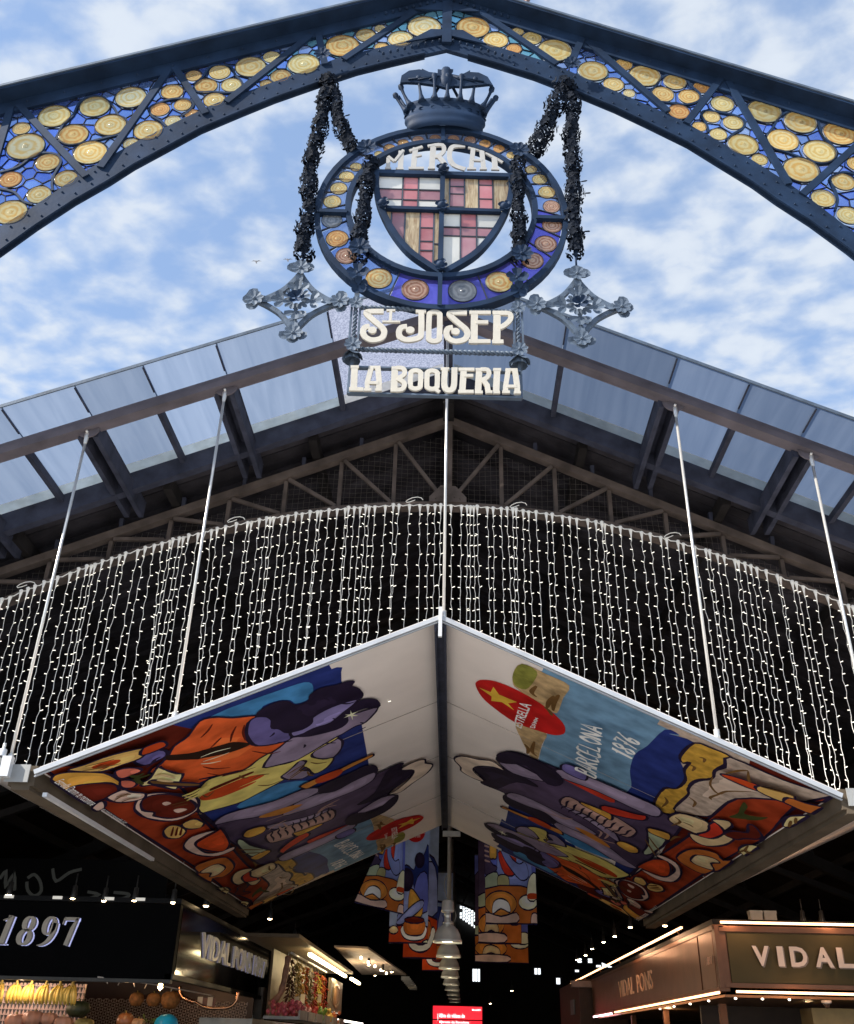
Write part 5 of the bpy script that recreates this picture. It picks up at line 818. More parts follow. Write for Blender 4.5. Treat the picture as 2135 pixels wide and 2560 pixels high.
# ============================================================ printed canopy over the aisle
LF, LB, RF, RBK, EF, EB = [Vector(p) for p in ((-3.02, 7.123, 3.315), (-2.975, 15.4, 3.315), (-.026, 7.249, 4.645), (-.058, 15.6, 4.645), (2.985, 7.375, 3.30), (2.92, 15.55, 3.30))]
def panel_fn(side):
    A, B, C_, D_ = (LF, LB, RF, RBK) if side < 0 else (EF, EB, RF, RBK)
    n = (B-A).cross(C_-A).normalized()
    if n.z > 0: n = -n
    def P(u, t, off=0):
        s = u if side < 0 else 1-u
        return A.lerp(B, s).lerp(C_.lerp(D_, s), t)+n*off
    return P
PC = dict(navy=(.018, .03, .15), teal=(.05, .19, .4), sea=(.13, .24, .36), cliff=(.42, .29, .15), green=(.2, .2, .04), red=(.42, .012, .012), star=(.7, .42, .05), gold=(.44, .25, .04), rock=(.4, .31, .25), table=(.26, .035, .012), orange=(.58, .095, .025), dark=(.03, .014, .01), purple=(.12, .1, .27), ink=(.02, .013, .035), lilac=(.2, .17, .36), greyviolet=(.24, .19, .28), cream=(.8, .7, .48), yellow=(.6, .5, .15), brick=(.42, .05, .012), maroon=(.11, .014, .008), orange2=(.52, .2, .04), plum=(.075, .05, .1), dusty=(.38, .23, .2), red2=(.46, .035, .018), amber=(.52, .27, .05), amber2=(.52, .32, .1), mint=(.33, .38, .26), creamhat=(.66, .52, .42), beige=(.55, .4, .22), rust=(.42, .12, .025), pinkw=(.6, .42, .35), paley=(.6, .5, .24), brown=(.15, .075, .025), tomato=(.48, .12, .08), darkgreen=(.045, .05, .015), white=(.8, .76, .7), khaki=(.36, .33, .16), blue=(.1, .12, .42), mid=(.2, .24, .5), skyb=(.27, .34, .52))
for k_ in PC:
    if k_ not in ('ink', 'dark', 'plum', 'maroon', 'brown', 'darkgreen'): PC[k_] = tuple(min(.9, c*1.25) for c in PC[k_])
PM = {}
def print_mat(k): return mat('print_'+k, PC[k], .65, var=.3 if k in ('cliff', 'gold', 'rock', 'sea', 'teal', 'navy', 'green', 'table') else .26, scale=4.5 if k in ('sea', 'teal', 'navy') else 11 if k in ('cliff', 'gold', 'rock', 'green') else 3.5, spec=.03)
class Print:
    def __init__(s, P, step=.0005): s.P = P; s.mb = MB(); s.ms = []; s.k = 1; s.step = step
    def mi(s, k):
        if k not in s.ms: s.ms.append(k)
        return s.ms.index(k)
    def poly(s, col, pts, line=1, smooth=True, lw=(.0016, .0042)):
        hard = col.endswith('!'); col = col.rstrip('!')
        p = [tuple(q) for q in (cr(pts, 3, True) if (smooth and not hard) else [Vector(q) for q in pts])]
        p = [(min(max(a, .002), .998), min(max(b, .004), .996)) for a, b in p]
        off = s.k*s.step; s.k += 1
        tri = geometry.tessellate_polygon([[Vector((a*2.6, b, 0)) for a, b in p]])
        s.mb.add([s.P(a, b, off) for a, b in p], [tuple(t) for t in tri], s.mi(col))
        if len(p) > 12 and line:
            cx = sum(a for a, b in p)/len(p); cy = sum(b for a, b in p)/len(p)
            for k_, (sc_, du, dv) in enumerate(((.72, .004, .008), (.38, .006, .014))):
                h = [(cx+(a-cx)*sc_+du, cy+(b-cy)*sc_+dv) for a, b in p]
                if not all(inside(p, a, b) for a, b in h): continue
                o2 = s.k*s.step; s.k += .5; hk = col+'_light'+'er'*k_
                if hk not in PC: PC[hk] = tuple(min(.9, c*(1.22, 1.45)[k_]) for c in PC[col])
                s.mb.add([s.P(a, b, o2) for a, b in h], [tuple(t) for t in geometry.tessellate_polygon([[Vector((a*2.6, b, 0)) for a, b in h]])], s.mi(hk))
        if line:
            n = len(p); off += s.step*.5; vs = []; fs = []
            for i in range(n):
                a = Vector(p[i-1]); c = Vector(p[(i+1) % n]); d = Vector(((c.x-a.x)*2.6, c.y-a.y))
                d = d.normalized() if d.length > 1e-6 else Vector((1, 0)); q = Vector(p[i]); w = Vector((-d.y*lw[0], d.x*lw[1]))*(.7+.5*abs(sin(i*.7)))
                vs += [s.P(q.x+w.x, q.y+w.y, off), s.P(q.x-w.x, q.y-w.y, off)]
            for i in range(n): j = (i+1) % n; fs.append((2*i, 2*j, 2*j+1, 2*i+1))
            s.mb.add(vs, fs, s.mi('ink'))
    def text(s, t, q, col='white', off=0, shear=0):
        b0, b1, t0, t1 = [Vector(a) for a in q]; vs, fs, _ = text_tris(t, shear, off); o = s.k*s.step; s.k += 1
        P = []
        for u, v in vs: c = b0.lerp(b1, u).lerp(t0.lerp(t1, u), v); P.append(s.P(c.x, c.y, o))
        s.mb.add(P, fs, s.mi(col))
    def line(s, col, pts, w):
        o = s.k*s.step; s.k += .2; P = cr(pts, 4); n = len(P); vs = []
        for j, p in enumerate(P):
            d = P[min(j+1, n-1)]-P[max(j-1, 0)]; d = Vector((d.x*2.6, d.y)); d = d.normalized() if d.length > 1e-7 else Vector((1, 0)); k = w*(.25+.75*sin(pi*(j+.5)/n))
            ww = Vector((-d.y*k*.4, d.x*k)); vs += [s.P(p.x+ww.x, p.y+ww.y, o), s.P(p.x-ww.x, p.y-ww.y, o)]
        s.mb.add(vs, [(2*j, 2*j+2, 2*j+3, 2*j+1) for j in range(n-1)], s.mi(col))
    def strokes(s, word, q, col='white', w=.008):
        b0, b1, t0, t1 = [Vector(a) for a in q]; n = len(word); o = s.k*s.step; s.k += 1
        for i, ch in enumerate(word):
            for st in GL[ch]:
                pts = []
                for x, y in (cr(st, 3) if len(st) > 3 else [Vector(a) for a in st]):
                    u = (i+.08+x*.95+.12*(y-.5))/n; pts.append(b0.lerp(b1, u).lerp(t0.lerp(t1, u), y))
                vs = []
                for j, p in enumerate(pts):
                    d = pts[min(j+1, len(pts)-1)]-pts[max(j-1, 0)]; d = Vector((d.x*2.6, d.y)).normalized(); ww = Vector((-d.y*w*.42, d.x*w*.6))*(.75+.35*sin(j*1.3+i))
                    vs += [s.P(p.x+ww.x, p.y+ww.y, o+j*1e-5), s.P(p.x-ww.x, p.y-ww.y, o+j*1e-5)]
                s.mb.add(vs, [(2*j, 2*j+2, 2*j+3, 2*j+1) for j in range(len(pts)-1)], s.mi(col))
    def build(s, name, parent): return s.mb.build(name, [print_mat(k) for k in s.ms], parent)
GL = {'B': [[(0, 0), (.15, 1)], [(.1, .95), (.7, .9), (.6, .55), (.15, .5)], [(.15, .5), (.75, .45), (.6, .05), (0, 0)]], 'A': [[(0, 0), (.5, 1), (.8, 0)], [(.2, .35), (.75, .35)]],
      'R': [[(0, 0), (.1, 1)], [(.1, 1), (.7, .9), (.6, .55), (.1, .5)], [(.2, .5), (.8, 0)]], 'C': [[(.8, .9), (.4, 1), (.05, .5), (.3, 0), (.8, .1)]],
      'E': [[(.8, 1), (.1, .95), (0, 0), (.75, .05)], [(.05, .5), (.6, .55)]], 'L': [[(.1, 1), (0, 0), (.7, .05)]], 'O': [[(.4, 1), (.05, .5), (.4, 0), (.8, .5), (.4, 1)]],
      'N': [[(0, 0), (.1, 1), (.7, 0), (.8, 1)]], '1': [[(.2, .7), (.5, 1), (.45, 0)]], '8': [[(.5, .5), (.15, .75), (.5, 1), (.8, .75), (.5, .5), (.1, .25), (.45, 0), (.8, .25), (.5, .5)]],
      '7': [[(.1, 1), (.8, 1), (.4, 0)], [(.3, .5), (.8, .55)]], '6': [[(.7, 1), (.2, .5), (.3, .05), (.7, .1), (.75, .4), (.25, .45)]]}
can = thing('printed_canopy', 'gabled canopy with a painted picnic mural and red oval logos on its underside', 'canopy', (0, 0, 0))
CANV = mat('canopy_canvas', (.84, .76, .71), .7, var=.06, scale=1.5, bump=.05, spec=.05)
for side in (-1, 1):
    P = panel_fn(side); b = MB()
    q = [P(0, 0), P(1, 0), P(1, 1), P(0, 1)]; qt = [P(0, 0, -.04), P(1, 0, -.04), P(1, 1, -.04), P(0, 1, -.04)]
    b.add(q+qt, [(0, 1, 2, 3), (4, 7, 6, 5), (0, 4, 5, 1), (1, 5, 6, 2), (2, 6, 7, 3), (3, 7, 4, 0)])
    po = b.build('canopy_panel', CANV, can)
    pr = Print(P)
    for c, l, pts in MURAL: pr.poly(c, pts, l)
    for c, w_, pts in MLINES: pr.line(c, pts, .0045*w_)
    pr.text('ESTRELLA', [(a+.011*(1-k%2), b) for k, (a, b) in enumerate(TX['ESTRELLA'])], 'white', .02); pr.text('DAMM', TX['DAMM'], 'white', .02)
    pr.strokes('BARCELONA', TX['BARC']); pr.strokes('1876', TX['1876'])
    pr.text('Estrella Damm te recomana', [(.015, .012), (.114, .012), (.015, .034), (.114, .034)], 'white')
    pr.text('un consum responsable 5,4º', [(.138, .014), (.212, .014), (.138, .032), (.212, .032)], 'white')
    pr.build('mural_print', po)
    for u_ in (.25, .5, .75):
        b = MB(); b.bar(P(u_, .0, .004), P(u_, 1, .004), .006, .003, up=(0, 1, 0)); b.build('panel_seam', mat('seam', (.3, .26, .23), .7), po)
    # front trim, ridge channel, gutter
    b = MB(); a = P(0 if side < 0 else 1, -.01); c = P(0 if side < 0 else 1, 1)
    b.bar(a+Vector((0, -.03, .0)), c+Vector((0, -.03, .0)), .034, .04, up=(0, 1, 0)); b.bar(a+Vector((0, -.02, -.028)), c+Vector((0, -.02, -.028)), .008, .02, up=(0, 1, 0)); b.build('front_trim', mat('satin_aluminium', (.52, .54, .57), .4, .3, .1, 6), can)
    e0, e1 = (LF, LB) if side < 0 else (EF, EB)
    b = MB(); o = Vector((side*.13, 0, -.03)); b.bar(e0+o, e1+o, .2, .15, up=(0, 0, 1))
    b.bar(e0+o+Vector((0, 0, -.09)), e1+o+Vector((0, 0, -.09)), .14, .03, up=(0, 0, 1))
    b.build('gutter', mat('gutter_paint', (.11, .085, .06), .7, 0, .3, 2.5, .1, spec=.15), can)
    b = MB(); b.box(e0+Vector((side*.16, -.03, -.02)), (.18, .012, .13)); b.build('gutter_end', mat('dull_aluminium', (.34, .34, .33), .5, .2, .2, 6), can)
    b = MB(); b.box(e0+Vector((side*.24, -.06, .02)), (.07, .06, .15)); b.box(e0+Vector((side*.29, -.06, -.07)), (.035, .05, .1)); b.lathe([(.03, 0), (.03, .05), (.012, .06), (.012, .1)], 8, e0+Vector((side*.3, -.05, .1))); b.build('corner_bracket', ALU, can)
b = MB(); b.bar((-.026, 7.25, 4.6), (-.058, 15.6, 4.6), .1, .05, up=(0, 0, 1), mi=0)
for dx_ in (-.04, .04): b.bar((-.026+dx_, 7.25, 4.56), (-.058+dx_, 15.6, 4.56), .016, .04, up=(0, 0, 1))
b.build('ridge_channel', BROWN, can)
b = MB(); b.bar((-2.985, 7.2, 3.165), (-2.975, 10.1, 3.165), .035, .03, up=(0, 0, 1)); b.build('track_strip', ALU, can)
b = MB(); b.box((.05, 15.66, 4.5), (.28, .05, .08)); b.build('junction_box', mat('grey_plastic', (.35, .35, .33), .5), can)
b = MB(); b.box((-.026, 7.2, 4.6), (.03, .03, .26)); b.build('ridge_pin', ALU, can)
# neighbouring canopies whose edges show at both sides
for side, lb in ((-1, 'plain side canopy with a pale edge trim left of the mural canopy'), (1, 'plain side canopy with a pale edge trim right of the mural canopy')):
    t = thing('side_canopy', lb, 'canopy', (side*3.32, 7.25+.042*side*3.3, 3.34), 0)
    b = MB(); x1 = side*3.0
    vs = [(0, 0, 0), (x1, .0, 1.3), (x1, 8.2, 1.3), (0, 8.2, 0)]; vs += [(x, y, z+.05) for x, y, z in vs]
    b.add(vs, [(0, 1, 2, 3), (7, 6, 5, 4), (0, 4, 5, 1), (1, 5, 6, 2), (2, 6, 7, 3), (3, 7, 4, 0)]); b.build('canopy_panel', CANV, t)
    b = MB(); b.bar((0, -.03, -.0), (x1, -.03, 1.3), .12, .05); b.build('front_trim', mat('grey_trim', (.17, .175, .17), .45, .2, .15, 3), t)
# ============================================================ left corner stall
TX1 = mat('stall_steel', (.05, .045, .04), .45, .4, .2, 4, spec=.3)
BLK = mat('gloss_black', (.002, .002, .0023), .5, 0, .2, 3, spec=.02)
ls = thing('fruit_stall', 'black fruit stall on the left corner with the silver number 1897', 'stall', (-3.37, 12.88, 0))
b = MB(); b.box((-2.6, .06, 2.63), (5.2, .12, .86)); b.build('front_fascia', BLK, ls)
b = MB(); b.box((-.06, 3.4, 2.66), (.12, 6.5, .8)); b.build('side_fascia', mat('mirror_black', (.005, .005, .006), .1, 0, .5, 2.2, spec=.3), ls)
b = MB(); b.box((-.03, 3.3, 2.235), (.1, 6.6, .06)); b.box((-2.6, .03, 2.18), (5.2, .1, .04)); b.build('fascia_rail', TX1, ls)
b = MB(); b.box((-2.6, 3.4, 3.1), (5.2, 6.8, .06)); b.build('roof_slab', DARK, ls)
b = MB(); b.box((-2.6, 5.6, 1.3), (5.2, .1, 2.6)); b.build('back_wall', mat('triangle_tile_dark', (.05, .02, .015), .35), ls)
def tile_mat():
    m = bpy.data.materials.new('triangle_tile'); m.use_nodes = True; t = m.node_tree; bb = t.nodes['Principled BSDF']; bb.inputs['Roughness'].default_value = .35
    def nn(o, a=None, bq=None, v=None):
        n = t.nodes.new('ShaderNodeMath'); n.operation = o
        for i, q in enumerate((a, bq)):
            if q is None: continue
            if isinstance(q, (int, float)): n.inputs[i].default_value = q
            else: t.links.new(q, n.inputs[i])
        return n.outputs[0]
    tcn = t.nodes.new('ShaderNodeTexCoord'); sp = t.nodes.new('ShaderNodeSeparateXYZ'); t.links.new(tcn.outputs['Object'], sp.inputs[0])
    X = nn('FRACT', nn('DIVIDE', sp.outputs[0], .052)); Z = nn('FRACT', nn('DIVIDE', sp.outputs[2], .072))
    tri = nn('LESS_THAN', nn('ABSOLUTE', nn('SUBTRACT', X, .5)), nn('MULTIPLY', Z, .46))
    mx = t.nodes.new('ShaderNodeMix'); mx.data_type = 'RGBA'; t.links.new(tri, mx.inputs[0]); mx.inputs[6].default_value = (.58, .4, .34, 1); mx.inputs[7].default_value = (.02, .012, .012, 1)
    t.links.new(mx.outputs[2], bb.inputs['Base Color']); return m
TILE = tile_mat()
b = MB(); b.box((-3.6, 1.75, 1.1), (3.9, .06, 2.2)); b.build('tiled_partition', TILE, ls)
b = MB()
for i in range(44):                  # pinwheel tiles on the rear wall, each a raised triangle pair
    for j in range(7):
        x0 = -3.0+i*.066; z0 = 1.68+j*.066
        c = (x0+.033, z0+.033)
        for k in range(4):
            if (k+i+j) % 2: continue
            a = [(x0, z0), (x0+.066, z0), (x0+.066, z0+.066), (x0, z0+.066)]; p, q = a[k], a[(k+1) % 4]
            b.add([(p[0], 5.54, p[1]), (q[0], 5.54, q[1]), (c[0], 5.536, c[1])], [(0, 1, 2)])
tag(b.build('pinwheel_tiles', mat('pale_tile', (.5, .42, .36), .3), ls), kind='stuff')
b = MB(); b.box((-.12, 6.3, 1.2), (.34, .3, 2.4)); b.build('pilaster', mat('pilaster_paint', (.5, .42, .34), .6), ls)
SILV = mat('brushed_letter', (.42, .37, .31), .5, .2, .1, 9, spec=.2); HALO = lamp_mat('blue_edge_led', (.45, .5, 1), .38)
def digit(ch, x, w, z, h):
    b = MB(); Q = lambda a, c: (x+(a+.0)*w, z+c*h)
    def rib(pts, ws, closed=False):
        b.ribbon([Q(*p) for p in pts], [v*w for v in ws] if isinstance(ws, list) else ws*w, -.075, -.03, 0, closed)
        b.ribbon([(Q(*p)[0]+.009, Q(*p)[1]-.004) for p in pts], [v*w*1.0 for v in ws] if isinstance(ws, list) else ws*w, -.029, -.005, 1, closed)
    if ch == '1': rib([(.72, 1), (.42, .02)], .3); rib([(.74, .99), (.55, .9), (.28, .84)], .06); rib([(.1, .02), (.72, .02)], .05)
    if ch in '89':
        def ov(cx, cz, rx, rz):
            n = 20; rib([(cx+rx*cos(2*pi*i/n)+.18*(rz*sin(2*pi*i/n)), cz+rz*sin(2*pi*i/n)) for i in range(n)], [.08+.2*abs(cos(2*pi*i/n)) for i in range(n)], True)
        if ch == '8': ov(.62, .74, .24, .22); ov(.5, .27, .3, .24)
        else:
            ov(.5, .68, .27, .29); rib(cr([(.84, .78), (.8, .5), (.6, .2), (.3, .04), (.0, .0)], 3), [.24, .25, .26, .26, .24, .22, .2, .17, .14, .12, .09, .06, .04])
    if ch == '7': rib([(.2, .93), (.98, .93)], .17); rib([(.93, .95), (.72, .6), (.5, .02)], [.1, .24, .24]); rib([(.2, .97), (.12, .74)], .06)
    b.build('number', [SILV, HALO], ls)
for ch, x in zip('1897', (-2.27, -2.01, -1.72, -1.47)): digit(ch, x, .22, 2.545, .335)
for wd, ya, yb in (('VIDAL', 1.3, 3.2), ('PONS', 3.45, 4.95), ('1897', 5.2, 6.35)):
    vb = MB(); solid_text(vb, wd, lambda u, v, d: (.03-d, ya+u*(yb-ya), 2.55+v*.31), .03, 0, .0); vb.build('side_lettering', mat('pale_letter', (.6, .52, .42), .4, .2, emit=(1, .85, .6), estr=.05), ls)
    vb = MB(); solid_text(vb, wd, lambda u, v, d: (.0-d, ya-.03+u*(yb-ya), 2.545+v*.31), .02, 0, .01); vb.build('side_lettering_halo', lamp_mat('lilac_led', (.45, .45, 1), .22), ls)
b = MB(); b.tube(cr([(-.9, -.03, 2.21), (-.4, .3, 2.17), (-.1, .9, 2.13), (0.05, 2.2, 2.11)], 5), .008, 5)
for k in range(6): x = -.8+k*.14; b.tube([(x, .02+.1*k, 2.19-.01*k), (x+.02*(-1)**k, .02+.1*k, 2.14-.01*k)], .005, 4)
b.build('cable', mat('pale_cable', (.6, .5, .42), .5), ls)
COP = mat('copper_pipe', (.75, .36, .19), .22, 1, .1, 5)
q = thing('copper_rail', 'bent copper rail under the black fascia by the price boards', 'rail', (-3.37, 12.88, 0))
b = MB(); b.tube(cr([(-.3, 1.62, 2.2), (-.27, 1.62, 2.1), (-.19, 1.62, 2.04), (-.05, 1.62, 2.01)], 5), .025, 10); b.tube(cr([(-.05, 1.62, 2.01), (.1, 1.62, 1.945), (.28, 1.62, 1.94), (.42, 1.62, 1.96), (.5, 1.62, 2.03), (.52, 1.62, 2.15)], 5), .02, 10); b.build('rail', COP, q)
for k in range(4): b = MB(); b.lathe([(.022, -.012), (.033, -.01), (.033, .01), (.022, .012)], 10, (-.2+k*.035, 1.62, 2.05-.012*k), axis='x'); b.build('collar', COP, q)
b = MB(); b.box((.1, 1.66, 2.0), (.22, .012, .13)); b.build('price_board', mat('brown_board', (.16, .05, .02), .5), q)
for x in (.0, .14): b = MB(); b.box((x, 1.645, 2.02), (.07, .012, .11)); b.build('price_card', mat('paper', (.6, .45, .3), .6), q)
WARM = (1, .62, .3)
def spot(name, x, y, z, label, s=1.0, cat='spotlight', group=None, rot=None, parent=None):
    pass
# track spotlights along the roof edge of the left stall
SPB = mat('spot_body', (.03, .03, .03), .4, .3); SPL = lamp_mat('warm_lamp_face', (1, .72, .38), 26)
b1 = MB(); b1.lathe([(.001, .12), (.03, .11), (.04, .0), (.045, -.04), (.04, -.045)], 10); b1.tube([(0, 0, .11), (0, 0, .26)], .008, 5); SPM = b1.mesh('housing', SPB)
b1 = MB(); b1.lathe([(.038, -.042), (.03, -.056), (.001, -.062)], 10); SPF = b1.mesh('lamp_face', SPL)
proto = None
SPOTS = [(-5.62, 12.9, 3.178, 'leftmost small spotlight over the number 1897'), (-4.776, 12.9, 3.15, 'small spotlight above the right end of the number 1897'), (-4.37, 12.9, 3.13, 'small spotlight third from the left above the black fascia'), (-3.98, 12.9, 3.14, 'small spotlight fourth from the left above the black fascia'), (-3.48, 12.9, 3.128, 'bright spotlight just left of the black fascia corner'), (-3.3, 13.9, 3.21, 'bright spotlight just right of the black fascia corner'), (-3.15, 15.2, 3.3, 'spotlight hanging above the letters VIDAL PONS, under the canopy eave'), (-3.0, 17.2, 3.4, 'faint spotlight behind the canopy eave, above the letters'), (-2.9, 19.4, 3.28, 'spotlight above the brown-lit pepper stall'), (-2.75, 20.4, 3.05, 'left of the twin spotlights above the hanging peppers'), (-2.62, 20.6, 3.03, 'right of the twin spotlights above the hanging peppers'),
         (3.3, 18.8, 3.55, 'spotlight first of the three above the copper stall roof'), (3.34, 17, 3.39, 'brightest spotlight of the three above the copper stall roof'), (3.3, 15.7, 3.27, 'spotlight nearest the upper end of the long light tube'), (3.3, 20.7, 3.57, 'spotlight fourth along the rising row over the long light tube'), (3.3, 22.3, 3.6, 'spotlight fifth along the row over the long light tube'), (3.3, 24.2, 3.62, 'spotlight sixth along the row over the long light tube'), (3.3, 25.5, 3.58, 'spotlight seventh along the row over the long light tube'), (3.3, 27.3, 3.6, 'last and smallest spotlight of the row over the long light tube'), (4.92, 14.3, 3.2, 'left spotlight on the roof of the VIDAL sign'), (5.18, 14.3, 3.2, 'right spotlight on the roof of the VIDAL sign')]
for i, (x, y, z, lb) in enumerate(SPOTS):
    if proto is None:
        proto = thing('spotlight', lb, 'spotlight', (x, y, z), 0, 'small warm spotlights on the stalls'); put('housing', SPM, proto); put('lamp_face', SPF, proto); proto_spot = proto
    else: dup(proto, (x, y, z), 0, lb)
FLD = mat('floodlight_face', (.5, .5, .46), .5, emit=(1, .95, .85), estr=.25)
proto = None
for i, (x, lb) in enumerate(((-5.6, 'flat white floodlight far left on the black fascia'), (-4.97, 'flat white floodlight second from left on the black fascia'), (-4.3, 'flat white floodlight third from left on the black fascia'), (-3.9, 'flat white floodlight rightmost on the black fascia'))):
    if proto is None:
        proto = thing('floodlight', lb, 'floodlight', (x, 12.9, 3.1), 0, 'flat floodlights on the left fascia')
        b = MB(); b.box((0, 0, .01), (.12, .08, .035)); b.build('lamp_face', FLD, proto); b = MB(); b.box((0, .05, .0), (.1, .06, .05)); b.build('housing', SPB, proto)
    else: dup(proto, (x, 12.9, 3.1), 0, lb)
# unseen point lights added to brighten the stalls and their goods
def lamp(x, y, z, e, col=(1, .66, .38), r=.06):
    l = bpy.data.lights.new('lamp', 'POINT'); l.energy = e; l.color = col; l.shadow_soft_size = r; o = bpy.data.objects.new('lamp', l); COL.objects.link(o); o.location = (x, y, z); return o
lamp(-5.3, 13.1, 2.2, 8, (1, .74, .5)); lamp(-6.7, 13.2, 2.2, 12, (1, .7, .48)); lamp(-5.9, 13.9, 2.12, 9, (1, .68, .5)); lamp(-4.4, 16.2, 2.3, 7, (1, .5, .22)); lamp(-4.0, 13.15, 2.2, 3, (1, .6, .3))
bb_ = MB(); bb_.lathe([(.001, .06), (.03, .04), (.035, 0), (.001, -.035)], 10, (-3.77, 13.9, 2.15)); t = thing('glowing_bulb', 'warm glowing bulb hanging inside the left stall above dark melons', 'bulb', (0, 0, 0)); bb_.build('bulb', lamp_mat('bulb_glow', (1, .7, .3), 14), t); b = MB(); b.tube([(-3.77, 13.9, 2.2), (-3.77, 13.9, 3.0)], .006, 5); b.build('cord', SPB, t)
# fruit
BAN = mat('banana_skin', (.7, .46, .09), .5, var=.3, scale=14, rnd=.1); BST = mat('banana_stem', (.3, .22, .05), .7)
def bananas(x, z, label, n=4):
    t = thing('banana_bunch', label, 'bananas', (x, 13.35, z), random.uniform(-.3, .3), 'banana bunches hanging in the left stall')
    b = MB(); b.lathe([(.012, .06), (.02, .03), (.03, 0), (.02, -.02)], 8); b.tube([(0, 0, .05), (.0, 0, .2)], .004, 4); b.build('stem', BST, t)
    for k in range(n):
        a = (k-(n-1)/2)*.04; y = -.02+.012*(k % 2); b = MB()
        b.tube([(a*.45, 0, .01), (a*.85, y-.03, -.04), (a*1.1, y-.05, -.1), (a*1.15, y-.045, -.16), (a*1.12, y-.025, -.2), (a*1.1, y-.015, -.215)], [.01, .022, .027, .025, .015, .005], 7); b.build('banana', BAN, t)
for px_, lb in ((-5.66, 'banana bunch hanging at the left edge of the picture'), (-5.46, 'second banana bunch from the left against the pink triangle tiles'), (-5.27, 'third banana bunch from the left against the pink triangle tiles'), (-5.08, 'fourth banana bunch, the last before the tiles end'), (-4.9, 'fifth banana bunch, overlapping the end of the bright tiles'), (-4.74, 'rightmost banana bunch, spread wide against the dark wall')):
    bananas(px_, 2.12, lb, 5 if px_ == -4.74 else 4)
def pumpkin(name, x, y, z, r, m, label, cat, ribs=9, group=None, sq=.72, rib=.07):
    t = thing(name, label, cat, (x, y, z), random.uniform(0, 6), group)
    b = MB(); b.lathe([(.001, -sq*r*.9), (r*.6, -sq*r*.85), (r*.95, -sq*r*.3), (r, .05*r), (r*.85, sq*r*.6), (r*.5, sq*r*.85), (r*.18, sq*r*.74), (.001, sq*r*.68)], 36, rib=rib, nr=ribs); b.build('fruit', m, t)
    b = MB(); b.tube([(0, 0, sq*r*.65), (r*.05, 0, sq*r*.95), (r*.15, 0, sq*r*1.1)], [r*.1, r*.07, r*.08], 6); b.build('stalk', BST, t)
PK = mat('pink_pumpkin', (.55, .27, .17), .5, var=.15, scale=9)
b = MB(); b.box((-5.6, 13.75, 1.6), (4.6, .7, .05)); t = thing('display_shelf', 'shelf of the left stall holding the pink pumpkins and melons', 'shelf', (0, 0, 0)); b.build('board', mat('shelf_wood', (.2, .11, .06), .6, bump=.2), t)
b = MB()
for x in (-7.7, -5.6, -3.5): b.box((x, 13.75, .79), (.08, .6, 1.56))
b.build('supports', DARK, t)
for x, z, r, lb in ((-5.52, 1.72, .13, 'pink ribbed pumpkin at the lower left, first of the row'), (-5.3, 1.755, .135, 'tallest pink ribbed pumpkin under the banana bunches'), (-5.1, 1.755, .11, 'pale pink pumpkin right of the tallest one'), (-4.9, 1.71, .12, 'pink pumpkin at the foot of the dark squash')): pumpkin('pumpkin', x, 13.7, z, r, PK, lb, 'pumpkin', 9, 'pink pumpkins on the left stall')
pumpkin('squash', -4.83, 13.95, 1.88, .15, mat('dark_squash', (.035, .045, .02), .5, var=.5, scale=12), 'dark green ribbed squash behind the pink pumpkins', 'squash', 14)
pumpkin('melon', -4.62, 13.68, 1.69, .13, mat('striped_melon', (.25, .2, .06), .5, var=.6, scale=10), 'mottled yellow green melon right of the pink pumpkins', 'melon', 10, rib=.02)
pumpkin('onion', -4.1, 13.68, 1.75, .11, mat('brown_onion', (.33, .12, .04), .3, var=.3), 'shiny brown onion-shaped squash on the left stall', 'squash', 8, sq=1.0, rib=.015)
pumpkin('squash', -3.93, 13.68, 1.73, .09, mat('tan_squash', (.5, .26, .12), .5), 'tan squash right of the shiny brown one', 'squash', 8)
for x, r, lb in ((-4.27, .1, 'dim orange melon hanging left of two others in the dark'), (-4.03, .1, 'dim orange melon in the middle of the dark shelf row'), (-3.8, .13, 'dim reddish melon right of two others under the bulb')): pumpkin('melon', x, 14.6, 2.03, r, mat('net_melon', (.3, .12, .03), .7, var=.5, scale=18, bump=.4), lb, 'melon', 10, 'dim melons on the rear shelf', .95, .015)
b = MB(); b.lathe([(.16, -.12), (.16, -.02), (.13, .06), (.08, .1), (.03, .115), (.001, .11)], 24, rib=.03, nr=7); t = thing('turquoise_bundle', 'bright turquoise rounded bundle at the bottom edge of the left stall', 'bundle', (-3.57, 13.7, 1.73)); b.build('wrap', mat('turquoise_plastic', (.02, .42, .62), .35, bump=.3), t)
b = MB()
for k in range(26):
    u, v = random.uniform(-.09, .09), random.uniform(-.04, .07); petal(b, (u, 0, v), Vector((random.uniform(-1, 1), -.4, random.uniform(-.3, 1))).normalized(), Vector((.5, .8, 0)), Vector((0, -1, .3)), .05, .03, .015)
t = thing('leafy_greens', 'small bunch of leafy greens between squash and turquoise bundle', 'greens', (-3.77, 13.68, 1.73)); b.build('leaves', mat('leaf_green', (.22, .26, .04), .5), t)
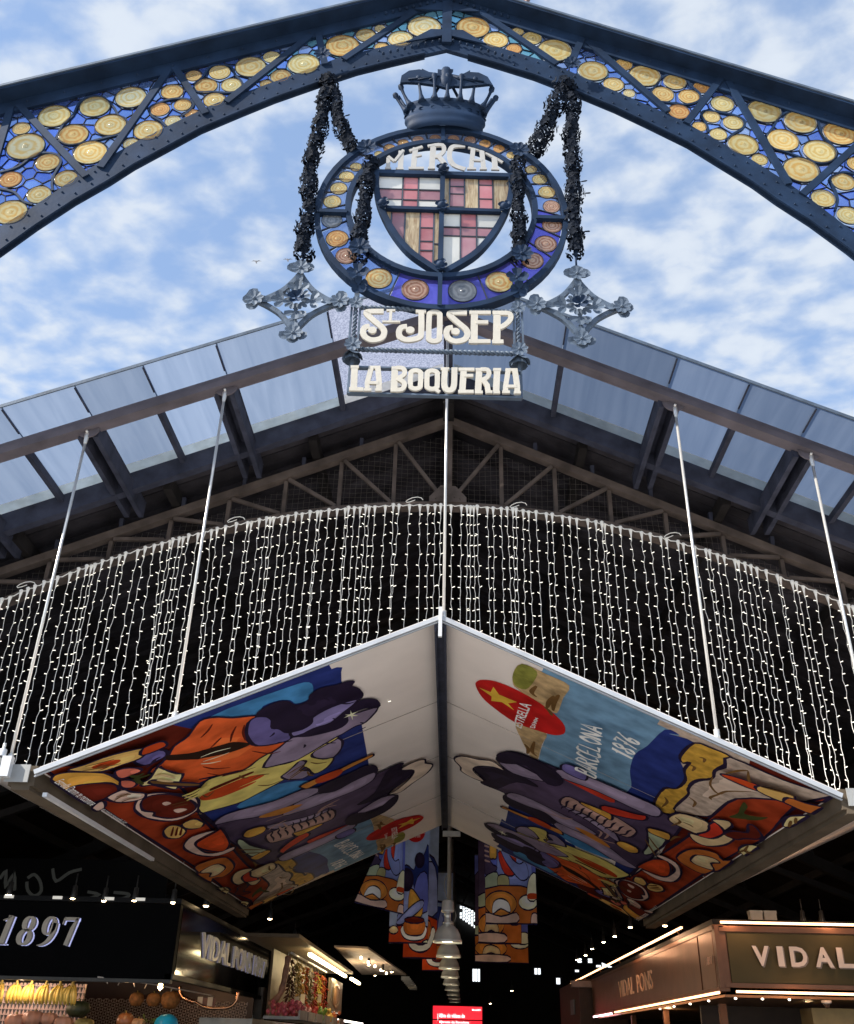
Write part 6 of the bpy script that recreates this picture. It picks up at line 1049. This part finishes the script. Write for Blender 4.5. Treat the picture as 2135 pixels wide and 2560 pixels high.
# ============================================================ pepper stall further along the left side
ps = thing('pepper_stall', 'warmly lit stall with a rail of dried peppers, left side of the aisle', 'stall', (-2.4, 16, 0))
b = MB(); b.tube([(0, 0, 2.755), (0, 4.6, 2.755)], .018, 8); b.build('hanging_rail', STEEL, ps)
b = MB(); b.box((-.5, 3.7, 2.4), (.04, 5.0, 1.0)); b.build('back_panel', mat('ochre_panel', (.1, .065, .032), .5, bump=.1), ps)
b = MB(); b.box((-.35, 4.5, 3.0), (.9, 9, .05)); b.build('soffit', mat('ochre_soffit', (.13, .09, .05), .6), ps)
b = MB(); b.bar((.02, 1.9, 2.875), (.02, 8.1, 2.875), .055, .05, up=(0, 0, 1)); b.build('light_tube', lamp_mat('yellow_tube', (1, .8, .42), 9), ps)
b = MB(); b.bar((.1, 8.6, 2.86), (.1, 10.8, 2.86), .06, .05, up=(0, 0, 1)); b.build('light_tube', MATS['yellow_tube'], ps)
b = MB(); b.box((-.6, 6.4, 2.35), (.05, 3.0, .75)); b.build('glass_front', mat('dark_cabinet', (.06, .045, .035), .2, .3), ps)
b = MB(); b.bar((-.2, 6, 2.0), (.0, 13, 2.0), .12, .03, up=(0, 0, 1)); b.bar((-.1, 6.5, 1.86), (.1, 14, 1.86), .09, .03, up=(0, 0, 1)); b.build('fridge_light', lamp_mat('cool_tube', (1, .92, .8), 3), ps)
b = MB(); b.box((-.9, 8, 1.0), (.8, 16, 1.7)); b.build('counter', mat('counter_steel', (.3, .28, .25), .35, .6), ps)
lamp(-1.75, 16.8, 2.6, 7, (1, .76, .42)); lamp(-1.75, 19.2, 2.6, 8, (1, .76, .42)); lamp(-2.2, 22, 2.75, 8, (1, .74, .4)); lamp(-2.0, 26, 2.9, 12, (1, .75, .5))  # unseen point lights added in front of the peppers to brighten them
cols = [((.35, .02, .01), 'deep red'), ((.09, .03, .012), 'blackish brown'), ((.45, .09, .02), 'orange red'), ((.42, .33, .05), 'yellow green'), ((.22, .16, .05), 'olive'), ((.5, .26, .05), 'amber')]
pm = [mat('dried_pepper_'+str(i), c, .4, var=.4, scale=20, rnd=.3) for i, (c, _) in enumerate(cols)]
def string_of(y, kind, L, lb, w=.075):
    t = thing('pepper_string', lb, 'dried peppers', (-2.4, y, 2.72), 0, 'strings of dried peppers on the rail')
    b = MB(); b.tube([(0, 0, .03), (0, 0, -L)], .006, 5); b.build('cord', BST, t); b = MB()
    for k in range(int(L/.0085)):
        z = -.05-random.random()*(L-.05); a = random.uniform(0, 6.28); r = w*(.5+.5*min(1, -z*4)); d = Vector((cos(a), sin(a)*1.5, random.uniform(-1.6, -.3))).normalized(); p = Vector((cos(a)*r*.3, sin(a)*r*.5, z)); l = random.uniform(.05, .1); s = d.cross(Vector((0, 0, 1)))*.012
        b.tube([p, p+d*l*.35, p+d*l*.75+s, p+d*l+s*1.5], [.006, .016, .012, .002], 5)
    b.build('peppers', pm[kind], t)
for y, k, L, lb in ((16.15, 1, .72, 'blackish string of dried peppers next to the sausage'), (16.7, 4, .5, 'olive string of dried peppers, second on the rail'), (17.2, 5, .62, 'amber string of dried peppers, third on the rail'), (17.7, 2, .6, 'orange red string of peppers in the middle of the rail'), (18.2, 4, .55, 'olive brown string of peppers past the middle of the rail'), (18.9, 0, .6, 'deep red string of peppers near the garlic braid'), (19.4, 3, .62, 'yellow green string of peppers near the rail end'), (19.9, 2, .62, 'orange red string of peppers beside the yellow green one'), (20.4, 0, .66, 'deep red string of peppers at the far rail end')): string_of(y, k, L, lb)
t = thing('cured_sausage', 'long pale cured sausage hanging curved at the near rail end', 'sausage', (-2.4, 15.75, 2.72)); b = MB(); b.tube(cr([(0, 0, -.02), (-.01, 0, -.12), (-.03, .0, -.32), (-.06, 0, -.5), (-.14, 0, -.62), (-.24, 0, -.68)], 4), [.01]+[.045+.006*sin(i*1.4) for i in range(19)]+[.012], 8); b.build('sausage', mat('sausage_skin', (.3, .14, .08), .6, var=.4, scale=12, bump=.3), t); b = MB(); b.tube([(0, 0, .03), (0, 0, -.03)], .005, 4); b.build('hook', STEEL, t)
t = thing('garlic_braid', 'braid of pale garlic bulbs hanging among the peppers', 'garlic', (-2.4, 18.55, 2.72)); b = MB()
for k in range(11): b.lathe([(.001, .04), (.012, .03), (.03, 0), (.026, -.018), (.001, -.026)], 8, (random.uniform(-.03, .03), random.uniform(-.05, .05), -.1-k*.048))
b.build('bulbs', mat('garlic_skin', (.55, .4, .3), .6), t); b = MB(); b.tube([(0, 0, .03), (0, 0, -.6)], .008, 5); b.build('stem', BST, t)
for (x, y, z, lb) in ((-2.3, 16.3, 2.1, 'cream price tag below the blackish peppers'), (-2.3, 16.9, 2.16, 'yellow price tag under the amber peppers'), (-2.3, 19.0, 2.24, 'small cream price tag under the garlic braid')):
    t = thing('price_tag', lb, 'price tag', (x, y, z), .3, 'price tags under the peppers'); b = MB(); b.box((0, 0, 0), (.07, .008, .13)); b.build('card', mat('tag_paper', (.75, .62, .4), .6), t); b = MB(); b.tube([(0, 0, .06), (0, 0, .2)], .003, 4); b.build('string', BST, t)
os_ = thing('oval_shop_sign', 'projecting box sign with an oval amber ring beyond the peppers', 'sign', (-2.4, 22.4, 2.4)); b = MB(); b.box((0, 0, 0), (.06, 2.2, .6)); b.build('box', mat('sign_box', (.34, .27, .18), .5), os_)
b = MB(); b.lathe([(.17, .036), (.2, .05), (.24, .036)], 28, (0, -.1, 0), axis='x', sx=3.0, sy=1.0); b.build('ring', mat('sign_ring', (.5, .36, .14), .35, .5), os_); b = MB(); b.lathe([(.001, .038), (.16, .038)], 28, (0, -.1, 0), axis='x', sx=3.0, sy=1.0); b.build('dial', mat('sign_dial', (.4, .2, .05), .4), os_)
t = thing('beige_awning', 'flat beige awning panel over the left stalls in the distance', 'awning', (0, 0, 0)); b = MB()
vs = [(-2.42, 21.8, 3.3), (-1.72, 22.0, 3.3), (-1.3, 30.8, 3.3), (-2.62, 31.1, 3.3)]; vs += [(x, y, z+.04) for x, y, z in vs]; b.add(vs, [(0, 1, 2, 3), (7, 6, 5, 4), (0, 4, 5, 1), (1, 5, 6, 2), (2, 6, 7, 3), (3, 7, 4, 0)]); b.build('panel', mat('awning_beige', (.42, .32, .24), .7, bump=.2), t)
b = MB()
for k in range(7): b.box((-1.32+.02*k, 30.9+.5*k, 3.22-.02*k), (.24, .1, .1))
t2 = tag(b.build('fascia_blocks', mat('grey_block', (.4, .4, .38), .5), t), kind='stuff')
for k in range(5): b = MB(); b.lathe([(.001, .06), (.025, .05), (.03, 0), (.001, -.01)], 8, (-1.95+.06*k, 23+1.3*k, 3.17)); b.build('ceiling_spot', lamp_mat('small_spot', (1, .8, .5), 5), t)
rng = random.Random(5)
for i, (y, c, lb) in enumerate(((15.6, (.6, .1, .12), 'tray of red candied fruit at the near end of the pepper counter'), (16.5, (.62, .3, .28), 'tray of pink candied fruit, second on the pepper counter'), (17.5, (.5, .06, .05), 'tray of deep red dried fruit, third on the pepper counter'), (18.6, (.2, .33, .06), 'tray of green sweets in the middle of the pepper counter'), (19.8, (.6, .4, .1), 'tray of amber dried fruit toward the far end of the counter'), (21.0, (.55, .15, .06), 'tray of orange red goods at the far end of the counter'))):
    t = thing('display_tray', lb, 'tray', (-2.35, y, 1.86), 0, 'trays of dried fruit on the pepper counter')
    b = MB(); b.box((0, 0, 0), (.5, .8, .04)); b.box((.26, 0, .04), (.02, .8, .12)); b.build('tray', mat('tray_paint', (.3, .27, .24), .5), t)
    b = MB()
    for k in range(60): b.lathe([(.001, .04), (.03, .02), (.035, 0), (.02, -.03), (.001, -.04)], 6, (rng.uniform(-.2, .2), rng.uniform(-.37, .37), .05+rng.uniform(0, .16)))
    tag(b.build('dried_fruit', mat('candied_'+str(i), c, .4, var=.4, scale=18), t), kind='stuff')
for i, (x, y, z, lb) in enumerate(((-1.9, 24.6, 3.2, 'small cluster light over the distant left stalls, nearest'), (-1.7, 26.5, 3.2, 'small cluster light over the distant left stalls, second'), (-1.6, 28.7, 3.3, 'small cluster light over the distant left stalls, third'), (-1.35, 33, 3.2, 'small cluster light at the end of the beige awning'), (-2.6, 36, 3.6, 'faint light deep in the hall, left of the screen'), (1.9, 33, 3.1, 'faint light deep in the hall, right of the screen'), (1.4, 38, 2.9, 'farthest faint light, right of the screen'))): dup(proto_spot, (x, y, z), 0, lb)
# ============================================================ copper stall on the right
RSX, RSY = 3.562, 13.86
rs = thing('copper_stall', 'copper clad stall on the right with the painted name VIDAL', 'stall', (RSX, RSY, 0))
COPP = mat('brushed_copper', (.24, .105, .058), .34, .85, .15, 3, .05); COPD = mat('dark_copper', (.2, .085, .045), .4, .7, .2, 3)
b = MB(); b.box((2.6, .05, 2.68), (5.2, .1, .74)); b.build('front_board', COPD, rs)
b = MB(); b.box((2.66, -.012, 2.665), (5.0, .03, .6)); b.build('sign_panel', mat('olive_panel', (.1, .075, .035), .6, 0, .15, 2, spec=.1), rs)
b = MB()
for z in (2.335, 3.0): b.bar((.06, -.03, z), (5.2, -.03, z), .05, .05, up=(0, 1, 0))
b.bar((.03, -.02, 2.3), (.03, -.02, 3.05), .06, .05, up=(0, 1, 0)); b.build('sign_frame', COPD, rs)
b = MB(); b.box((.05, .53, 2.66), (.1, .8, .68)); b.build('side_board', COPP, rs)
b = MB(); b.box((.05, 6.9, 2.66), (.1, 11.8, .68)); b.build('side_board', COPP, rs)
b = MB(); b.box((.06, 6.4, 3.03), (.14, 12.8, .06)); b.box((.06, 6.4, 2.29), (.14, 12.8, .05)); b.build('cornice', COPD, rs)
b = MB(); b.box((2.6, 6.4, 3.1), (5.2, 12.8, .06)); b.build('roof_slab', DARK, rs)
TUBE = lamp_mat('warm_tube', (1, .52, .24), 2.6); PINKT = lamp_mat('pink_tube', (1, .55, .6), 5)
for p, q in (((.1, -.02, 3.09), (5.2, -.02, 3.09)), ((.2, -.02, 2.262), (5.2, -.02, 2.262)), ((-.02, .0, 2.247), (-.02, 9.1, 2.247)), ((.02, 2.0, 3.22), (.02, 17.8, 3.22))):
    b = MB(); b.bar(p, q, .028, .028, up=(0, 0, 1)); b.build('light_tube', TUBE, rs)
b = MB(); b.bar((-.02, 9.6, 2.235), (-.02, 12.6, 2.235), .03, .03, up=(0, 0, 1)); b.build('light_tube', PINKT, rs)
for k in range(5): b = MB(); b.bar((.1, 2.4+k*3, 3.1), (.02, 2.4+k*3, 3.21), .02, .02, up=(0, 1, 0)); b.build('tube_bracket', COPD, rs)
LETF = mat('letter_face', (.85, .66, .54), .5, var=.08); LETS = mat('letter_side', (.3, .22, .17), .5)
for ch, x0, x1 in (('V', 4.02, 4.26), ('I', 4.34, 4.44), ('D', 4.505, 4.745), ('A', 4.82, 5.075), ('L', 5.115, 5.34)):
    b = MB(); x0 -= RSX; x1 -= RSX
    solid_text(b, ch, lambda u, v, d: (x0+u*(x1-x0-.02), -.075+d, 2.565+v*.24), .02, 0, .045 if ch != 'I' else .03, 0, 1)
    solid_text(b, ch, lambda u, v, d: (x0+.022+u*(x1-x0-.02), -.052+d, 2.552+v*.24), .02, 0, .045 if ch != 'I' else .03, 1, 1); b.build('letter', [LETF, LETS], rs)
for wd, ya, yb in (('VIDAL', 8.45, 6.6), ('PONS', 6.2, 4.6)): b = MB(); solid_text(b, wd, lambda u, v, d: (-.012+d, ya-u*(ya-yb), 2.5+v*.3), .012); b.build('embossed_name', mat('pale_copper', (.85, .55, .38), .4, .4), rs)
b = MB(); solid_text(b, '1897', lambda u, v, d: (-.012+d, .56-u*.34, 2.6+v*.1), .012); b.build('embossed_year', MATS['pale_copper'], rs)
b = MB(); b.box((2.6, 6.4, 2.22), (5.0, 12.4, .03)); b.build('soffit', mat('copper_soffit', (.3, .15, .07), .45, .5), rs)
for x, y in ((.55, 2.2), (.35, 5.5), (.35, 9.0), (4.6, .6)):
    b = MB(); b.box((x, y, 1.1), (.1, .1, 2.2)); b.build('post', COPD, rs)
b = MB(); b.box((2.7, 3.0, 1.1), (4.6, .08, 2.2)); b.build('back_wall', mat('stall_back', (.05, .03, .02), .6), rs)
b = MB(); b.box((2.4, 1.2, 2.02), (1.9, .5, .22)); b.build('hood', mat('brass_hood', (.25, .16, .06), .4, .5), rs)
for k in range(7): b = MB(); b.lathe([(.001, .012), (.016, .008), (.016, -.008), (.001, -.012)], 8, (.25+.35*k if k < 3 else .12, .25 if k < 3 else 1.2*(k-2), 2.195)); b.build('ceiling_spot', lamp_mat('tiny_spot', (1, .85, .65), 5), rs)
lamp(RSX+.3, RSY-.3, 3.16, 4, (1, .6, .34)); lamp(RSX+1.6, RSY-.3, 3.16, 4, (1, .6, .34)); lamp(RSX+1.0, RSY-.35, 2.2, 2, (1, .6, .34)); lamp(RSX-.25, RSY+3, 3.2, 8, (1, .55, .3)); lamp(RSX-.25, RSY+6, 3.2, 8, (1, .55, .3)); lamp(RSX+1.5, RSY+1.2, 2.1, 3, (1, .7, .35)); lamp(RSX+.3, RSY+5, 2.1, 2.5, (1, .7, .4))  # unseen point lights added near the tubes to light letters and copper
t = thing('dome_camera', 'white dome security camera under the VIDAL fascia', 'camera', (4.95, 14.0, 2.16)); b = MB(); b.lathe([(.001, .03), (.065, .03), (.065, 0), (.04, -.01)], 16); b.build('base', mat('white_plastic', (.7, .6, .5), .4), t); b = MB(); b.lathe([(.038, -.01), (.034, -.04), (.015, -.06), (.001, -.064)], 14); b.build('dome', mat('smoked_dome', (.1, .06, .04), .1), t)
for x, lb in ((4.27, 'left of two pale boxes standing on the VIDAL stall roof'), (4.46, 'right of two pale boxes standing on the VIDAL stall roof')):
    t = thing('storage_box', lb, 'box', (x, 14.3, 3.135), 0, 'pale boxes on the copper stall'); b = MB(); b.box((0, 0, .07), (.165, .14, .12)); b.build('body', mat('pale_box', (.34, .32, .28), .6), t); b = MB(); b.box((0, 0, .14), (.175, .15, .035)); b.build('lid', MATS['pale_box'], t)
# second right stall in the distance
r2 = thing('dark_wood_stall', 'dim brown stall beyond the copper stall on the right', 'stall', (3.3, 27.2, 0)); b = MB(); b.box((.6, 2.5, 1.6), (1.2, 5, 3.0)); b.build('body', mat('brown_stall', (.06, .03, .018), .6), r2); b = MB(); b.box((.3, -.1, 2.98), (1.0, .3, .14)); b.build('cornice', mat('pinkish_cornice', (.3, .22, .2), .6), r2)
b = MB(); b.box((-.03, 1.4, 2.5), (.03, .8, .35)); b.build('poster', mat('grey_poster', (.2, .2, .22), .6), r2)
# ============================================================ pendant lamps over the aisle
AL = mat('spun_aluminium', (.88, .88, .85), .22, .45, .1, 5); GLW = lamp_mat('pendant_glow', (1, .86, .55), 4.5)
pb = MB(); pb.lathe([(.001, .62), (.075, .61), (.09, .58), (.095, .48), (.1, .46), (.1, .44), (.05, .43), (.05, .3), (.075, .29), (.075, .27), (.06, .26)], 20); PH = pb.mesh('lamp_housing', AL)
pb = MB(); pb.lathe([(.06, .27), (.09, .25), (.15, .2), (.195, .12), (.212, .05), (.222, .045), (.222, .0), (.214, .0), (.208, .05), (.18, .13), (.1, .22), (.06, .25)], 24); PS = pb.mesh('lamp_shade', AL)
pb = MB(); pb.lathe([(.001, .008), (.08, .015), (.13, .04), (.08, .12), (.001, .2)], 18); PG = pb.mesh('lamp_bulb', GLW)
pb = MB(); pb.tube([(0, 0, .61), (0, 0, 4.4)], .012, 6); pb.tube(cr([(.06, 0, .55), (.13, 0, .4), (.1, 0, .3)], 4), .006, 5); pb.tube(cr([(-.0, 0, .62), (-.05, 0, .75), (-.05, 0, .9), (0, 0, 1.0)], 4), .006, 5); PCB = pb.mesh('cord', mat('lamp_cord', (.3, .29, .27), .5))
ordn = ['nearest and largest pendant lamp over the aisle', 'second pendant lamp from the front', 'third pendant lamp from the front', 'fourth pendant lamp from the front', 'fifth pendant lamp from the front', 'sixth pendant lamp, in front of the far banners', 'seventh pendant lamp, above the red screen', 'eighth pendant lamp, just above the red screen', 'ninth pendant lamp, overlapping the red screen', 'tenth pendant lamp, overlapping the screen text', 'eleventh and farthest pendant lamp in the row']
for i in range(11):
    y = 15.85+3.12*i; x = .0 if i < 3 else .012*(i-2)**1.5/1.2
    if y > 43: break
    if i == 0:
        lp = thing('pendant_lamp', ordn[0], 'pendant lamp', (x, y, 2.93), 0, 'row of aluminium pendant lamps'); put('lamp_housing', PH, lp); put('lamp_shade', PS, lp); put('lamp_bulb', PG, lp); put('cord', PCB, lp)
    else: dup(lp, (x, y, 2.95), 0, ordn[i])
for y in (17.4, 23.7, 30): lamp(0, y, 2.8, 3.2, (1, .85, .62))  # unseen point lights added between the pendants to spread their glow
# ============================================================ hanging banners
def banner(name, quad, label, kind):
    t = thing(name, label, 'banner', (0, 0, 0), 0, 'printed banners hanging in the aisle')
    A, B, C_, D_ = [Vector(p) for p in quad]      # bottom left, bottom right, top right, top left
    def P(u, v, off=0):
        q = A.lerp(B, u).lerp(D_.lerp(C_, u), v); q.y += .005*sin(u*5+v*3)*v; return q+Vector((0, -off, 0))
    b = MB(); n = 10; vs = []; fs = []
    for i in range(n+1):
        for j in range(n+1): vs.append(P(i/n, j/n))
    for i in range(n):
        for j in range(n): a = i*(n+1)+j; fs.append((a, a+n+1, a+n+2, a+1))
    vs2 = [Vector(p)+Vector((0, .01, 0)) for p in vs]; m_ = len(vs); b.add(vs+vs2, fs+[tuple(k+m_ for k in f[::-1]) for f in fs])
    b.build('cloth', print_mat('skyb' if kind in 'ac' else 'blue'), t)
    pr = Print(P, .0018); E_ = lambda cx, cy, rx, ry, n=14: [(cx+rx*cos(2*pi*i/n), cy+ry*sin(2*pi*i/n)) for i in range(n)]
    w = (.004, .006)
    def q(c, p, l=1): pr.poly(c, p, l, True, w)
    if kind == 'w':                    # woman in red with a bottle
        q('mid', [(.28, .28), (.3, .75), (.45, .9), (.7, .88), (.88, .7), (.88, .3)]); q('ink', [(.22, .8), (.3, .93), (.5, .95), (.6, .85), (.45, .78), (.3, .8)])
        q('red2', [(.53, .79), (.62, .55), (.6, .4), (.39, .4), (.27, .57), (.46, .62)]); q('mid', [(.26, .7), (.36, .74), (.5, .55), (.68, .48), (.8, .5), (.86, .38), (.7, .35), (.46, .47), (.33, .58)])
        q('plum', [(0, .48), (.02, .76), (.11, .74), (.12, .5), (.25, .45), (.1, .38), (0, .4)])
        for k in range(6): q('dusty', [(0, .5+k*.04), (.1, .49+k*.04), (.1, .5+k*.04), (0, .515+k*.04)], 0)
        q('amber', [(.1, .54), (.12, .75), (.17, .8), (.23, .75), (.24, .54), (.17, .52)]); q('red2', [(.16, .78), (.16, .86), (.2, .87), (.22, .78)]); q('mid', [(.1, .66), (.15, .72), (.3, .72), (.34, .66), (.2, .63)])
        q('mint', [(0, .28), (.0, .37), (.24, .41), (.26, .28)]); q('khaki', [(.27, .28), (.26, .38), (.45, .38), (.46, .28)])
        q('rust', [(0, .0), (0, .275), (1, .27), (1, 0)]); q('orange2', E_(.3, .16, .31, .1)); q('white', [(.14, .08), (.16, .17), (.3, .2), (.45, .17), (.48, .09), (.3, .12)]); q('pinkw', [(0, .01), (0, .09), (.3, .06), (.6, .09), (.6, .01)])
        q('cream', E_(.83, .17, .18, .06)); q('cream', [(.82, .2), (.86, .36), (1, .4), (1, .2)]); q('brick', [(.83, .2), (.84, .24), (1, .24), (1, .2)], 0); q('pinkw', [(.88, 0), (.9, .08), (1, .08), (1, 0)])
    if kind == 'a':                    # grey blue sky, red round logo, dark figures, pot on a plate
        q('red', E_(.62, .9, .26, .09), 0); pr.text('ESTRELLA', [(.4, .885), (.86, .885), (.4, .925), (.86, .925)], 'white', .02); pr.text('DAMM', [(.52, .85), (.74, .85), (.52, .872), (.74, .872)], 'white')
        q('navy', [(.1, .3), (.15, .55), (.4, .62), (.6, .58), (.68, .68), (.85, .7), (.98, .78), (.98, .3)]); q('mid', [(.3, .3), (.4, .52), (.55, .56), (.6, .45), (.75, .32), (.6, .2), (.2, .18)])
        q('ink', E_(.42, .5, .18, .09)); q('ink', E_(.75, .66, .13, .06)); q('blue', [(.6, .3), (.7, .52), (.95, .55), (.98, .25)]); q('amber', [(.5, .22), (.5, .4), (.6, .42), (.85, .3), (.8, .2)]); q('mid', [(.2, .17), (.6, .3), (.85, .34), (.85, .28), (.45, .17), (.25, .14)])
        q('brick', [(.0, .0), (0, .12), (1, .13), (1, 0)]); q('white', [(.3, .1), (.4, .04), (.65, .02), (.9, .04), (.98, .11), (.9, .14), (.85, .07), (.5, .07), (.38, .14)]); q('rust', [(.42, .08), (.4, .17), (.9, .18), (.88, .08), (.65, .06)]); q('maroon', E_(.65, .18, .26, .025)); q('beige', E_(.12, .1, .12, .03)); q('cream', [(.85, .0), (.9, .02), (1, .03), (1, 0)])
    if kind == 'c':                    # narrower print, food only at the foot
        q('navy', [(0, .25), (.1, .6), (.5, .7), (1, .6), (1, .25)]); q('mid', [(.5, .3), (.6, .6), (.9, .6), (1, .3)]); q('plum', [(0, .4), (0, .7), (.2, .7), (.25, .4)])
        q('brick', [(0, 0), (0, .25), (1, .25), (1, 0)]); q('white', [(.1, .16), (.2, .07), (.5, .04), (.8, .07), (.95, .17), (.85, .2), (.7, .1), (.35, .1), (.2, .2)]); q('rust', [(.3, .12), (.28, .24), (.78, .24), (.75, .12)])
    if kind == 'd':                    # bread and hat foot print
        q('plum', [(0, .3), (0, .8), (.3, .8), (.3, .3)]); q('mint', [(0, .25), (0, .33), (.4, .36), (.4, .25)]); q('rust', [(0, 0), (0, .24), (1, .24), (1, 0)]); q('orange2', E_(.3, .13, .3, .08)); q('beige', [(.15, .07), (.18, .14), (.3, .16), (.45, .13), (.46, .07), (.3, .09)]); q('cream', E_(.84, .17, .17, .04)); q('cream', [(.8, .18), (.84, .27), (1, .27), (1, .18)]); q('pinkw', [(0, .01), (0, .07), (.6, .07), (.6, .01)])
    pr.build('banner_print', t)
    b = MB(); top = [D_, C_]; b.bar(D_, C_, .03, .03, up=(0, 0, 1)); b.tube([D_.lerp(C_, .1), D_.lerp(C_, .1)+Vector((0, 0, 1.2))], .006, 4); b.tube([D_.lerp(C_, .9), D_.lerp(C_, .9)+Vector((0, 0, 1.2))], .006, 4); b.build('hanging_bar', BROWN, t)
banner('hanging_banner', [(.62, 17, 3.32), (1.47, 17, 3.33), (1.47, 17, 5.3), (.6, 17, 5.3)], 'right front banner of a woman in red holding a bottle', 'w')
banner('hanging_banner', [(.57, 20, 3.28), (1.4, 20, 3.28), (1.42, 20, 5.9), (.57, 20, 5.9)], 'right middle banner partly hidden, with bread and hat at its foot', 'd')
banner('hanging_banner', [(.62, 26, 3.35), (1.95, 26, 3.35), (1.95, 26, 5.9), (.62, 26, 5.9)], 'dim right rear banner with a brown foot', 'd')
banner('hanging_banner', [(-1.5, 16.3, 3.53), (-.705, 16.3, 3.36), (-.72, 16.35, 5.0), (-.9, 16.35, 5.0)], 'left front banner hanging crooked and narrowed at the top', 'w')
banner('hanging_banner', [(-1.06, 18.4, 3.12), (-.37, 18.4, 3.12), (-.37, 18.4, 5.25), (-1.06, 18.4, 5.25)], 'left middle banner with the round red logo and a pot at its foot', 'a')
banner('hanging_banner', [(-.98, 22, 3.13), (-.27, 22, 3.13), (-.25, 22, 6.2), (-.98, 22, 6.2)], 'left third banner with a white plate low behind the others', 'c')
banner('hanging_banner', [(-.72, 27, 3.2), (.05, 27, 3.2), (.05, 27, 5.6), (-.72, 27, 5.6)], 'dim left rear banner mostly hidden behind the lamps', 'c')
# ============================================================ red screen and hall sign
sc = thing('red_screen', 'glowing red information screen at the far end of the aisle', 'screen', (.24, 40, 2.3)); RS_ = lamp_mat('screen_red', (.75, .005, .02), 1.0); WS = lamp_mat('screen_white', (1, .85, .85), 1.2)
b = MB(); b.box((0, .06, -.1), (1.9, .08, 1.2)); b.build('case', DARK, sc)
for z0, z1 in ((.07, .5), (-.34, .03)):
    b = MB(); b.box((0, 0, (z0+z1)/2), (1.83, .03, z1-z0)); b.build('panel', RS_, sc)
b = MB()
for s, x0, x1, z, h in (('Mira els vídeos de', -.66, .27, .12, .13), ('Mercats de Barcelona', -.66, .43, -.06, .07), ('al nostre Youtube!', -.66, .27, -.21, .13), ('MercatsBCN', .55, .87, .37, .05)): solid_text(b, s, lambda u, v, d: (x0+u*(x1-x0), -.022+d, z+v*h), .004, 0, .012)
b.box((-.73, -.02, .13), (.012, .01, .22)); b.build('screen_text', WS, sc)
hs = thing('hall_sign', 'dim dark sign with brushed grey strokes over the left stalls', 'sign', (0, 17, 0)); b = MB(); b.box((-7.6, .1, 3.85), (5.6, .06, .75)); b.build('board', DARK, hs)
for pts in ([(-7.68, 3.88), (-7.6, 4.0), (-7.55, 3.76), (-7.45, 3.96), (-7.38, 3.7)], [(-7.2, 3.9), (-7.1, 3.96), (-6.98, 3.86), (-6.92, 3.7), (-7.02, 3.62), (-7.15, 3.7), (-7.2, 3.84)], [(-6.8, 4.06), (-6.7, 3.86), (-6.5, 4.0), (-6.3, 4.06)], [(-6.12, 3.7), (-5.92, 3.66), (-6.12, 3.58)], [(-5.67, 3.7), (-5.42, 3.68), (-5.45, 3.62), (-5.65, 3.58)]): b = MB(); b.ribbon(cr(pts, 3), .045, .03, .06); b.build('brush_stroke', mat('grey_brush', (.07, .075, .07), .6, emit=(.7, .72, .65), estr=.012), hs)
# two gulls far off in the sky
for x, y, z, lb in ((-17.3, 60, 59.6, 'tiny gull flying in the sky, left of two'), (-14.6, 60, 59.8, 'tiny gull flying in the sky, right of two')):
    t = thing('gull', lb, 'bird', (x, y, z), 0, 'gulls in the sky'); t.scale = (.6, .6, .6); b = MB(); b.lathe([(.001, -.35), (.08, -.2), (.12, 0), (.07, .25), (.001, .4)], 8, axis='y'); b.build('body', mat('gull_grey', (.3, .3, .32), .7), t)
    b = MB()
    for s in (-1, 1): b.add([(0, -.1, .05), (s*.35, -.02, .3), (s*.75, .12, .2), (s*.35, .14, .27), (0, .12, .05), (s*.35, .05, .26)], [(0, 1, 5, 4), (1, 2, 3, 5), (4, 5, 3)])
    b.build('wings', MATS['gull_grey'], t)
